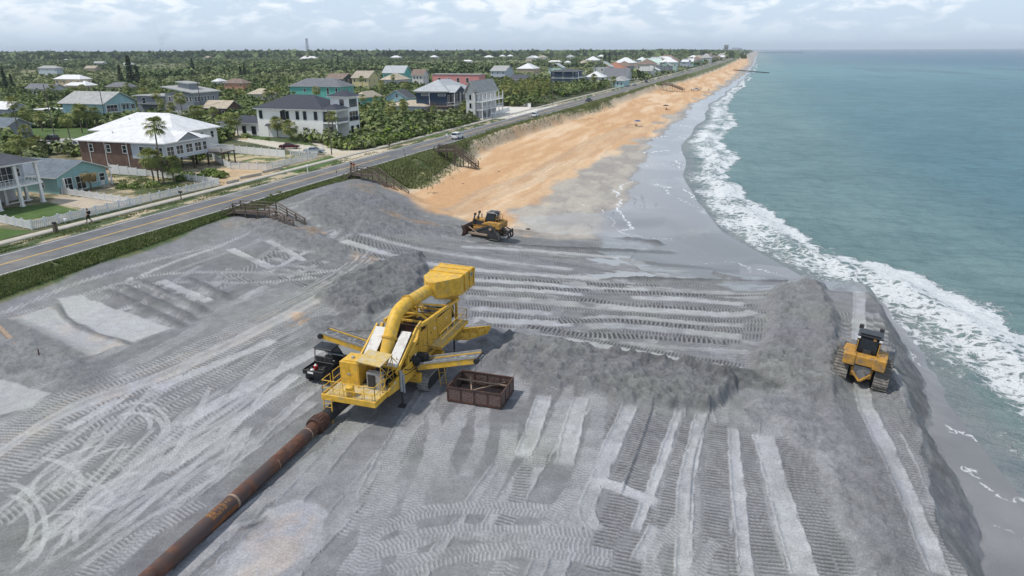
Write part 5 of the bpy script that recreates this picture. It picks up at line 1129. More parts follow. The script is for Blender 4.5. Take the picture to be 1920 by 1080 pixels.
M['wood_grey'] = pmat('weathered_wood', (.13, .10, .08), .85, .3, 4, 0, c2=(.085, .068, .055), c2s=2.); M['wood_dark'] = pmat('dark_wood', (.07, .045, .035), .8, .25, 4); M['vinyl'] = pmat('white_vinyl', (.70, .71, .72), .45, .04, 1)
HR = []       # rectangles no tree may grow in: x0,x1,y0,y1
def h_root(label, x, y, rz=0, cat='house', name='house', group=None): return thing(name, label, cat, (x, y, 0), R_(rz), group)
def wall_box(r, w, d, z0, z1, mat, x1=0., y0=0., gable=None, rh=0, name='wall'):
    b = MB(); x0 = x1-w; y1 = y0+d; b.box(x0, x1, y0, y1, z0, z1)
    if gable == 'x':
        for x in (x0+.004, x1-.15): b.prism([(x, y0+.01, z1), (x, y1-.01, z1), (x, (y0+y1)/2, z1+rh-.05)], (0, 0, 0), (.146, 0, 0))
    if gable == 'y':
        for y in (y0+.004, y1-.15): b.prism([(x0+.01, y, z1), (x1-.01, y, z1), ((x0+x1)/2, y, z1+rh-.05)], (0, 0, 0), (0, .146, 0))
    return b.build(name, W[mat], r)
def roof(r, w, d, z, kind, mat, x1=0., y0=0., rh=None, ov=.6, trim='trim'):
    x0 = x1-w-ov; X1 = x1+ov; Y0 = y0-ov; Y1 = y0+d+ov; w2 = X1-x0; d2 = Y1-Y0; rh = rh or .27*min(w2, d2)
    b = MB(); b.m = 1; b.box(x0, X1, Y0, Y1, z-.02, z+.16); b.m = 0; e = z+.165; q = .03
    x0 -= q; X1 += q; Y0 -= q; Y1 += q; cxx, cyy = (x0+X1)/2, (Y0+Y1)/2
    if kind == 'hip':
        if w2 >= d2: ra, rb_ = (x0+d2*.5, cyy, e+rh), (X1-d2*.5, cyy, e+rh)
        else: ra, rb_ = (cxx, Y0+w2*.5, e+rh), (cxx, Y1-w2*.5, e+rh)
        v = [(x0, Y0, e), (X1, Y0, e), (X1, Y1, e), (x0, Y1, e), ra, rb_]
        b.add(v, [(0, 1, 5, 4), (1, 2, 5), (2, 3, 4, 5), (3, 0, 4)] if w2 >= d2 else [(0, 1, 4), (1, 2, 5, 4), (2, 3, 5), (3, 0, 4, 5)])
    elif kind == 'gx':      # ridge along x, gables face east and west
        b = MB(); t = .16
        for (ya, yb_) in ((Y0, cyy), (Y1, cyy)): 
            b.m = 0; b.add([(x0, ya, e-.1), (X1, ya, e-.1), (X1, yb_, e+rh), (x0, yb_, e+rh)], [(0, 1, 2, 3) if ya < yb_ else (3, 2, 1, 0)])
            b.m = 1; b.prism([(x0+.02, ya, e-.12-t), (x0+.02, ya, e-.12), (x0+.02, yb_, e+rh-.02), (x0+.02, yb_, e+rh-.02-t)], (0, 0, 0), (w2, 0, 0))
    elif kind == 'gy':
        b = MB(); t = .16
        for (xa, xb) in ((X1, cxx), (x0, cxx)):
            b.m = 0; b.add([(xa, Y0, e-.1), (xa, Y1, e-.1), (xb, Y1, e+rh), (xb, Y0, e+rh)], [(0, 1, 2, 3) if xa > xb else (3, 2, 1, 0)])
            b.m = 1; b.prism([(xa, Y0+.02, e-.12-t), (xa, Y0+.02, e-.12), (xb, Y0+.02, e+rh-.02), (xb, Y0+.02, e+rh-.02-t)], (0, 0, 0), (0, d2, 0))
    elif kind == 'flat': b.box(x0, X1, Y0, Y1, e, e+.06)
    elif kind == 'mono':    # rises to the west
        b = MB(); b.m = 0; b.prism([(x0, Y0, e+rh), (X1, Y0, e), (X1, Y1, e), (x0, Y1, e+rh)], (0, 0, 0), (0, 0, .1)); b.m = 1; b.prism([(x0+.05, Y0+.05, e+rh), (X1-.05, Y0+.05, e), (X1-.05, Y1-.05, e), (x0+.05, Y1-.05, e+rh)], (0, 0, -.2), (0, 0, -.004))
    return b.build('roof', [RF[mat], M[trim]], r)
def win(r, face, a, z, w_=1.0, h_=1.4, tr='trim', x1=0., y0=0., div=1, fr=.12, pane='glass', name='window', tag_=None):
    b = MB(); p = MB(); o = fr
    def bx_(mb, u0, u1, z0, z1, d0, d1):
        if face == 'S': mb.box(x1-u1, x1-u0, y0-d1, y0-d0, z0, z1)
        elif face == 'E': mb.box(x1+d0, x1+d1, y0+u0, y0+u1, z0, z1)
    for q in ((a-o, a, z-o, z+h_+o), (a+w_, a+w_+o, z-o, z+h_+o), (a, a+w_, z-o, z), (a, a+w_, z+h_, z+h_+o)): bx_(b, *q, .004, .09)
    for k in range(1, div): bx_(b, a+w_*k/div-.035, a+w_*k/div+.035, z, z+h_, .03, .075)
    bx_(b, a, a+w_, z+h_*.5-.03, z+h_*.5+.03, .03, .07)
    o_ = b.build(name, tr, r); bx_(p, a, a+w_, z, z+h_, .005, .028); p.build('pane', pane, o_); return o_
def rows(r, face, n, L, z, w_=.9, h_=1.35, m=1.2, **k):
    for i in range(n):
        a = m+(L-2*m-w_)*(i/(n-1) if n > 1 else .5); win(r, face, a, z, w_, h_, **k)
def posts(r, pts, z0, z1, t=.3, mat='trim', name='column'):
    for x, y in pts: b = MB(); b.box(x-t/2, x+t/2, y-t/2, y+t/2, z0, z1); b.box(x-t*.7, x+t*.7, y-t*.7, y+t*.7, z0, z0+.2) if t > .25 else None; b.build(name, mat, r)
def rail(r, pts, z, mat='trim', h_=1.0, sp=.45):
    b = MB()
    for a, c in zip(pts[:-1], pts[1:]):
        a, c = Vector((*a, z)), Vector((*c, z)); u = Vector((0, 0, 1)); b.beam(a+u*h_, c+u*h_, .08, .06); b.beam(a+u*.12, c+u*.12, .05, .05); n = max(1, int((c-a).length/sp))
        for i in range(n+1): q = a.lerp(c, i/n); b.beam(q+u*.1, q+u*h_, .05)
    return b.build('railing', mat, r)
def slab(r, x0, x1, y0, y1, z0, z1, mat='trim', name='balcony'): b = MB(); b.box(x0, x1, y0, y1, z0, z1); return b.build(name, mat, r)
def door(r, face, a, z, w_=1.0, h_=2.1, mat='trim', name='door', **k): o = win(r, face, a, z, w_, h_, pane=mat, name=name, **k); return o
def excl(x0, x1, y0, y1, m=1.5): HR.append((x0-m, x1+m, y0-m, y1+m))
# A: grey veranda house at the left edge
r = h_root('two storey grey house with open veranda on white columns at the left edge', -101.6, 63.5); excl(-118, -98, 61, 79)
wall_box(r, 12, 14, 3.2, 6.3, 'greyblue', x1=-3.2); wall_box(r, 9, 14, 0, 3.0, 'ltgrey', x1=-6, name='lower_wall'); slab(r, -3.2, .1, -.2, 14.2, 2.95, 3.22, 'trim')
slab(r, -6.0, -3.2, 0, 14, 3.0, 3.19, 'concrete', 'floor')
roof(r, 15.4, 14, 6.3, 'hip', 'dgrey', rh=3.0, ov=.5); posts(r, [(-.2, y) for y in (.2, 3.6, 7.0, 10.4, 13.8)], 0, 2.95, .42); posts(r, [(-.2, y) for y in (.2, 3.6, 7.0, 10.4, 13.8)], 3.22, 6.3, .42); posts(r, [(-3.4, y) for y in (3.6, 7, 10.4, 13.8)], 0, 3.0, .4)
rail(r, [(-.05, 0), (-.05, 14), (-3.2, 14)], 3.22, sp=.6)
for a in (1, 5.2, 9.6): win(r, 'E', a, 3.4, 2.6, 2.2, x1=-3.2, div=3)
win(r, 'E', 12.4, 4.0, .9, 1.2, x1=-3.2); door(r, 'E', 2, .1, 2.6, 2.2, x1=-6); slab(r, -1.8, -1.3, 9.5, 13, .45, .55, 'trim', 'bench')
# B: low seafoam cottage
r = h_root('low seafoam cottage with white trimmed gable and blue grey shingle roof beside the brick house', -104.8, 82.6); excl(-122, -101, 81, 95)
wall_box(r, 16, 9.6, 0, 2.9, 'seafoam', gable='x', rh=1.9); roof(r, 16, 9.6, 2.8, 'gx', 'slate', rh=1.95, ov=.7)
win(r, 'E', 1.0, .3, 1.6, 2.0, div=2); win(r, 'E', 3.4, .2, 1.7, 2.1, div=2); win(r, 'E', 6.2, .9, 1.1, 1.2, div=2); win(r, 'E', 8.0, .9, 1.0, 1.2); win(r, 'S', 3, .9, 1.2, 1.2); win(r, 'S', 9, .9, 1.2, 1.2)
posts(r, [(1.2, .3), (1.2, 9.3)], 0, 2.7, .16)
# C: brick house with white roof and sun room
r = h_root('brown brick house with bright white metal roof and glazed sun room on posts', -102.6, 103.8); excl(-126, -99, 101, 117)
wall_box(r, 13.0, 11.4, 0, 5.6, 'brick', x1=-8.0); wall_box(r, 5.0, 5.0, 0, 2.55, 'brick', x1=-3.0, name='lower_wall'); wall_box(r, 8.0, 11.4, 2.6, 5.6, 'greyblue', name='sun_room_wall')
roof(r, 21, 11.4, 5.6, 'hip', 'white', rh=2.6, ov=.7)
b = MB(); b.m = 0; b.prism([(-5.5, -.6, 5.75), (.9, -.6, 5.75), (-2.3, -.6, 7.5)], (0, 0, 0), (0, .04, 0)) if 0 else None
b.m = 0; b.add([(.75, 2.6, 5.78), (.75, 9.0, 5.78), (.75, 5.8, 7.25), (-5.2, 5.8, 7.55), (-3.2, 2.6, 6.6), (-3.2, 9.0, 6.6)], [(0, 2, 3, 4), (2, 1, 5, 3)]); b.build('gable_roof', RF['white'], r)
b = MB(); b.add([(.60, 2.9, 5.78), (.60, 8.7, 5.78), (.60, 5.8, 7.1)], [(0, 1, 2)]); b.build('gable_panel', W['grey'], r)
for a, z in ((9.2, 3.6), (13.2, 3.6), (17.6, 3.6)): win(r, 'S', a, z, .9, 1.35)
win(r, 'S', .5, 3.3, 1.6, 1.6, div=2); win(r, 'S', 4.9, 3.3, 1.1, 1.6); win(r, 'S', 3.1, 3.3, 1.1, 1.6)
for a in (.5, 2.9, 5.4, 7.8): win(r, 'E', a, 3.3, 1.7, 1.6, div=2)
win(r, 'E', 10.0, 3.3, 1.0, 1.6); win(r, 'E', 1.2, .9, 1.2, 1.1, x1=-3.0)
posts(r, [(-.2, 7.2), (-.2, 11.2), (-3.2, 11.2), (-3.2, 7.2), (-.2, .2)], 0, 2.6, .26, 'wood_dark', 'post'); slab(r, -4, 3.2, 11.4, 15.5, 2.45, 2.62, 'wood_grey', 'deck'); posts(r, [(3.0, 11.6), (3.0, 15.3), (.3, 15.3), (3.0, 13.5)], 0, 2.45, .2, 'wood_dark', 'post'); rail(r, [(.1, 11.5), (3.1, 11.5), (3.1, 15.4), (-3, 15.4)], 2.62, sp=.3)
for x in (-9.0, -14.5, -18.5): slab(r, x-.05, x+.05, -.10, -.005, 0, 5.55, 'trim', 'downpipe')
for x, y in ((-14.3, 2.2), (-9.5, 4.5)): b = MB(); b.tube((x, y, 6.3), (x, y, 7.4), .12, n=8); b.build('roof_vent', 'white', r)
r = h_root('white walled rear house under a broad white metal hip roof', -114.0, 118.5); excl(-138, -112, 117, 134)
wall_box(r, 22, 13, 0, 5.6, 'white'); roof(r, 22, 13, 5.6, 'hip', 'white', rh=3.4, ov=.8); rows(r, 'E', 4, 13, 3.6); rows(r, 'S', 4, 22, 3.6)
for x, y in ((-15, 3.5), (-9, 4.5)): b = MB(); b.tube((x, y, 7.2), (x, y, 8.3), .12, n=8); b.build('roof_vent', 'white', r)
# D: light blue
r = h_root('light blue two storey house with pale grey roof and arched balcony in the gable', -199.5, 179.5); excl(-220, -197, 178, 194)
wall_box(r, 18, 13, 0, 5.9, 'ltblue', gable='x', rh=3.4); roof(r, 18, 13, 5.9, 'gx', 'pgrey', rh=3.4, ov=1.0)
win(r, 'E', 7.4, 3.7, 1.0, 1.4); win(r, 'E', 9.0, 3.7, .9, 1.4); win(r, 'E', 11, 3.7, 1.4, 1.4, div=2); win(r, 'E', 1.0, 3.3, 4.2, 2.0, pane='dark', div=3, fr=.2); rail(r, [(.15, .6), (.15, 6)], 3.1); slab(r, 0.1, 1.4, 6.6, 10.4, 5.6, 5.8, 'trim', 'awning')
slab(r, .01, .2, -.1, 13.1, 2.85, 3.1, 'trim', 'band'); win(r, 'S', 5, 3.6, 1.6, .9, div=2); win(r, 'E', 8, .4, 1.6, 2.0, div=2); posts(r, [(.4, .4), (.4, 6.2)], 3.1, 5.8, .22); door(r, 'E', 2, .1, 3.0, 2.1)
# E: grey modern
r = h_root('grey modern house with stepped pale roofs and a row of high windows', -181.0, 199.5); excl(-208, -178, 197, 215)
wall_box(r, 12, 13, 0, 8.4, 'grey'); wall_box(r, 13.5, 11, 0, 7.2, 'grey', x1=-12.0, y0=.6, name='wing_wall'); roof(r, 12, 13, 8.4, 'mono', 'pgrey', rh=2.0, ov=.7); roof(r, 13.5, 11, 7.2, 'flat', 'pgrey', x1=-12.7, y0=.6, ov=.6)
wall_box(r, 4.5, 5, 9.2, 11.3, 'grey', x1=-5.0, y0=4, name='clerestory'); roof(r, 4.5, 5, 11.3, 'mono', 'pgrey', x1=-5, y0=4, rh=.6, ov=.5)
for a in (.6, 2.0, 3.6, 5.2, 6.8, 9.6): win(r, 'S', a, 5.6, .9, 1.5)
for a in (.7, 2.2, 3.8, 5.4, 7.0, 9.5): win(r, 'E', a, 5.6, .9, 1.5)
win(r, 'S', 1.4, 2.0, .9, 1.9); win(r, 'S', 13.6, 4.6, 1.6, 1.6, y0=.6, div=2); win(r, 'S', 21.5, 4.6, 1.5, 1.9, y0=.6); win(r, 'S', 17.8, 1.4, 1.0, 1.9, y0=.6)
for a in (4.0, 7.3): door(r, 'S', a, .1, 2.6, 2.3, name='garage_door')
slab(r, -24, -14, -.9, .6, 4.1, 4.3, 'dtrim', 'balcony')
# G: white modern with dark roof
r = h_root('white stucco house with dark standing seam hip roof and corner tower by the road', -104.2, 160.0); excl(-127, -97, 158, 178)
wall_box(r, 20.4, 13, 0, 7.4, 'stucco'); roof(r, 20.4, 13, 7.4, 'hip', 'dark', rh=3.3, ov=.8)
for a in (18.7, 12.0, 10.3, 7.2, 4.9, 1.6): win(r, 'S', a, 4.9, .85, 2.0, 'dtrim', fr=.08)
slab(r, -12.2, -11.35, -.03, .02, 4.6, 7.3, 'dtrim', 'shutter'); win(r, 'S', 5.0, 2.1, 1.1, .65, 'dtrim', fr=.06)
door(r, 'S', 12.0, .05, 5.2, 2.7, name='garage_door'); b = MB(); b.prism([(-17.6, -.02, 3.55), (-17.6, -1.0, 3.05), (-17.6, -1.0, 2.95), (-17.6, -.02, 2.95)], (0, 0, 0), (6.0, 0, 0)); b.build('awning', 'dtrim', r)
wall_box(r, 5.2, 5.6, 0, 10.4, 'stucco', x1=4.2, y0=6.0, name='tower_wall'); roof(r, 5.2, 5.6, 10.4, 'hip', 'dark', x1=4.2, y0=6.0, rh=1.5, ov=.8)
wall_box(r, 4.2, 6.0, 3.9, 4.3, 'stucco', x1=4.1, y0=.05, name='balcony_slab'); wall_box(r, .3, .3, 0, 7.4, 'stucco', x1=4.1, y0=.1, name='pier'); slab(r, 0.02, 4.15, .0, 6.0, 7.0, 7.4, W['stucco'], 'lintel'); roof(r, 4.3, 6.0, 7.4, 'hip', 'dark', x1=4.2, y0=0, rh=1.2, ov=.5)
rail(r, [(.2, .12), (4.0, .12), (4.0, 6)], 4.3, 'dtrim', sp=.25)
win(r, 'E', .6, 4.5, 3.4, 2.3, 'dtrim', div=3, fr=.08); win(r, 'E', 1.0, .3, 1.2, 2.2, 'dtrim', fr=.08); win(r, 'E', 3.2, .3, 1.4, 2.3, 'dtrim', fr=.08)
win(r, 'S', 1.2, 8.3, 1.1, 1.4, 'dtrim', x1=4.2, y0=6.0, fr=.08); win(r, 'E', 1.0, 7.8, 3.6, 1.9, 'dtrim', x1=4.2, y0=6.0, fr=.1, div=3); win(r, 'E', .5, 4.2, 4.4, 2.4, 'trim', x1=4.2, y0=6.0, div=3)
win(r, 'E', 1.0, 1.0, 1.1, 1.7, 'dtrim', x1=4.2, y0=6.0); win(r, 'E', 3.8, 1.0, 1.1, 1.7, 'dtrim', x1=4.2, y0=6.0); rail(r, [(4.35, 6.2), (4.35, 11.4)], 4.0, 'dtrim', sp=.25)
r2 = h_root('low white garage wing with dark metal roof behind the palms', -125.6, 161.5, cat='garage', name='garage'); wall_box(r2, 13, 8, 0, 3.2, 'stucco'); roof(r2, 13, 8, 3.2, 'hip', 'dark', rh=1.6, ov=.6); excl(-139, -125, 160, 170)
win(r2, 'S', 1.2, .4, 1.2, 2.0, 'dtrim'); win(r2, 'S', 4.5, .6, 1.0, 1.8, 'dtrim'); win(r2, 'S', 10.5, 1.0, .8, 1.2, 'dtrim')
# generic by photo position of the near eave corner
def hpx(label, uL, uC, uR, v, h_, wall, rf, kind, rh=None, nS=3, nE=2, fl=None, rz=0, ov=.6, z0=0, cat='house', dmin=7, name='house', ww=.9, group=None):
    q = at(uC, v, h_); L = at(uL, v, h_); w_ = abs(L[0]-q[0]); d_ = dmin
    for k in range(200):
        P = np.array([q[0], q[1]+d_, h_])-np.array([0, 0, H]); uu = 960+F*P@AX/(P@AF)
        if uu >= uR or uR <= uC: break
        d_ += .5
    d_ = min(d_, 22); r = h_root(label, q[0], q[1], rz, cat, name, group); excl(q[0]-w_, q[0], q[1], q[1]+d_)
    wall_box(r, w_, d_, z0, h_, wall, gable={'gx': 'x', 'gy': 'y'}.get(kind), rh=rh or .27*min(w_+1.2, d_+1.2)); roof(r, w_, d_, h_, kind, rf, rh=rh, ov=ov)
    fl = fl or max(1, round(h_/3.2)); st = h_/fl
    for f_ in range(fl):
        z = f_*st+st*.36
        if z < z0: continue
        if nS: rows(r, 'S', nS, w_, z, ww, min(1.5, st*.45))
        if nE: rows(r, 'E', nE, d_, z, ww, min(1.5, st*.45))
    return r, w_, d_
r, w_, d_ = hpx('teal two storey house with grey hip roof behind the white stucco house', 528, 637, 662, 163, 7.4, 'teal', 'grey', 'hip', rh=3.2, nS=0, nE=3)
for a in (w_*.05, w_*.22, w_*.40): win(r, 'S', a, 4.2, 1.0, 2.6, pane='glass')
win(r, 'S', w_*.68, 5.2, 1.1, 1.2)
for x in (-13, -9): slab(r, x-1.3, x, 6.6, 7.6, 9.2, 9.35, 'white', 'skylight')
r, w_, d_ = hpx('small teal and beige roofed house between tower and scrub', 662, 683, 712, 184, 4.6, 'teal', 'beige', 'hip', nS=1, nE=3, rh=2.2)
r, w_, d_ = hpx('charcoal and white house with brown roof beyond the teal house', 606, 642, 664, 148, 6.6, 'charcoal', 'brown', 'gx', rh=2.8, nS=3, nE=3, ww=1.2)
hpx('pale yellow two storey house with tan roof', 656, 690, 711, 146, 7.2, 'yellow', 'tan', 'gx', rh=3.6, nS=3, nE=3); hpx('pale house with beige hip roof and covered porch beyond the yellow house', 710, 745, 768, 150, 4.4, 'ltgrey', 'beige', 'hip', nS=3, nE=3)
hpx('teal house with tall white gable roof on the skyline', 714, 757, 771, 137, 8.0, 'teal', 'silver', 'gx', rh=4.5, nS=3, nE=2); hpx('white house with mauve grey gable roof left of the pink house', 770, 793, 803, 141, 7.2, 'white', 'brown', 'gx', rh=3.5, nS=3, nE=2)
r, w_, d_ = hpx('pale blue cottage with dark shingle roof and a round topped gable window', 718, 764, 778, 184, 4.2, 'ltblue', 'dgrey', 'gy', rh=3.0, nS=0, nE=0)
win(r, 'S', w_*.44, 4.4, .9, 1.3); door(r, 'S', w_*.12, .2, w_*.55, 2.4, name='garage_door')
hpx('long low house with beige roof below the navy house', 708, 800, 830, 200, 3.4, 'greyblue', 'beige', 'hip', rh=1.5, nS=3, nE=2)
# J navy house with deck and stairs
r, w_, d_ = hpx('navy blue raised house with pale grey roof and white posts beside the road', 773, 838, 897, 172, 8.4, 'navy', 'silver', 'hip', rh=3.6, nS=0, nE=0, z0=3.0, ov=.9, dmin=14)
jx, jy = r.location.x, r.location.y
slab(r, -w_-.06, .06, -.06, d_, 8.0, 8.38, 'trim', 'frieze'); wall_box(r, w_-.4, d_-.4, 0, 3.0, 'ltgrey', x1=-.2, y0=.2, name='lower_wall')
win(r, 'S', w_*.60, 7.0, 2.6, .5); win(r, 'S', w_*.06, 7.0, 2.6, .5); slab(r, -w_*.58, -w_*.56, -.08, -.01, 3, 8.0, 'trim', 'corner_board')
for a in np.linspace(.5, d_-2.6, 6): win(r, 'E', a, 4.6, 1.5, 2.4, div=2)
slab(r, .1, 3.0, -.5, d_, 3.6, 3.85, 'trim'); rail(r, [(0, -.4), (2.9, -.4), (2.9, d_)], 3.85); posts(r, [(2.8, y) for y in np.linspace(0, d_-.3, 5)], 0, 8.0, .28)
b = MB(); b.prism([(3.4, -.6, 8.2), (3.4, d_*.45, 8.2), (3.4, d_*.22, 10.4)], (0, 0, 0), (-6, 0, 0)); b.build('porch_gable', RF['silver'], r); b = MB(); b.prism([(3.5, 0.2, 8.3), (3.5, d_*.40, 8.3), (3.5, d_*.22, 9.9)], (0, 0, 0), (-.05, 0, 0)); b.build('gable_panel', W['navy'], r)
slab(r, -3, 3.0, d_*.5, d_, 8.0, 8.3, 'trim', 'porch_roof')
slab(r, -4.5, 2.6, -5.5, -.6, 3.5, 3.7, 'wood_grey', 'deck'); rail(r, [(-4.4, -.6), (-4.4, -5.4), (2.5, -5.4), (2.5, -.6)], 3.7, 'wood_grey', sp=.3); posts(r, [(x, y) for x in (-4.2, -1, 2.3) for y in (-5.2, -1)], 0, 3.5, .2, 'wood_grey', 'post')
b = MB()
for x_s in (-5.4, -4.5): b.beam((x_s, -5.3, 3.6), (x_s-5.2*0, -10.5, .1), .08, .3); b.beam((x_s, -5.3, 4.6), (x_s, -10.5, 1.1), .07, .09)
for i in range(14): t = (i+.5)/14; b.box(-5.4, -4.5, -5.3-5.2*t-.16, -5.3-5.2*t+.16, 3.55-3.5*t, 3.6-3.5*t)
b.build('staircase', 'wood_grey', r)
# K pink
r, w_, d_ = hpx('pink stucco house with long sloping white edged roof line', 803, 898, 909, 140, 8.2, 'pink', 'pgrey', 'flat', nS=0, nE=1, ov=.35)
for i, a in enumerate((.22, .42, .62, .82)): win(r, 'S', w_*a, 3.6, 1.6, 2.6)
# L yellow/white with balconies
r, w_, d_ = hpx('pale house with grey roof and stacked white balconies beside the navy house', 872, 890, 940, 176, 8.2, 'white', 'pgrey', 'gy', rh=4.0, nS=2, nE=0, ov=.8, dmin=16)
for z in (3.0, 5.6): slab(r, .05, 2.8, 0, d_, z-.2, z, 'trim'); rail(r, [(2.7, 0), (2.7, d_)], z, sp=.4)
posts(r, [(2.6, y) for y in np.linspace(.2, d_-.2, 6)], 0, 8.1, .26)
for a in np.linspace(1, d_-2.4, 5): win(r, 'E', a, 5.8, 1.4, 1.9, div=2); 
for a in np.linspace(1.5, d_-2.4, 4): win(r, 'E', a, .3, 1.6, 2.0, div=2)
# M navy and the row towards the horizon
r, w_, d_ = hpx('dark navy three window house with dark flat roof and white balconies', 1031, 1079, 1096, 134, 8.6, 'navy', 'dgrey', 'hip', rh=1.3, nS=3, nE=2, ov=.7)
slab(r, -w_-.03, .05, -.05, d_, 4.2, 4.5, 'trim', 'band'); slab(r, .05, 2.2, 0, d_, 4.2, 4.4, 'trim'); rail(r, [(2.1, 0), (2.1, d_)], 4.4); posts(r, [(2.0, .2), (2.0, d_-.2)], 0, 8.4, .25)
SP = [('low white house with bright white roof right of the navy house', 1096, 1130, 1137, 145, 4.2, 'white', 'white', 'hip', 3),
 ('long low house with grey gable roof beyond the white roofed house', 1128, 1176, 1210, 143, 3.6, 'ltgrey', 'grey', 'gx', 3), ('small pale blue house close to the road under the grey roofs', 1146, 1170, 1184, 152, 3.6, 'ltblue', 'pgrey', 'hip', 3),
 ('house with terracotta roof and cream walls', 1131, 1170, 1176, 128, 4.2, 'cream', 'red', 'hip', 3), ('large cream house under a broad white hip roof', 1151, 1190, 1203, 118, 6.5, 'beige', 'white', 'hip', 4),
 ('house with grey roof in front of the white hip roof', 1152, 1182, 1196, 124, 5.5, 'grey', 'brown', 'hip', 2), ('mint green house with pale green roof', 1201, 1238, 1252, 121, 5.5, 'mint', 'mint', 'gx', 3), ('pale mint house nearer the road beside the mint green one', 1200, 1226, 1248, 129, 4.0, 'mint', 'silver', 'gx', 3), ('white walled house with sloping grey roof beside the road', 1198, 1222, 1232, 133, 5.0, 'ltgrey', 'pgrey', 'gx', 2),
 ('cream three storey house beyond the mint houses', 1252, 1272, 1280, 113, 9.5, 'cream', 'brown', 'hip', 2), ('narrow house with bright white gable roof end', 1278, 1290, 1293, 116, 7.5, 'greyblue', 'white', 'gx', 1), ('teal sided house in the far row', 1292, 1308, 1314, 116, 5.5, 'teal', 'grey', 'hip', 2),
 ('wide grey roofed pavilion house on tall posts in the far row', 1310, 1334, 1341, 108.5, 9, 'ltgrey', 'pgrey', 'hip', 3), ('brown roofed large house on the left of the far row', 1232, 1268, 1282, 110, 7, 'tan', 'brown', 'hip', 3), ('house with crisp white twin roofs at the skyline', 1227, 1241, 1246, 103, 8, 'white', 'white', 'gy', 2),
 ('grey shingled two gable house among dark trees', 918, 947, 966, 133, 6.8, 'greyblue', 'pgrey', 'gx', 3), ('house with dark gable and orange trim under the trees', 955, 985, 995, 150, 4.5, 'tan', 'dgrey', 'gx', 1), ('long white roofed low house right of the grey gables', 968, 1000, 1020, 129, 5.5, 'tan', 'white', 'hip', 2),
 ('white walled house with low white hip roof among woods', 1028, 1051, 1053, 116, 4.5, 'white', 'white', 'hip', 3), ('small white roofed bungalow in the woods', 1058, 1069, 1070, 117, 4, 'white', 'white', 'hip', 1), ('large white pyramid roofed house on the wooded skyline', 1097, 1122, 1128, 113, 6, 'beige', 'white', 'hip', 2), ('beige shed roofed house left of the white pyramid roof', 1082, 1104, 1108, 119, 4, 'tan', 'tan', 'hip', 2),
 ('cream two storey house with white hip roof at upper left', 90, 150, 170, 149, 7.0, 'cream', 'white', 'hip', 5), ('lower porch wing with bright white pyramid roof before the cream house', 112, 160, 181, 161, 3.6, 'cream', 'white', 'hip', 3), ('low grey roofed house left of the cream house', 34, 100, 106, 166, 3.4, 'ltgrey', 'grey', 'gx', 3),
 ('pale boxy house with flat grey roof in the upper left woods', 65, 105, 108, 128, 7.5, 'greyblue', 'pgrey', 'hip', 3), ('tan roofed house half hidden in the woods', 155, 178, 190, 128, 4, 'tan', 'tan', 'gx', 2), ('white and grey house half hidden in the woods', 174, 193, 197, 118, 7, 'ltgrey', 'pgrey', 'gx', 2), ('dome like white roofed house beside the tall conifers', 230, 244, 246, 120, 5, 'white', 'white', 'hip', 1),
 ('salmon walled house with brown hip roof', 413, 455, 467, 156, 5, 'orange', 'brown', 'hip', 2), ('small white roofed house at the wood edge', 396, 410, 412, 153, 4, 'white', 'white', 'hip', 1), ('low cream roofed house behind the palms', 459, 500, 510, 177, 3.6, 'beige', 'beige', 'hip', 2), ('house with tan roof and brown gable left of the garage wing', 372, 425, 448, 203, 3.6, 'brick', 'beige', 'gx', 2),
 ('house with white metal roof at the far left edge', -40, 14, 38, 205, 3.6, 'greyblue', 'white', 'gx', 1), ('small grey roofed outbuilding at the far left', -30, 12, 24, 238, 3.2, 'grey', 'slate', 'gx', 1), ('flat white roofed carport behind the left palms', 48, 92, 104, 207, 3.0, 'white', 'white', 'flat', 1),
 ('tan low house behind the white hip roofs', 190, 236, 246, 163, 3.5, 'tan', 'grey', 'hip', 2), ('tiny white roofed house far up in the woods', 52, 62, 63, 113, 4, 'white', 'white', 'hip', 1), ('bright roofed house near the left skyline', 120, 135, 137, 113, 5, 'white', 'white', 'gx', 1), ('pale roofed house far left in the woods', 8, 24, 27, 124, 4, 'white', 'white', 'hip', 1),
 ('small white roofed house low in the left woods', 101, 114, 116, 120, 4, 'beige', 'white', 'hip', 1), ('small white house on the wooded horizon', 683, 694, 695, 104, 5, 'white', 'white', 'hip', 1), ('white roofed house on the wooded horizon behind the pink house', 866, 884, 886, 115, 5, 'white', 'white', 'hip', 2), ('far white roofs left of the white walled house', 915, 930, 931, 104, 6, 'white', 'white', 'gx', 1)]
for (lb, a, c_, e_, v, h_, wl, rf, kd, n_) in SP: hpx(lb, a, c_, e_, v, h_, wl, rf, kd, nS=min(n_, 4), nE=1 if n_ < 3 else 2)
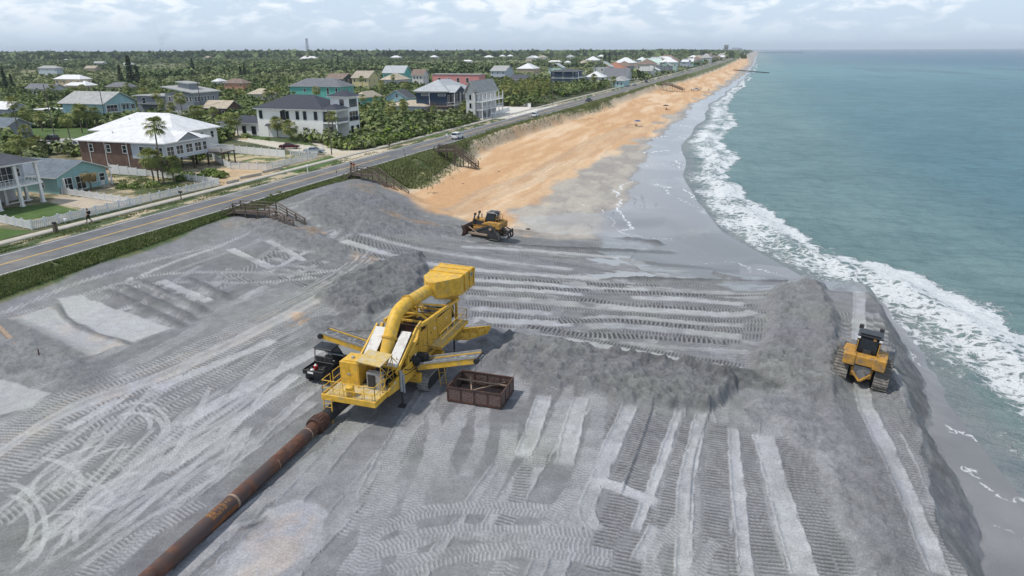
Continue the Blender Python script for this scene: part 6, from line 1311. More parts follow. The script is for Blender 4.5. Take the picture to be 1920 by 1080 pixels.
# far strip of the town: small houses, too far to tell apart
rt = random.Random(12)
for k in range(120):
    y = 600*(1+k/26.)**1.25; x = float(xr(y))-rt.uniform(14, 26)-rt.choice((0, 0, 32, 32, 70)); h_ = rt.uniform(4, 9.5); w_ = rt.uniform(11, 18); d_ = rt.uniform(12, 20)
    r = h_root('small far house in the row along the coast road', x, y, group='far houses along the coast road'); excl(x-w_, x, y, y+d_)
    wall_box(r, w_, d_, 0, h_, rt.choice(['white', 'cream', 'ltgrey', 'beige', 'greyblue', 'mint', 'tan', 'grey'])); roof(r, w_, d_, h_, rt.choice(['hip', 'gx', 'hip', 'gy']), rt.choice(['white', 'grey', 'silver', 'brown', 'pgrey', 'tan', 'white']))
    if y < 1300: rows(r, 'S', 3, w_, h_*.6, 1.2, 1.5)
for k in range(46):
    u = rt.uniform(0, 1250); v = rt.uniform(101, 113); q = at(u, v, 4); 
    if q[0] > xr(q[1])-60: continue
    r = h_root('small pale roofed house scattered in the far woods', q[0], q[1], group='far houses in the woods'); w_ = rt.uniform(14, 26)
    wall_box(r, w_, 14, 0, 7.5, rt.choice(['white', 'beige', 'ltgrey'])); roof(r, w_, 14, 7.5, 'hip', rt.choice(['white', 'white', 'silver', 'tan', 'white']), rh=4); excl(q[0]-w_, q[0], q[1]-30, q[1]+14)
# far towers
for lb, u, v1, hh, w_, m_ in (('tall pale apartment tower on the far shore', 1365, 108, 35, 13, 'ltgrey'), ('hazy blue apartment block beyond the tower', 1386, 100, 36, 60, 'greyblue'), ('hazy twin block far up the coast', 1391, 99, 34, 40, 'grey')):
    y = {108: 2300., 100: 6200., 99: 7800.}[v1]; d0 = AF*F+AX*(u-960)-AY*(96-540); x = d0[0]/d0[1]*y; r = h_root(lb, x, y, cat='tower', name='apartment_tower'); wall_box(r, w_, 20, 0, hh, m_); roof(r, w_, 20, hh, 'flat', 'pgrey', ov=.2)
    if v1 == 108:
        for f_ in range(8): slab(r, -w_+1, -1, -.3, -.01, 4+f_*3.9, 5.6+f_*3.9, 'glass', 'window_band')
# ------------------------------------------------ beach stairs
def stairs(label, p0, p1, p2, wd=1.8, ramp=None, foot=None, mid=None):
    p0, p1, p2 = Vector(p0), Vector(p1), Vector(p2); r = thing('beach_stairs', label, 'stairs', p0); O3 = tuple(p0); up = Vector((0, 0, 1))
    d = (p1-p0).normalized(); s = Vector((-d.y, d.x, 0))*wd/2; e = Vector((p2.x-p1.x, p2.y-p1.y, 0)).normalized(); t = Vector((-e.y, e.x, 0))*wd/2
    b = MB(); n = int((p1-p0).length/.16)
    for i in range(n): q = p0.lerp(p1, (i+.5)/n); b.beam(q-s, q+s, .14, .04, up=(0, 0, 1))
    for k in (-1, 1): b.beam(p0+s*k-up*.15, p1+s*k-up*.15, .06, .22)
    b.build('deck', 'wood_grey', r, off=O3)
    b = MB(); n = max(6, int(abs(p2.z-p1.z)/.19)); 
    for i in range(n+1): q = p1.lerp(p2, i/n); b.beam(q-t, q+t, .30, .05)
    for k in (-1, 1): b.beam(p1+t*k-up*.12, p2+t*k-up*.12, .06, .26)
    b.build('steps', 'wood_grey', r, off=O3)
    for k in (-1, 1):
        b = MB(); u = up*1.2
        for a, c, o_ in ((p0, p1, s), (p1, p2, t)):
            b.beam(a+o_*k+u, c+o_*k+u, .20, .09); b.beam(a+o_*k+up*.78, c+o_*k+up*.78, .05, .15); b.beam(a+o_*k+up*.38, c+o_*k+up*.38, .05, .15)
        b.build('handrail', 'wood_grey', r, off=O3)
    for a, c, o_, m_ in ((p0, p1, s, max(2, int((p1-p0).length/1.9))), (p1, p2, t, max(2, int((p2-p1).length/1.9)))):
        for i in range(m_+1):
            for k in (-1, 1):
                if i == 0 and a is p1: continue
                q = a.lerp(c, i/m_)+o_*k; zf = min(zg(q.x, q.y), q.z)-.3; b = MB(); b.beam((q.x, q.y, zf), q+up*1.22, .15); b.build('post', 'wood_grey', r, off=O3)
    if ramp:
        rp = Vector(ramp); b = MB()
        for i in range(9): q = p0.lerp(rp, (i+.5)/9); b.beam(q-s, q+s, .28, .05)
        for k in (-1, 1): b.beam(p0+s*k+up*.98, rp+s*k+up*.9, .1, .05); b.beam(p0+s*k+up*.5, rp+s*k+up*.45, .04, .1); b.beam(rp+s*k-up*.3, rp+s*k+up*.95, .1); b.beam(p0+s*k-up*.12, rp+s*k-up*.12, .05, .2)
        b.build('ramp', 'wood_grey', r, off=O3)
    return r
def V3(u, v, z): return tuple(at(u, v, z))
stairs('weathered wooden beach stairs half buried in grey sand, nearest of the three', V3(445, 394, .6), V3(512, 398, .6), V3(562, 428, -.7), ramp=V3(425, 403, .1))
stairs('weathered wooden beach stairs with two people at the top by the road', V3(664, 325, .9), V3(704, 329, .9), V3(760, 373, -2.5), ramp=V3(648, 337, .1))
stairs('weathered wooden beach stairs below the white car on the road', V3(822, 281, .9), V3(852, 281, .9), V3(895, 313, -2.7), ramp=V3(814, 282, .1))
stairs('small far beach stairs leading down to the parked truck', V3(1240, 158, .6), V3(1258, 160, .6), V3(1282, 169, -2.6))
# ------------------------------------------------ fences
def fence(label, pts, h_=1.2, style='picket', post_=1.8, z=0.0, h2=None, name='fence', cat='fence'):
    P = [Vector((float(p[0]), float(p[1]), z)) for p in pts]; r = thing(name, label, cat, P[0]); O3 = tuple(P[0]); up = Vector((0, 0, 1)); tot = sum((b_-a_).length for a_, b_ in zip(P[:-1], P[1:])); acc = 0
    bp = MB(); bf = MB()
    for a, c in zip(P[:-1], P[1:]):
        L = (c-a).length; n = max(1, round(L/post_))
        for i in range(n):
            q0, q1 = a.lerp(c, i/n), a.lerp(c, (i+1)/n); f0 = (acc+L*i/n)/tot; hh = h_ if h2 is None else h_+(h2-h_)*min(1, f0*1.0)
            pb = MB(); pb.beam(q0, q0+up*(hh+.15), .13, .13); pb.beam(q0+up*(hh+.15), q0+up*(hh+.22), .17, .17); pb.build('post', 'vinyl', r, off=O3)
            d = (q1-q0).normalized()
            if style == 'solid': bf.beam(q0+up*hh*.52, q1+up*hh*.52, .045, hh*.92)
            else:
                bf.beam(q0+up*.15, q1+up*.15, .05, .09); bf.beam(q0+up*(hh-.06), q1+up*(hh-.06), .05, .09); m = max(2, int((q1-q0).length/.24))
                for k in range(m): p_ = q0.lerp(q1, (k+.5)/m); sw = (.18*((abs(k/(m-1)-.5)*2)**2) if style == 'scallop' else 0); bf.beam(p_+up*.1, p_+up*(hh+sw), .03, .17 if style != 'picket' else .15, up=d)
        acc += L
    bf.build('panel', 'vinyl', r, off=O3); return r
G0 = lambda *pp_: [at(u, v, 0)[:2] for u, v in pp_]
fence('white scalloped vinyl fence around the left lawn by the pavement', G0((-40, 400), (0, 418), (60, 431), (265, 383)), 1.15, 'scallop', 1.9)
fence('white low fence dividing lawn from the cottage yard', G0((118, 364), (255, 385)), 1.0, 'scallop', 1.9)
fence('white picket fence along the pavement below the palm trees', G0((265, 382), (412, 347)), 1.15, 'picket', 1.9)
fence('white picket fence behind the palm yard running to the pavement', G0((275, 330), (412, 346)), 1.1, 'picket', 1.9)
fence('tall white privacy fence stepping down from the brick house', G0((208, 327), (275, 331)), 1.9, 'solid', 2.0, h2=1.2)
fence('tall white privacy fence beside the grey veranda house', G0((88, 350), (118, 365)), 1.8, 'solid', 2.0, h2=1.1)
fence('long tall white privacy fence left of the red car', G0((386, 283), (535, 296)), 1.8, 'solid', 2.2, h2=1.7)
fence('white open fence curving round the sandy yard', G0((400, 300), (432, 317), (500, 319), (596, 296)), 1.3, 'picket', 2.0, h2=1.2)
fence('white vinyl fence end beside the silver car', G0((545, 292), (596, 292)), 1.1, 'picket', 2.0)
fence('white wall fence in front of the navy house yard', G0((872, 212), (920, 219), (955, 207)), 1.3, 'solid', 2.4)
fence('white wall fence across the pale driveway right of the balcony house', G0((950, 190), (995, 202), (992, 192)), 1.6, 'solid', 2.4)
# low block walls by the sandy garden
for lb, pts in (('low grey block wall step beside the pavement', [(450, 336), (490, 328)]), ('low grey block wall at the bare garden edge', [(492, 325), (530, 316)]), ('low grey block wall nearest the white fence', [(425, 345), (448, 340)])):
    a, c = [Vector((*at(*q, 0)[:2], .0)) for q in pts]; b = MB(); b.beam(a+Vector((0, 0, .2)), c+Vector((0, 0, .2)), .25, .45); b.beam(a+Vector((0, 0, .44)), c+Vector((0, 0, .44)), .3, .06); o = b.build('garden_wall', 'concrete', None, off=tuple(a), bevel=.02); o.location = a; tag(o, lb, 'wall')
# ---------------------------------------------------------------- vegetation
def leafmat(name, c1, c2, c3, s1=.6, s2=.06):
    m, nt, b = new_mat(name); N = NT(nt); g = N.n('ShaderNodeNewGeometry').outputs['Position']; rd = N.n('ShaderNodeObjectInfo').outputs['Random']
    tn_ = N.n('ShaderNodeAttribute', attribute_name='tone').outputs['Fac']
    c = N.mix(N.rng(N.noise(s1, g, 3), .35, .65), c1, c2); c = N.mix(N.rng(N.m('ADD', tn_, N.m('MULTIPLY', N.m('SUBTRACT', rd, .5), .5)), .45, 1.0), c, c3)
    c = N.mix(N.rng(N.noise(s2, g, 3), .35, .65, 0., .45), c, c1)
    nt.links.new(c, b.inputs['Base Color']); b.inputs['Roughness'].default_value = .8; b.inputs['Specular IOR Level'].default_value = .15; return m
M['leaf'] = leafmat('shrub_leaves', (0.100, 0.151, 0.037), (0.162, 0.216, 0.059), (0.307, 0.360, 0.117))
M['leaf_dark'] = leafmat('oak_leaves', (0.080, 0.116, 0.039), (0.126, 0.170, 0.059), (0.238, 0.274, 0.104))
M['leaf_far'] = leafmat('far_wood_leaves', (0.085, 0.126, 0.052), (0.135, 0.179, 0.072), (0.276, 0.302, 0.130), .02, .004)
M['leaf_palm'] = leafmat('palm_fronds', (0.116, 0.158, 0.039), (0.192, 0.223, 0.072), (0.368, 0.346, 0.130))
M['leaf_brown'] = leafmat('dry_palm_fronds', (0.184, 0.144, 0.065), (0.261, 0.188, 0.091), (0.153, 0.172, 0.052))
M['leaf_pine'] = leafmat('conifer_needles', (0.027, 0.051, 0.024), (0.042, 0.070, 0.031), (0.068, 0.100, 0.046))
M['leaf_grey'] = leafmat('sea_grape_leaves', (0.146, 0.179, 0.072), (0.223, 0.251, 0.124), (0.430, 0.432, 0.247))
M['leaf_lime'] = leafmat('bright_shrub_leaves', (0.146, 0.223, 0.033), (0.199, 0.274, 0.052), (0.291, 0.360, 0.091))
M['grass'] = leafmat('dune_grass', (0.100, 0.142, 0.041), (0.153, 0.189, 0.065), (0.330, 0.319, 0.165), .5, .08)
M['bark'] = pmat('palm_bark', (.16, .13, .10), .95, .25, 6); M['bark2'] = pmat('tree_bark', (.10, .08, .06), .95, .25, 6)
M['pole'] = pmat('pole_wood', (.13, .11, .095), .9, .2, 3)
rv = np.random.RandomState(11)
def quads(cen, nor, sz, asp=1.0):
    """leaf quads at cen facing nor"""
    n = len(cen); nor = nor/np.maximum(np.linalg.norm(nor, axis=1, keepdims=True), 1e-6); r = rv.normal(size=(n, 3)); u = np.cross(nor, r); u /= np.maximum(np.linalg.norm(u, axis=1, keepdims=True), 1e-6); v = np.cross(nor, u)
    s = (np.asarray(sz)*np.ones(n))[:, None]*.5
    P = np.stack([cen-u*s-v*s*asp, cen+u*s-v*s*asp*.6, cen+u*s*.8+v*s*asp, cen-u*s*.7+v*s*asp*.8], 1)
    return P.reshape(-1, 3)
def crown(n, R3, z0, lobes=9, leaf=.5, flat=1.0, jit=.9, gap=.0):
    L = rv.normal(size=(lobes, 3)); L /= np.linalg.norm(L, axis=1, keepdims=True); L *= (rv.uniform(.25, .72, (lobes, 1))); L[:, 2] = np.abs(L[:, 2])*.9-.15; lr = rv.uniform(.30, .52, lobes)
    k = rv.randint(0, lobes, n); d = rv.normal(size=(n, 3)); d /= np.linalg.norm(d, axis=1, keepdims=True); d[:, 2] = np.where(d[:, 2] < -.3, -d[:, 2], d[:, 2])
    p = L[k]+d*lr[k][:, None]*rv.uniform(.7, 1.05, (n, 1)); c = p*np.array([R3, R3, R3*flat]); c[:, 2] += z0+R3*flat*.45
    return c, d+rv.normal(size=(n, 3))*jit*.5+np.array([0, 0, .25]), leaf*rv.uniform(.6, 1.35, n)
def leaf_obj(name, P, mat, parent=None, tone=None, loc=None):
    n = len(P)//4; o = mesh_obj(name, P, np.arange(n*4).reshape(n, 4), M[mat], parent, loc=loc); a = o.data.attributes.new('tone', 'FLOAT', 'FACE'); a.data.foreach_set('value', (rv.uniform(0, 1, n) if tone is None else tone).astype(np.float32)); return o
def palm_mesh(R3, nf, dead=0, droop=.9):
    out = []
    for i in range(nf):
        az = rv.uniform(0, 2*math.pi); el = rv.uniform(-.75, 1.35) if not dead else rv.uniform(-1.2, .2)
        d = np.array([math.cos(az)*math.cos(el), math.sin(az)*math.cos(el), math.sin(el)]); L = R3*rv.uniform(.85, 1.1)
        base = d*L*.45+np.array([0, 0, -.05*L]); side = np.cross(d, [0, 0, 1]); side /= max(np.linalg.norm(side), .1)
        for j in range(8):
            a = (j-3.5)/3.5*1.15; dd = d*math.cos(a)+side*math.sin(a); tip = base+dd*L*.58+np.array([0, 0, -droop*L*.22*(1+abs(a)*.5)]); mid = base+dd*L*.34; w_ = np.cross(dd, [0, 0, 1])*.0+side*math.cos(a)*.075*L*.55-d*math.sin(a)*.03*L
            out += [base, mid-w_, tip, mid+w_]
        out += [np.zeros(3), base*.5+side*.02*L, base, base*.5-side*.02*L]
    return np.array(out)
palm_protos = []
for i, (R3, nf, mt_) in enumerate(((1.55, 44, 'leaf_palm'), (1.35, 38, 'leaf_palm'), (1.7, 50, 'leaf_palm'), (1.3, 34, 'leaf_brown'))):
    P = palm_mesh(R3, nf, dead=(i == 3)); P2 = palm_mesh(R3*.85, 9, dead=1)
    n = (len(P)+len(P2))//4; me = None; o = leaf_obj('crown', np.r_[P, P2+np.array([0, 0, -.25])], mt_); palm_protos.append(o.data); bpy.data.objects.remove(o)
tr_m = []
for k in range(3):
    b = MB(); b.tpath([(0, 0, -.3), (.04*(k-1), .02, .3), (.10*(k-1), .03, .7), (.07*(k-1), 0, 1.0)], [.17, .14, .125, .13], n=8); o = b.build('trunk', 'bark', smooth=True); tr_m.append(o.data); bpy.data.objects.remove(o)
pcount = [0]
def palm(x, y, h_, label, kind=None, group=None, sc=None, cat='palm'):
    pcount[0] += 1; k = kind if kind is not None else random.choice((0, 0, 1, 2)); z = 0.0
    r = thing('palm_tree', label, cat, (x, y, z), random.uniform(0, 6.28), group); sc = sc or random.uniform(1.3, 1.6)
    t = bpy.data.objects.new('trunk', random.choice(tr_m)); t.scale = (1, 1, max(h_-.6, .5)); t.parent = r; C.collection.objects.link(t)
    c = bpy.data.objects.new('crown', palm_protos[k]); c.location = (.07*0, 0, h_-.5); c.scale = (sc,)*3; c.parent = r; C.collection.objects.link(c); return r
def ppx(u, v, vt, label, **k):
    p = at(u, v, 0); P = p-np.array([0, 0, H]); s_ = F/(P@AF); h_ = max((v-vt)/s_/math.cos(R_(PITCH))-0.6, 1.2); return palm(p[0], p[1], h_, label, **k)
for a in [(39,265,190,'tall palm leftmost of the row before the black parked car'), (60,266,207,'palm second from the left before the black parked car'), (133,268,220,'leaning full headed palm right of the black parked car'), (155,250,202,'palm left of three before the light blue house'), (166,248,204,'middle palm of three before the light blue house'), (183,246,206,'palm right of three before the light blue house'), (80,246,212,'bushy palm behind the two palms at far left'),
          (308,344,232,'tallest slender palm rising in front of the white roof'), (290,345,286,'short palm left of the tall slender one by the brick house'), (298,343,289,'short palm touching the tall slender one by the brick house'), (327,342,298,'small palm at the right end of the brick house yard'),
          (344,228,181,'tall palm before the grey modern house garage'), (300,222,176,'palm against the left wall of the grey modern house'), (276,215,170,'palm near the balcony of the grey modern house'), (308,230,190,'bushy low palm before the grey modern house'), (324,226,196,'palm beside the bushy low one before the grey modern house'),
          (420,250,222,'small palm leftmost at the garage wing'), (434,256,217,'palm in the middle at the garage wing'), (447,256,219,'palm right of the middle at the garage wing'), (521,258,224,'palm beside the white garage door'),
          (708,206,183,'slim palm below the small teal house'), (717,195,156,'palm in front of the pale blue cottage'), (738,166,143,'palm before the beige roofed porch house'), (680,172,146,'leafy palm before the pale yellow house'), (870,220,192,'palm beside the deck of the navy house'), (880,221,197,'second palm beside the deck of the navy house'), (937,195,171,'palm at the corner of the balcony house'), (952,190,166,'palm right of the balcony house driveway'),
          (1113,168,143,'palm between the white roofed house and the road'), (1150,164,148,'small palm close to the road beyond the navy house')]: ppx(*a)
for a in [(126,353,318,'dry brown palm leftmost before the seafoam cottage'), (146,353,317,'dry brown palm in the middle before the seafoam cottage'), (172,357,314,'dry brown palm rightmost before the seafoam cottage')]: ppx(*a, kind=3, sc=1.2)
ppx(545, 262, 232, 'very bushy low palm in front of the white stucco wall', kind=2, sc=1.55); ppx(270, 166, 150, 'spiky low palm before the cream house porch', kind=2)
ppx(772, 232, 214, 'low bushy palm in the scrub left of the deck stairs', kind=2, sc=1.5); ppx(757, 222, 205, 'broad low palm in the scrub under the low beige house', kind=2, sc=1.6); ppx(735, 226, 212, 'spreading low palm at the edge of the scrub', kind=2, sc=1.5)
# shrubs and trees
tree_m = []; 
for i, (mt_, n, R3, fl_, lf) in enumerate((('leaf_dark', 700, 3.2, .75, .52), ('leaf', 600, 2.6, .7, .48), ('leaf_dark', 800, 3.8, .65, .55), ('leaf_lime', 600, 2.4, .6, .42), ('leaf_grey', 600, 2.6, .5, .45), ('leaf', 420, 1.2, .7, .24))):
    c, nn, s_ = crown(n, R3, .0, lobes=12, leaf=lf, flat=fl_); o = leaf_obj('crown', quads(c, nn, s_), mt_); tree_m.append(o.data); bpy.data.objects.remove(o)
b = MB()
b.tpath([(0, 0, -.2), (.1, 0, 1.2), (.0, .1, 2.4)], [.2, .15, .07], n=7)
for a in (.4, 2.4, 4.5): b.tpath([(.08, 0, 1.1), (math.cos(a)*.9, math.sin(a)*.9, 2.2), (math.cos(a)*1.6, math.sin(a)*1.6, 3.0)], [.10, .07, .03], n=5)
o = b.build('trunk', 'bark2', smooth=True); trunk_m = o.data; bpy.data.objects.remove(o)
def tree(x, y, kind, sc, label, group=None, lift=1.2, cat='tree', name='broad_tree'):
    r = thing(name, label, cat, (x, y, 0), random.uniform(0, 6.28), group)
    if lift > .5: t = bpy.data.objects.new('trunk', trunk_m); t.parent = r; t.scale = (sc, sc, sc*lift/1.6+.2); C.collection.objects.link(t)
    c = bpy.data.objects.new('crown', tree_m[kind]); c.parent = r; c.scale = (sc, sc, sc); c.location = (0, 0, lift*.6 if lift > .5 else -.2); C.collection.objects.link(c); return r
# conifers
b_ = []
def conifer_mesh(n, hh, rr2):
    t = rv.uniform(.06, 1, n)**1.0; tier = np.floor(t*14)/14+rv.normal(0, .012, n); rad = (1-tier)**.8*rr2*rv.uniform(.3, 1.0, n)+.12; a = rv.uniform(0, 6.28, n)
    c = np.c_[np.cos(a)*rad, np.sin(a)*rad, tier*hh+rv.normal(0, .12, n)-.1*rad]; return quads(c, np.c_[np.cos(a)*.4, np.sin(a)*.4, np.ones(n)]+rv.normal(size=(n, 3))*.5, .62*rv.uniform(.7, 1.2, n))
o = leaf_obj('crown', conifer_mesh(900, 12, 2.3), 'leaf_pine'); con_m = o.data; bpy.data.objects.remove(o)
b = MB(); b.tpath([(0, 0, -.3), (0, 0, 11.5)], [.28, .05], n=7); o = b.build('trunk', 'bark2', smooth=True); cont = o.data; bpy.data.objects.remove(o)
def conifer(u, v, vt, label, wd=1.0):
    p = at(u, v, 0); s_ = F/((p-np.array([0, 0, H]))@AF); h_ = (v-vt)/s_/.944; r = thing('conifer', label, 'conifer', (p[0], p[1], 0), random.uniform(0, 6)); k = h_/12
    for nm, me in (('trunk', cont), ('crown', con_m)): q = bpy.data.objects.new(nm, me); q.parent = r; q.scale = (k*wd, k*wd, k); C.collection.objects.link(q)
for a in [(229,160,124,'dark conifer left of the tallest one above the grey modern house'), (248,162,108,'tallest dark conifer above the light blue house'), (261,162,126,'dark conifer right of the tallest one'), (273,160,144,'shortest dark conifer of the clump above the grey modern house'), (363,141,112,'lone slim conifer above the grey modern house roof'), (12,168,132,'dark conifer at the left edge'), (25,168,140,'lower dark conifer beside the one at the left edge'), (2,170,145,'dark conifer cut by the left edge'),
          (452,147,125,'left of a twin pair of conifers over the salmon house'), (460,147,123,'right of a twin pair of conifers over the salmon house'), (635,130,109,'lone dark conifer on the skyline above the brown roofed house'), (676,124,106,'slim conifer on the skyline above the yellow house'), (1133,118,98,'left of two dark conifers behind the white hip roofs'), (1142,118,98,'right of two dark conifers behind the white hip roofs'), (1155,115,103,'short conifer right of the pair behind the white hip roofs'), (1303,102,96,'small conifer on the skyline over the far row')]: conifer(*a)
# ---- wild cover as merged masses
OPEN = [[(-80,340),(95,350),(200,325),(275,318),(412,325),(440,345),(200,405),(-80,475)], [(178,330),(280,320),(430,345),(255,366),(215,352)], [(10,240),(250,240),(220,262),(205,285),(20,290)], [(80,285),(215,310),(220,370),(90,375)],
        [(385,275),(440,258),(600,268),(640,282),(720,276),(700,300),(560,328),(400,350),(330,345),(380,310)], [(440,248),(520,250),(560,268),(440,262)], [(880,200),(1010,200),(1045,194),(1060,208),(960,224),(880,226)], [(1130,166),(1290,137),(1290,132),(1180,145)]]
OPENW = [[tuple(at(u, v, 0)[:2]) for u, v in p] for p in OPEN]
def allowed(x, y, m=0.0, open_=True):
    k = x < xr(y)-11.0-m
    for (a, b__, c, d) in HR: k &= ~((x > a-m) & (x < b__+m) & (y > c-m-2) & (y < d+m))
    if open_:
        for p in OPENW: k &= ~inpoly(x, y, p)
    return k
def masses(name, label, xy, R3, H3, nleaf, leaf, mat, tone_amp=.75, flat=.8, z0=0.):
    n = len(xy); L = 7
    c, nn, s_ = crown(nleaf*40, 1.0, 0, lobes=9, leaf=1.0, flat=1.0); ids = rv.randint(0, nleaf*40, (n, nleaf))
    rr2 = R3*rv.uniform(.7, 1.3, n); hh = H3*rv.uniform(.7, 1.3, n)
    cc_ = c[ids]*np.stack([rr2, rr2, hh*.85], 1)[:, None, :]; a = rv.uniform(0, 6.28, n); ca_, sa_ = np.cos(a)[:, None], np.sin(a)[:, None]
    X = cc_[..., 0]*ca_-cc_[..., 1]*sa_+xy[:, 0:1]; Y = cc_[..., 0]*sa_+cc_[..., 1]*ca_+xy[:, 1:2]; Z = cc_[..., 2]+(xy[:, 2:3] if xy.shape[1] > 2 else 0)+z0
    P = quads(np.stack([X, Y, Z], -1).reshape(-1, 3), nn[ids].reshape(-1, 3), (leaf*rv.uniform(.6, 1.3, (n, nleaf))*(rr2/R3)[:, None]).ravel())
    tone_ = np.clip((rv.uniform(0, 1, (n, 1))*tone_amp+rv.uniform(0, 1, (n, nleaf))*(1-tone_amp)*.9), 0, 1).ravel()
    o = leaf_obj(name, P, mat, tone=tone_); return tag(o, label, 'vegetation', kind='stuff')
def scat(n, r0, r1, a0=-46, a1=24, p=1.0):     # even in view: azimuth uniform, depression uniform-ish
    a = R_(1)*rv.uniform(a0, a1, n)-R_(YAW); e0, e1 = 1/r0, 1/r1; r = 1/(rv.uniform(e1**p, e0**p, n)**(1/p)); return np.sin(a)*r, np.cos(a)*r
x, y = scat(26000, 70, 260); k = allowed(x, y, -.5) & (fbm(x/9, y/9, 301, 3) > .40); xy = np.c_[x[k], y[k]][:3600]
masses('scrub', 'dense green scrub covering the ground between the houses', xy, 1.9, 1.6, 46, .55, 'leaf')
xx, yy = scat(9000, 90, 330, -30, 20); k = allowed(xx, yy, 0) & (xx > xr(yy)-46) & (yy > 120) & (fbm(xx/8, yy/8, 307, 3) > .44); masses('sea_grape_thicket', 'grey green sea grape and palmetto thicket beside the road', np.c_[xx[k], yy[k]][:1500], 1.7, 1.7, 60, .45, 'leaf_grey')
xx, yy = scat(5000, 90, 260, -30, 20); k = allowed(xx, yy, 0) & (xx > xr(yy)-34) & (yy > 150) & (yy < 240) & (fbm(xx/9, yy/9, 311, 3) > .55); masses('bright_shrub_thicket', 'bright lime green shrubs in the thicket right of the white house', np.c_[xx[k], yy[k]][:260], 1.8, 1.9, 70, .42, 'leaf_lime')
x, y = scat(24000, 190, 620); k = allowed(x, y, 1.0) & (fbm(x/20, y/20, 313, 3) > .42); masses('woods', 'mid distance woods and scrub behind the houses', np.c_[x[k], y[k]][:6500], 3.0, 3.4, 42, 1.0, 'leaf_dark')
x, y = scat(9000, 170, 620); k = allowed(x, y, 1.0) & (fbm(x/26, y/26, 331, 3) > .52); masses('olive_scrub', 'pale olive scrub and young palms among the darker woods', np.c_[x[k], y[k]][:1900], 2.4, 2.6, 44, .8, 'leaf_grey')
x, y = scat(6000, 150, 520); k = allowed(x, y, 1.0) & (fbm(x/18, y/18, 337, 3) > .56); masses('bright_scrub', 'bright yellow green scrub in patches among the woods', np.c_[x[k], y[k]][:800], 2.2, 2.4, 50, .7, 'leaf_lime')
x, y = scat(17000, 560, 2400, p=.8); k = allowed(x, y, 2.0, False); marsh = (fbm(x/160, y/260, 317, 3) > .50) & (np.hypot(x, y) > 500) & (np.hypot(x, y) < 1500)
zz_ = zbase(x, y); q = k & ~marsh; masses('far_woods', 'far dark woods stretching inland', np.c_[x, y, zz_][q][:9000], 7.5, 6.5, 26, 2.6, 'leaf_far'); q = k & marsh; masses('marsh_scrub', 'far pale green marsh scrub inland', np.c_[x, y, zz_][q][:2200], 6, 2.6, 22, 1.9, 'leaf_grey')
x, y = scat(15000, 2000, 14000, p=.7); k = allowed(x, y, 4.0, False); masses('horizon_woods', 'woods fading along the horizon', np.c_[x, y, zbase(x, y)][k][:9000], 38, 13, 14, 15, 'leaf_far')
# individual trees and bushes in the middle distance
for k in range(130):
    x, y = scat(1, 120, 420, -42, 22); 
    if not allowed(x, y, 1.5)[0]: continue
    x, y = float(x[0]), float(y[0]); kd = random.choice((0, 3, 2, 1, 2, 4, 1)); tree(x, y, kd, random.uniform(.8, 1.35), 'dark green broad tree growing among the scrub and houses', 'broad trees among the houses', lift=random.uniform(.8, 1.8))
n_ = 0
for k in range(600):
    x, y = scat(1, 110, 430, -42, 22)
    if not allowed(x, y, .5)[0]: continue
    x, y = float(x[0]), float(y[0]); palm(x, y, random.uniform(3.5, 7.5), 'sabal palm growing wild among the scrub and trees', group='wild palms in the scrub', sc=random.uniform(1.0, 1.5)); n_ += 1
    if n_ > 95: break
for k in range(60):      # dense palm grove right of the balcony house
    u, v = random.uniform(945, 1030), random.uniform(158, 192); p = at(u, v, 0)
    if allowed(np.array([p[0]]), np.array([p[1]]), 0)[0]: palm(p[0], p[1], random.uniform(4, 6.5), 'sabal palm in the dense grove right of the balcony house', group='palm grove right of the balcony house', sc=random.uniform(1.2, 1.7))
for u, v, kd, sc, lb in [(395,330,5,1.6,'dark rounded bush at the left of the sandy garden'), (412,333,5,1.5,'dark rounded bush in the middle of the sandy garden'), (355,336,5,1.5,'dark bush under the sun room posts'), (375,338,5,1.4,'second dark bush under the sun room posts'), (340,338,5,1.3,'low bush beside the palms by the brick house'), (288,350,5,1.2,'small bush at the foot of the short palms'), (250,352,5,1.0,'small round bush in the palm yard'), (229,352,5,.9,'smaller round bush left in the palm yard'),
                         (462,258,5,1.3,'bush before the garage wing wall'), (405,262,5,1.2,'bush left of the garage wing drive'), (500,262,5,.8,'low red brown bush by the garage door'), (590,262,4,.7,'grey green bush against the white stucco wall'), (570,264,4,.6,'lower grey bush against the white stucco wall'), (640,262,4,.7,'grey sea grape bush at the tower foot'), (660,266,4,.6,'outer sea grape bush below the tower'), (617,268,4,.6,'sea grape bush beside the street light'),
                         (690,245,3,1.0,'bright lime shrub right of the tower'), (720,240,3,.9,'bright lime shrub further right of the tower'), (1100,207,1,.5,'bush on the dune crest beside the dark pickup'), (1085,209,4,.6,'clump of dark grass bush on the dune crest'), (1236,160,1,.8,'dark round bush at the top of the far stairs')]:
    p = at(u, v, 0); tree(p[0], p[1], kd, sc, lb, lift=0, cat='bush', name='bush')
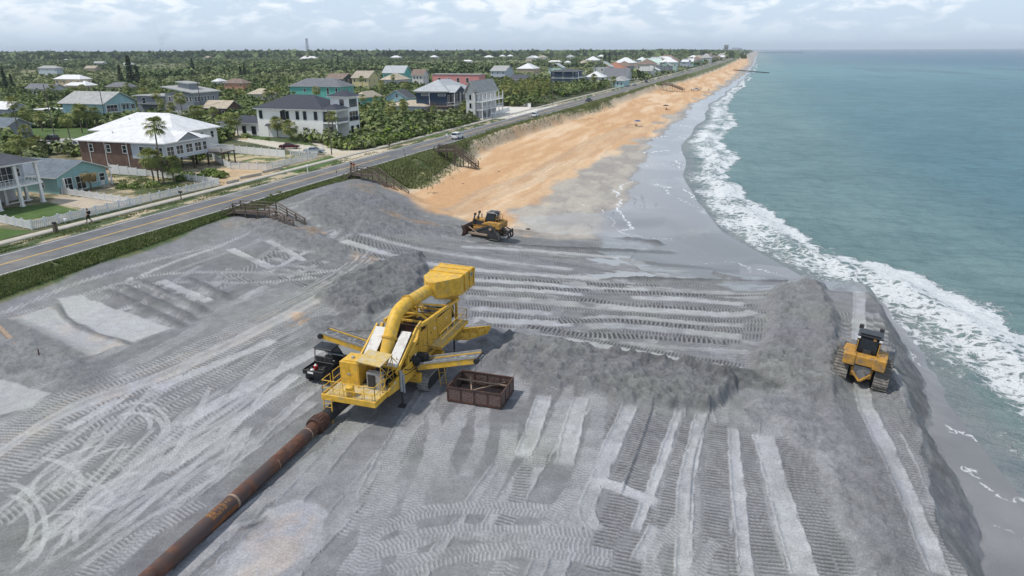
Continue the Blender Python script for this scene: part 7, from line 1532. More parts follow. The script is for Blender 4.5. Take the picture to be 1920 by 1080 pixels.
# dune grass: bent blades
def blades(name, label, x, y, hgt, wid, per, mat='grass', zoff=0.):
    n = len(x); z = np.empty(n)
    z = zbase(x, y)-.03
    X = np.repeat(x, per)+rv.normal(0, .16, n*per)*hgt; Y = np.repeat(y, per)+rv.normal(0, .16, n*per)*hgt; Z = np.repeat(z, per); hh = hgt*rv.uniform(.5, 1.25, n*per); a = rv.uniform(0, 6.28, n*per); ln = rv.uniform(.1, .6, n*per)
    dx, dy = np.cos(a), np.sin(a); w_ = wid*rv.uniform(.7, 1.3, n*per); B = np.c_[X, Y, Z]; s_ = np.c_[-dy, dx, 0*a]*w_[:, None]*.5; m_ = B+np.c_[dx*ln*hh*.35, dy*ln*hh*.35, hh*.6]; t_ = B+np.c_[dx*ln*hh, dy*ln*hh, hh]
    P = np.stack([B-s_, B+s_, m_+s_*.8, t_], 1).reshape(-1, 3); return tag(leaf_obj(name, P, mat), label, 'grass', kind='stuff')
def gstrip(n, y0, y1, side):
    y = 1/(rv.uniform(1/y1, 1/y0, n)); 
    if side: x = xr(y)+5.0+rv.uniform(0, 1, n)*(np.minimum(np.interp(y, [44, 78, 84, 96, 112, 118, 130], [-66.8, -67.4, -66, -66.8, -65, -62, xe(130)]), 99)-xr(y)-5.0)*(y < 118)+(y >= 118)*rv.uniform(0, 1, n)*(xe(y)-gmar(y)-xr(y)-5.0)
    else: x = xr(y)-rv.uniform(4.8, 7.9, n)
    return x, y
x, y = gstrip(52000, 30, 150, 1); kk = (fbm(x/3, y/3, 401, 3)) > .22; blades('dune_grass', 'tall green dune grass between road and sand', x[kk], y[kk], .33, .09, 3)
x, y = gstrip(60000, 118, 700, 1); kk = fbm(x/4, y/6, 403, 3) > .36; blades('far_dune_grass', 'dune grass along the crest above the orange beach', x[kk], y[kk], .5, .14, 2)
x, y = gstrip(9000, 45, 300, 0); kk = fbm(x/1.5, y/5, 405, 3) > .5; blades('verge_grass', 'short grass on the verge between pavement and road', x[kk], y[kk], .16, .07, 4)
x = rv.uniform(-112, -84, 26000); y = rv.uniform(60, 130, 26000); kk = inpoly(x, y, OPENW[1]) & (fbm(x/2.5, y/2.5, 407, 3) > .52); blades('yard_grass', 'patchy grass in the palm yard', x[kk], y[kk], .3, .08, 3)
# toe of the dune: thin tufts on sand
y = rv.uniform(118, 330, 5000); x = xe(y)-gmar(y)+rv.normal(.3, 1.2, 5000); blades('dune_toe_tufts', 'sparse dry tufts at the foot of the dune', x, y, .5, .12, 3)
# big leaf agave like clump by the first stairs
for u, v, lb in ((523, 366, 'spiky grey green plant on the dune crest left of the tall stairs'), (505, 372, 'second spiky plant on the dune crest beside the first'), (790, 330, 'low spiky plant on the dune beside the tall stairs')):
    p = at(u, v, .1); o = leaf_obj('spiky_plant', palm_mesh(1.0, 16, droop=.2), 'leaf_grey'); o.location = p; tag(o, lb, 'plant')
# ---------------------------------------------------------------- cars
for nm, c, mt_ in (('car_white', (.72, .73, .74), 0), ('car_silver', (.42, .47, .52), .3), ('car_black', (.016, .018, .022), 0), ('car_red', (.10, .012, .022), .1), ('car_dark', (.05, .055, .065), .2), ('car_grey', (.22, .25, .29), .3), ('car_tan', (.30, .28, .24), .2)):
    M[nm] = pmat(nm+'_paint', c, .3, .04, 1, metal=mt_)
M['tail'] = pmat('tail_light', (.35, .01, .01), .3, .1, 3)
def car_mesh(kind):
    L, Wd = {'suv': (4.8, 1.9), 'sedan': (4.6, 1.8), 'pickup': (5.6, 1.95), 'jeep': (4.2, 1.85), 'van': (5.6, 2.0)}[kind]; h = L/2
    prof = {'suv': [(-h, .45), (-h, .95), (-h+.1, 1.05), (h-1.15, 1.05), (h-.1, .88), (h, .7), (h, .4)], 'sedan': [(-h, .4), (-h, .85), (-h+.15, .95), (h-1.2, .95), (h-.1, .75), (h, .6), (h, .35)], 'pickup': [(-h, .5), (-h, 1.05), (h-1.3, 1.08), (h-.1, 1.0), (h, .8), (h, .45)], 'jeep': [(-h, .5), (-h, 1.1), (h-1.2, 1.1), (h-.05, 1.05), (h, .6)], 'van': [(-h, .45), (-h, 1.1), (h-1.0, 1.1), (h-.05, .95), (h, .45)]}[kind]
    cab = {'suv': (-h+.05, -h+.35, .15, .95, 1.75), 'sedan': (-h+.75, -h+1.45, .1, 1.05, 1.42), 'pickup': (-.55, -.4, .85, 1.45, 1.8), 'jeep': (-h+.03, -h+.12, .35, .75, 1.8), 'van': (-h+.03, -h+.15, 1.0, 1.75, 2.2)}[kind]
    return L, Wd, prof, cab
def car(kind, paint, label, loc, rz, group=None):
    L, Wd, prof, cab = car_mesh(kind); h = L/2; r = thing('car' if kind != 'pickup' else 'pickup_truck', label, {'pickup': 'pickup truck'}.get(kind, 'car'), loc, rz, group)
    hw = Wd/2; b = MB(); sec = [(-hw+.03, 1), (-hw, .97), (hw, .97), (hw-.03, 1)]
    n = len(prof); vs = []; 
    for x, k in ((-hw+.07, .96), (-hw, 1), (hw, 1), (hw-.07, .96)): vs += [(x if z < .9 else x*.96, y*k, z) for y, z in prof]
    fs = [tuple(range(n)), tuple(3*n+i for i in range(n-1, -1, -1))]+[(k*n+i, (k+1)*n+i, (k+1)*n+(i+1) % n, k*n+(i+1) % n) for k in range(3) for i in range(n)]
    b.add(vs, fs); zb_ = prof[2][1]; y0, y1, y2, y3, zt = cab; k1, k2 = hw*.93, hw*.76
    q = [(y0, zb_-.03, k1), (y1, zt, k2), (y2, zt, k2), (y3, zb_-.03, k1)]
    vs = [(-w_, y, z) for y, z, w_ in q]+[(w_, y, z) for y, z, w_ in q]; b.add(vs, [(0, 1, 2, 3), (7, 6, 5, 4), (0, 4, 5, 1), (1, 5, 6, 2), (2, 6, 7, 3)])
    if kind == 'pickup': b.box(-hw+.12, hw-.12, -h+.12, -.65, .62, .70)
    body = b.build('body', paint, r, bevel=.05)
    b = MB(); e = .012
    def gl(pts): b.add(pts, [(0, 1, 2, 3)])
    def lerp(a, c, t): return tuple(a[i]+(c[i]-a[i])*t for i in range(3))
    A_, B_, C_, D_ = [Vector((k1, y0, zb_)), Vector((k2, y1, zt)), Vector((k2, y2, zt)), Vector((k1, y3, zb_))]
    for s_ in (-1, 1):
        for t0, t1 in ((.07, .47), (.51, .93)):
            lo0, lo1 = A_.lerp(D_, t0), A_.lerp(D_, t1); hi0, hi1 = B_.lerp(C_, t0), B_.lerp(C_, t1); P4 = [lo0.lerp(hi0, .12), lo1.lerp(hi1, .12), lo1.lerp(hi1, .88), lo0.lerp(hi0, .88)]; gl([(s_*(p.x+e*2), p.y, p.z) for p in P4])
    for (ya, za, wa_), (yb_, zb2, wb), s_ in (((y0, zb_, k1), (y1, zt, k2), -1), ((y3, zb_, k1), (y2, zt, k2), 1)):
        pa, pb = Vector((0, ya, za)), Vector((0, yb_, zb2)); lo, hi = pa.lerp(pb, .1), pa.lerp(pb, .9); wl, wh = (wa_*.92), (wb*.92); o_ = s_*e*2.5
        gl([(-wl, lo.y+o_, lo.z+.01), (wl, lo.y+o_, lo.z+.01), (wh, hi.y+o_, hi.z+.01), (-wh, hi.y+o_, hi.z+.01)])
    b.build('window', 'glass', r)
    for y in (-h+.85, h-.9):
        for s_ in (-1, 1):
            b = MB(); b.tube((s_*(hw-.22), y, .34), (s_*(hw+.02), y, .34), .34, n=14); w_ = b.build('wheel', 'rubber', r, smooth=True); b = MB(); b.tube((s_*(hw-.0), y, .34), (s_*(hw+.04), y, .34), .19, n=10); b.build('rim', 'chrome', w_)
    for s_ in (-1, 1):
        b = MB(); b.box(s_*(hw-.12)-.13, s_*(hw-.12)+.13, -h-.02, -h+.03, .72, .92); b.build('tail_light', 'tail', r); b = MB(); b.box(s_*(hw-.2)-.15, s_*(hw-.2)+.15, h-.03, h+.02, .6, .72); b.build('headlight', 'white', r)
    return r
def cpx(u, v, z=0.05): p = at(u, v, z); return (p[0], p[1], z)
car('suv', 'car_white', 'white suv driving away on the road left of the middle stairs', cpx(858, 260), R_(0))
car('suv', 'car_white', 'white suv on the road beside the pale driveway, farther than the first', cpx(1004, 219), R_(0))
car('pickup', 'car_dark', 'dark pickup driving on the road above the dune grass clump', cpx(1104, 191), R_(0))
car('sedan', 'car_grey', 'blue grey sedan on the road approaching in the far lane', cpx(1189, 161), R_(180)); car('suv', 'car_dark', 'dark suv on the road behind the blue grey sedan', cpx(1212, 155), R_(0))
car('van', 'car_white', 'white box van far up the road', cpx(1284, 133), R_(0)); car('sedan', 'car_silver', 'silver car on the far bend of the road', cpx(1316, 125), R_(0)); car('van', 'car_white', 'white van parked by the small pale blue house', cpx(1166, 157), R_(90))
car('sedan', 'car_silver', 'silver sedan parked in the drive beside the street light', cpx(590, 287, 0), R_(-68)); car('sedan', 'car_red', 'dark red car parked behind the white privacy fence', cpx(543, 279, 0), R_(-64))
car('suv', 'car_black', 'black suv parked under the palms at upper left', cpx(97, 265, 0), R_(80)); car('jeep', 'car_white', 'white open sided jeep parked left of the brick house', cpx(148, 278, 0), R_(-75)); car('van', 'car_tan', 'pale camper parked behind the white hip roof', cpx(378, 240, 0), R_(70))
pt = at(1305, 167, -3.1); car('pickup', 'car_white', 'white truck parked on the orange beach below the far stairs', (pt[0], pt[1], zg(pt[0], pt[1])), R_(-60))
# ---------------------------------------------------------------- people
for nm, c in (('skin', (.42, .24, .16)), ('cloth_black', (.012, .012, .015)), ('cloth_red', (.32, .04, .03)), ('cloth_blue', (.06, .10, .22)), ('hair', (.02, .014, .01)), ('shoe_red', (.30, .04, .05)), ('cloth_tan', (.35, .27, .18))): M[nm] = pmat(nm, c, .85, .12, 5)
def person(label, loc, rz, top='cloth_black', bot='cloth_black', pose='walk', sc=1.0, pack=False, group=None, skin='skin'):
    """one continuous skinned body with hair, shirt, trousers and shoes as parts"""
    r = thing('person', label, 'person', loc, rz, group)
    if pose == 'walk': ft = [(.10, .26, .05), (-.10, -.30, .08)]; kn = [(.10, .20, .50), (-.10, -.02, .50)]; pel = (0, 0, .95); el = [(.24, -.10, 1.12), (-.24, .10, 1.12)]; hd = [(.24, .05, .90), (-.23, .24, .93)]
    elif pose == 'lean': ft = [(.11, 0, .05), (-.11, -.03, .05)]; kn = [(.11, .03, .5), (-.11, .0, .5)]; pel = (0, 0, .95); el = [(.27, .10, 1.16), (-.27, .10, 1.16)]; hd = [(.16, .34, 1.12), (-.16, .34, 1.12)]
    elif pose == 'sit': pel = (0, 0, .35); kn = [(.12, .45, .5), (-.12, .45, .5)]; ft = [(.12, .62, .06), (-.12, .62, .06)]; el = [(.25, .08, .6), (-.25, .08, .6)]; hd = [(.2, .32, .55), (-.2, .32, .55)]
    pz = pel[2]; sh = pz+.50; ch_ = pz+.33; nk = pz+.58; hz_ = pz+.70
    V = [(pel, .135), ((0, .0, pz+.17), .125), ((0, .01, ch_), .155), ((0, .0, sh), .12), ((0, .01, nk), .060), ((0, .03, hz_-.02), .088), ((0, .03, hz_+.07), .082)]
    E_ = [(0, 1), (1, 2), (2, 3), (3, 4), (4, 5), (5, 6)]
    for i, s_ in enumerate((1, -1)):
        k = len(V); V += [((s_*.10, 0, pz-.06), .105), (kn[i], .066), ((ft[i][0], ft[i][1], ft[i][2]+.06), .046), ((ft[i][0], ft[i][1]+.14, ft[i][2]), .042)]; E_ += [(0, k), (k, k+1), (k+1, k+2), (k+2, k+3)]
        k = len(V); V += [((s_*.19, 0, sh-.02), .062), (el[i], .045), (hd[i], .034), (tuple(Vector(hd[i])+(Vector(hd[i])-Vector(el[i])).normalized()*.10), .032)]; E_ += [(3, k), (k, k+1), (k+1, k+2), (k+2, k+3)]
    def skin_part(name, vs, es, mats, grow=0., par=r, root=0):
        me = bpy.data.meshes.new(name); me.from_pydata([v[0] for v in vs], es, []); o = bpy.data.objects.new(name, me); C.collection.objects.link(o); o.parent = par; me.materials.append(M[mats])
        sk = o.modifiers.new('skin', 'SKIN'); 
        lay_ = me.skin_vertices[0] if me.skin_vertices else me.attributes and None
        if not me.skin_vertices: 
            bpy.context.view_layer.objects.active = o
        for i, (p_, rad) in enumerate(vs): me.skin_vertices[0].data[i].radius = (rad+grow, (rad+grow)*(.8 if i in (1, 2) and name == 'body' else 1)); 
        me.skin_vertices[0].data[root].use_root = True; ss_ = o.modifiers.new('sub', 'SUBSURF'); ss_.levels = 1; ss_.render_levels = 1; return o
    skin_part('body', V, E_, skin)
    T_ = [V[0], V[1], V[2], V[3]]; te = [(0, 1), (1, 2), (2, 3)]
    for i in (0, 1): k = len(T_); a, e_, h__ = V[7+i*8+4], V[7+i*8+5], V[7+i*8+6]; T_ += [a, (tuple(Vector(a[0]).lerp(Vector(e_[0]), .9)), e_[1])]; te += [(3, k), (k, k+1)]
    skin_part('shirt', T_, te, top, .018)
    L_ = [V[0]]; le = []
    for i in (0, 1): k = len(L_); q = V[7+i*8:7+i*8+3]; L_ += q; le += [(0, k), (k, k+1), (k+1, k+2)]
    skin_part('trousers', L_, le, bot, .014)
    b = MB(); b.ball((0, .015, hz_+.085), .098, .108, .085); b.ball((0, -.03, hz_+.03), .09, .085, .09); b.build('hair', 'hair', r, smooth=True)
    b = MB(); b.ball((.035, .115, hz_+.03), .012); b.ball((-.035, .115, hz_+.03), .012); b.build('eyes', 'hair', r); b = MB(); b.ball((0, .125, hz_+.005), .014, .02, .02); b.build('nose', skin, r)
    for i, s_ in enumerate((1, -1)):
        b = MB(); b.ball((ft[i][0], ft[i][1]+.08, ft[i][2]), .052, .13, .05); b.build('shoe', 'shoe_red' if pack else 'cloth_black', r, smooth=True)
        hv = Vector(hd[i]); dv = (hv-Vector(el[i])).normalized(); b = MB(); sd_ = Vector((1, 0, 0))
        for f_ in range(4): o_ = Vector((0, (f_-1.5)*.02, 0)); b.tpath([hv+dv*.09+o_, hv+dv*(.13+.01*(f_ in (1, 2)))+o_, hv+dv*(.165+.012*(f_ in (1, 2)))+o_-sd_*s_*.02], [.009, .0085, .007], n=5)
        b.tpath([hv+dv*.05+Vector((0, .03, 0)), hv+dv*.10+Vector((0, .055, 0))], [.011, .008], n=5); b.build('fingers', skin, r)
    if pack: b = MB(); b.ball((0, -.20, pz+.32), .17, .13, .24); b.tube((-.10, -.1, pz+.5), (-.10, .12, pz+.35), .02, n=5); b.tube((.10, -.1, pz+.5), (.10, .12, pz+.35), .02, n=5); b.build('backpack', 'cloth_black', r, smooth=True)
    r.scale = (sc,)*3; return r
w_ = at(168, 417, .09); person('person in black clothes with a backpack walking on the pavement', (w_[0], w_[1], .09), R_(150), pose='walk', sc=1.08, pack=True)
for u, v, tp, lb, rz in ((664, 322, 'cloth_red', 'person in a red top leaning on the rail at the stairs top', -120), (659, 320, 'cloth_black', 'person in dark clothes standing behind the one in red at the stairs top', -100)):
    p = at(u, v, .72); person(lb, (p[0], p[1], .74), R_(rz), top=tp, bot='cloth_tan', pose='lean')
def bpt(u, v, z=-3.9):
    for _ in range(5): p = at(u, v, z); z = zg(p[0], p[1])
    return (p[0], p[1], z)
def umbrella(label, loc, mat, tilt=0., rr2=1.3):
    r = thing('beach_umbrella', label, 'umbrella', loc, 0); b = MB(); b.tube((0, 0, -.2), (0, 0, 2.15), .025, n=6); b.build('pole', 'white', r); n = 8; b = MB()
    vs = [(0, 0, 2.3)]+[(math.cos(a)*rr2*.55, math.sin(a)*rr2*.55, 2.13) for a in np.arange(n)*2*math.pi/n]+[(math.cos(a)*rr2, math.sin(a)*rr2, 1.82) for a in np.arange(n)*2*math.pi/n]
    fs = [(0, 1+i, 1+(i+1) % n) for i in range(n)]+[(1+i, 1+n+i, 1+n+(i+1) % n, 1+(i+1) % n) for i in range(n)]; b.add(vs, fs); b.add([(x, y, z-.02) for x, y, z in vs], [tuple(reversed(f)) for f in fs]); c_ = b.build('canopy', mat, r); return r
def chair(label, loc, rz, mat='cloth_blue'):
    r = thing('beach_chair', label, 'chair', loc, rz); b = MB(); b.box(-.28, .28, -.2, .35, .22, .26); b.build('seat', mat, r); b = MB(); b.prism([(-.28, -.2, .24), (.28, -.2, .24), (.28, -.45, .85), (-.28, -.45, .85)], (0, 0, 0), (0, .04, .01)); b.build('backrest', mat, r)
    for x in (-.27, .27):
        b = MB(); b.path([(x, -.25, 0), (x, -.2, .24), (x, .33, .24), (x, .36, 0)], .03); b.build('frame', 'chrome', r)
p = bpt(1192, 237); umbrella('pale blue beach umbrella shading a seated person', (p[0]+.5, p[1]+.4, p[2]), 'ltbl' if 0 else 'cloth_blue'); chair('beach chair under the pale blue umbrella', p, R_(-80)); person('person sitting in the chair under the pale blue umbrella', (p[0], p[1], p[2]-.02), R_(-80), top='cloth_red', bot='cloth_black', pose='sit')
p = bpt(1249, 206); umbrella('dark red and black beach umbrella further along the sand', (p[0]-.3, p[1]+.5, p[2]), 'cloth_black', rr2=1.5); chair('beach chair below the dark umbrella', p, R_(-80), 'cloth_black'); person('person sitting below the dark umbrella', (p[0], p[1], p[2]-.02), R_(-80), top='cloth_red', pose='sit')
for u, v, lb in ((1314, 168, 'person standing beside the white truck on the beach'), (1329, 171, 'person standing near the water beyond the white truck'), (1296, 171, 'person standing before the parked beach truck'), (1360, 139, 'person at the water edge by the dark outfall pipe')):
    p = bpt(u, v); person(lb, p, R_(random.uniform(0, 360)), top=random.choice(('cloth_red', 'cloth_blue', 'cloth_black')), pose='lean', sc=1.0)
# birds on the wet sand
def bird(loc, rz, label, group):
    r = thing('shore_bird', label, 'bird', loc, rz, group); b = MB(); b.ball((0, 0, .26), .08, .17, .075, 10, 6); b.tpath([(0, .12, .28), (0, .2, .36), (0, .23, .42)], [.04, .03, .035], n=6); b.tpath([(0, .24, .42), (0, .34, .40)], [.014, .004], n=5); b.tpath([(0, -.14, .27), (0, -.27, .24)], [.035, .01], n=5)
    b.build('body', 'dusty_grey', r, smooth=True); 
    for s_ in (-.03, .03): b = MB(); b.path([(s_, -.02, .20), (s_, -.04, .10), (s_, 0, 0)], .014); b.build('leg', 'dark', r)
    return r
for u, v in ((1188,372),(1192,376),(1203,369),(1204,375),(1206,372),(1207,381),(1190,382),(1200,386),(1230,385),(1208,388),(1130,392),(1134,394),(1150,400),(1104,424),(1109,427)):
    bird(bpt(u, v, -4.8), random.uniform(0, 6), 'small grey shore bird standing on the wet sand', 'shore birds on the wet sand').scale = (.75,)*3
# ---------------------------------------------------------------- poles, lamps, boxes, posts
def hgt(u, v, vt, z=0): p = at(u, v, z); s_ = F/((p-np.array([0, 0, H]))@AF); return p, (v-vt)/s_/.944
def upole(u, v, vt, label, arm=True, lamp=False, r_=.14):
    p, h_ = hgt(u, v, vt); r = thing('street_lamp' if lamp else 'utility_pole', label, 'street lamp' if lamp else 'utility pole', (p[0], p[1], 0)); b = MB(); b.tpath([(0, 0, -.3), (0, 0, h_)], [r_, r_*.7], n=8); b.build('pole', 'pole', r, smooth=True)
    if arm: b = MB(); b.beam((-1.1, 0, h_-.6), (1.1, 0, h_-.6), .1, .12); [b.tube((x, 0, h_-.55), (x, 0, h_-.35), .05, n=6) for x in (-1, -.4, .4, 1)]; b.build('cross_arm', 'pole', r)
    if lamp: b = MB(); b.tpath([(0, 0, h_-.9), (.9, .1, h_-.35), (1.9, .2, h_-.2)], [.04, .04, .03], n=6); b.build('lamp_arm', 'dusty_grey', r); b = MB(); b.ball((2.15, .22, h_-.22), .38, .16, .09); b.build('lamp_head', 'dusty_grey', r, smooth=True)
upole(622, 290, 212, 'wooden street light pole beside the silver sedan', arm=False, lamp=True); upole(199, 232, 160, 'tall utility pole in front of the light blue house', arm=False); upole(104, 262, 168, 'tall utility pole among the palms at upper left', arm=False, lamp=False); upole(380, 222, 146, 'tall utility pole with lamp right of the grey modern house', arm=True, lamp=True)
for a in ((445,208,172,'utility pole behind the garage wing'), (519,176,133,'slim utility pole left of the teal house roof'), (627,156,128,'utility pole above the teal house roof'), (710,160,128,'utility pole between yellow house and white gable'), (773,156,122,'utility pole left of the pink house'), (405,262,215,'thin pole left of the garage wing'), (893,224,175,'thick utility pole right of the navy house deck'), (1036,196,158,'utility pole in the scrub before the navy three window house'), (936,140,118,'utility pole in front of the grey two gable house'), (860,118,104,'slim far pole beyond the pink house')): upole(*a, arm=True)
def mailbox(u, v, label, mat='black', ped=False):
    p = at(u, v, .0); r = thing('mailbox', label, 'mailbox', (p[0], p[1], 0), R_(90)); b = MB(); b.box(-.06, .06, -.06, .06, -.1, 1.1) if not ped else b.box(-.22, .22, -.2, .2, 0, 1.0); b.build('post', 'wood_grey' if mat != 'white' else 'vinyl', r); b = MB(); b.prism([(-.12, 0, 1.08), (.12, 0, 1.08), (.12, 0, 1.25), (.07, 0, 1.34), (-.07, 0, 1.34), (-.12, 0, 1.25)], (0, -.3, 0), (0, .28, 0)); b.build('box', mat, r); b = MB(); b.box(.125, .14, -.1, .05, 1.2, 1.36); b.build('flag', 'red', r)
for a in ((105,435,'brown mailbox post nearest the left lawn','wood_grey' if 0 else 'black',True), (340,374,'black mailbox beside the picket fence','black'), (577,322,'white mailbox on the verge left of the side street','white'), (730,281,'black mailbox at the scrub edge','black'), (923,222,'carved dark mailbox near the pale driveway','black'), (958,219,'white mailbox near the pale driveway','white'), (1013,208,'white mailbox farther along the pavement','white')): mailbox(*a)
for u, v, lb in ((632, 333, 'thin marker post behind the stairs with people'), (760, 299, 'thin marker post between the two tall stairs'), (835, 264, 'thin marker post near the white suv'), (758, 291, 'second thin marker post on the sea side'), (1063, 208, 'low dark marker by the dune clump')):
    p = at(u, v, .03); b = MB(); b.tube((0, 0, -.1), (0, 0, 1.25), .035, n=6); b.m = 1; b.box(-.09, .09, -.02, .02, .85, 1.3); o = b.build('marker_post', ['dusty_grey', 'dark']); o.location = p; tag(o, lb, 'marker post')
for u, v, lb, pn in ((1010 if 0 else 607, 292, 'two tall thin sign stakes beside the silver sedan', 'white'), (838, 268, 'white tipped board at the head of the third stairs', 'white')):
    p = at(u, v, .03); r = thing('road_sign', lb, 'sign', p); b = MB(); b.tube((0, 0, 0), (0, 0, 2.3), .03, n=6); b.build('post', 'dusty_grey', r); b = MB(); b.box(-.25, .25, -.03, -.0, 1.7, 2.3); b.build('panel', pn, r)
p = at(88, 290, 0); r = thing('white_bench', 'white two legged yard bench on the lawn below the black suv', 'bench', (p[0], p[1]+4, 0), R_(10)); b = MB(); b.box(-1.2, 1.2, -.2, .2, .75, .85); b.build('seat', 'vinyl', r)
for x in (-1.05, 1.05): b = MB(); b.box(x-.1, x+.1, -.15, .15, 0, .75); b.build('leg', 'vinyl', r)
p = at(122, 418, 0); b = MB(); b.prism([(-.35, -.2, .35), (.35, -.2, .35), (.3, -.15, .6), (-.3, -.15, .6)], (0, 0, 0), (0, .35, .0)); b.box(-.05, .05, -.05, .05, 0, .36); o = b.build('small_box_sign', 'white'); o.location = p; tag(o, 'small white box sign low against the scalloped fence', 'sign')
# patio set
for i, (u, v, rz) in enumerate(((182, 346, 0), (207, 344, 120), (193, 350, 210), (200, 338, 60))):
    p = at(u, v, 0); r = thing('patio_chair', ('white patio chair left of the table by the cottage', 'white patio chair right of the table by the cottage', 'white patio chair in front of the table by the cottage', 'white patio chair behind the table by the cottage')[i], 'chair', p, R_(rz)); b = MB(); b.box(-.28, .28, -.28, .28, .4, .45); b.build('seat', 'vinyl', r); b = MB(); b.box(-.28, .28, -.32, -.27, .45, 1.0); b.build('backrest', 'vinyl', r)
    for x in (-.25, .25):
        for y in (-.25, .25): b = MB(); b.beam((x, y, 0), (x, y, .4), .05); b.build('leg', 'vinyl', r)
p = at(195, 345, 0); r = thing('patio_table', 'round white patio table by the seafoam cottage', 'table', p); b = MB(); b.tube((0, 0, .72), (0, 0, .76), .75, n=18); b.build('tabletop', 'vinyl', r); b = MB(); b.tube((0, 0, 0), (0, 0, .72), .08, .06, n=8); b.build('pedestal', 'vinyl', r)
# stakes and rope across the orange beach
sk = [bpt(u, v) for u, v in ((1103,226),(1124,231),(1148,238),(1176,240),(1202,239),(1229,245))]
for i, p in enumerate(sk): b = MB(); b.tube((0, 0, -.2), (0, 0, 1.3), .035, n=6); o = b.build('beach_stake', 'cloth_red'); o.location = p; tag(o, 'thin red stake of the rope line on the orange beach', 'stake', 'stakes of the beach rope line')
b = MB(); b.path([(p[0], p[1], p[2]+1.1) for p in sk[:5]], .03); tag(b.build('rope', 'cloth_red'), 'red rope strung between the stakes on the orange beach', 'rope')
# timber and stake in the left basin
p0, p1 = at(-25, 592, -1.2), at(38, 655, -1.5); c0 = Vector(p0); b = MB(); b.beam((0, 0, .1), Vector(p1)-c0+Vector((0, 0, .1)), .35, .3); o = b.build('timber', 'weld', bevel=.02); o.location = c0; tag(o, 'pale squared timber lying in the sandy basin at the left edge', 'timber')
q = atg(75, 674); b = MB(); b.beam((0, 0, -.2), (.05, 0, .9), .07); o = b.build('wooden_stake', 'rust'); o.location = q; tag(o, 'short rusty stake standing in the left sand bank', 'stake')
for u, v, lb, s_ in ((990, 430, 'grey rock lump on the ash belt', .4), (935, 322, 'small dark driftwood lump on the orange sand', .3), (868, 345, 'dark rock lump on the orange sand near the dozer', .3)):
    q = bpt(u, v, -3.6); c, nn = None, None; b = MB(); b.ball((0, 0, 0), s_, s_*.7, s_*.5, 8, 5); o = b.build('rock', 'dark'); o.location = q; tag(o, lb, 'rock')
# outfall pipe and pier
a, c = at(1376, 131, -3.2), at(1442, 136.5, -4.6); r = thing('outfall_pipe', 'dark pipe running from the orange beach into the surf', 'pipe', a); b = MB(); b.tube((0, 0, 0), Vector(c)-Vector(a), .55, n=10); b.build('pipe_shell', 'dark', r, smooth=True)
yP = 5200.; x0 = float(xs(yP))-10; r = thing('fishing_pier', 'long low fishing pier far up the coast', 'pier', (x0, yP, 0)); L_ = 290; b = MB(); b.box(0, L_, -4, 4, 2.5, 4.0); b.build('deck', 'wood_dark', r)
for k in range(24): b = MB(); b.box(8+k*12, 9.6+k*12, -3, 3, -9, 2.5); b.build('pile', 'wood_dark', r)
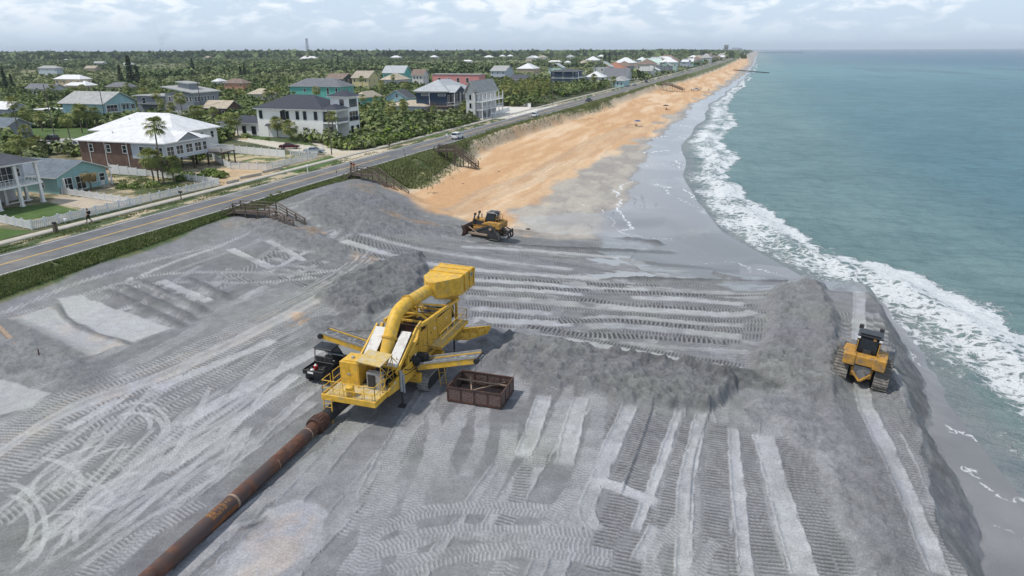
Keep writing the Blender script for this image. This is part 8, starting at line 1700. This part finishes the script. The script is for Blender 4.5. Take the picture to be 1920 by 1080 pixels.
# lattice mast on the skyline
d0 = AF*F+AX*(577-960)-AY*(97-540); yM = 1900.; xM = d0[0]/d0[1]*yM; r = thing('radio_mast', 'lattice radio mast standing on the wooded skyline', 'mast', (xM, yM, 0)); hM = 58
M['mast'] = pmat('mast_steel', (.22, .25, .30), .6, .1, 1)
for i, (sx_, sy_) in enumerate(((-1, -1), (1, -1), (1, 1), (-1, 1))): b = MB(); b.beam((sx_*4, sy_*4, 0), (sx_*2.0, sy_*2.0, hM), .7); b.build('leg', 'mast', r)
b = MB(); lv = [(z, 4-2*z/hM) for z in np.linspace(0, hM, 9)]
for (z0, r0), (z1, r1) in zip(lv[:-1], lv[1:]):
    for (ax_, ay_), (bx2, by2) in zip(((-1, -1), (1, -1), (1, 1), (-1, 1)), ((1, -1), (1, 1), (-1, 1), (-1, -1))): b.beam((ax_*r0, ay_*r0, z0), (bx2*r1, by2*r1, z1), .35); b.beam((ax_*r1, ay_*r1, z1), (bx2*r1, by2*r1, z1), .35)
b.box(-3, 3, -3, 3, hM-1, hM+.5); b.build('lattice', 'mast', r)
# small skylights and vents that stand on far roofs are left to their houses
# ---------------------------------------------------------------- air
b = MB(); b.box(-16000, 9000, -400, 17000, -60, 120); hz_o = b.build('haze', 'white'); hz_o.data.materials.clear()
m = bpy.data.materials.new('haze_air'); m.use_nodes = True; nt = m.node_tree; nt.nodes.clear(); o_ = nt.nodes.new('ShaderNodeOutputMaterial'); v_ = nt.nodes.new('ShaderNodeVolumePrincipled'); v_.inputs['Color'].default_value = (.80, .88, 1, 1); v_.inputs['Density'].default_value = 7.5e-5; v_.inputs['Anisotropy'].default_value = .0
nt.links.new(v_.outputs[0], o_.inputs['Volume']); hz_o.data.materials.append(m); tag(hz_o, 'pale blue sea haze over the whole coast', kind='stuff')
C.cycles.volume_step_rate = 10
# faint smoke far inland
d0 = AF*F+AX*(322-960)-AY*(97-540); yS = 1500.; xS = d0[0]/d0[1]*yS; b = MB(); b.tpath([(0, 0, 4), (-8, 0, 20), (-16, 0, 45), (-14, 0, 75), (-4, 0, 112)], [6, 10, 17, 26, 34], n=14); so_ = b.build('smoke', 'white'); so_.data.materials.clear(); so_.location = (xS, yS, 0)
m = bpy.data.materials.new('smoke_air'); m.use_nodes = True; nt = m.node_tree; nt.nodes.clear(); N = NT(nt); o_ = nt.nodes.new('ShaderNodeOutputMaterial'); v_ = nt.nodes.new('ShaderNodeVolumePrincipled'); tcs = N.n('ShaderNodeTexCoord').outputs['Object']
zf_ = N.n('ShaderNodeSeparateXYZ', links={0: tcs}).outputs[2]; dn = N.m('MULTIPLY', N.rng(N.noise(.035, tcs, 4, .6), .46, .70, 0, .012), N.rng(zf_, 112, 20, .12, 1.0)); nt.links.new(dn, v_.inputs['Density']); v_.inputs['Color'].default_value = (.35, .33, .32, 1)
nt.links.new(v_.outputs[0], o_.inputs['Volume']); so_.data.materials.append(m); tag(so_, 'faint grey smoke rising from the far woods', kind='stuff')
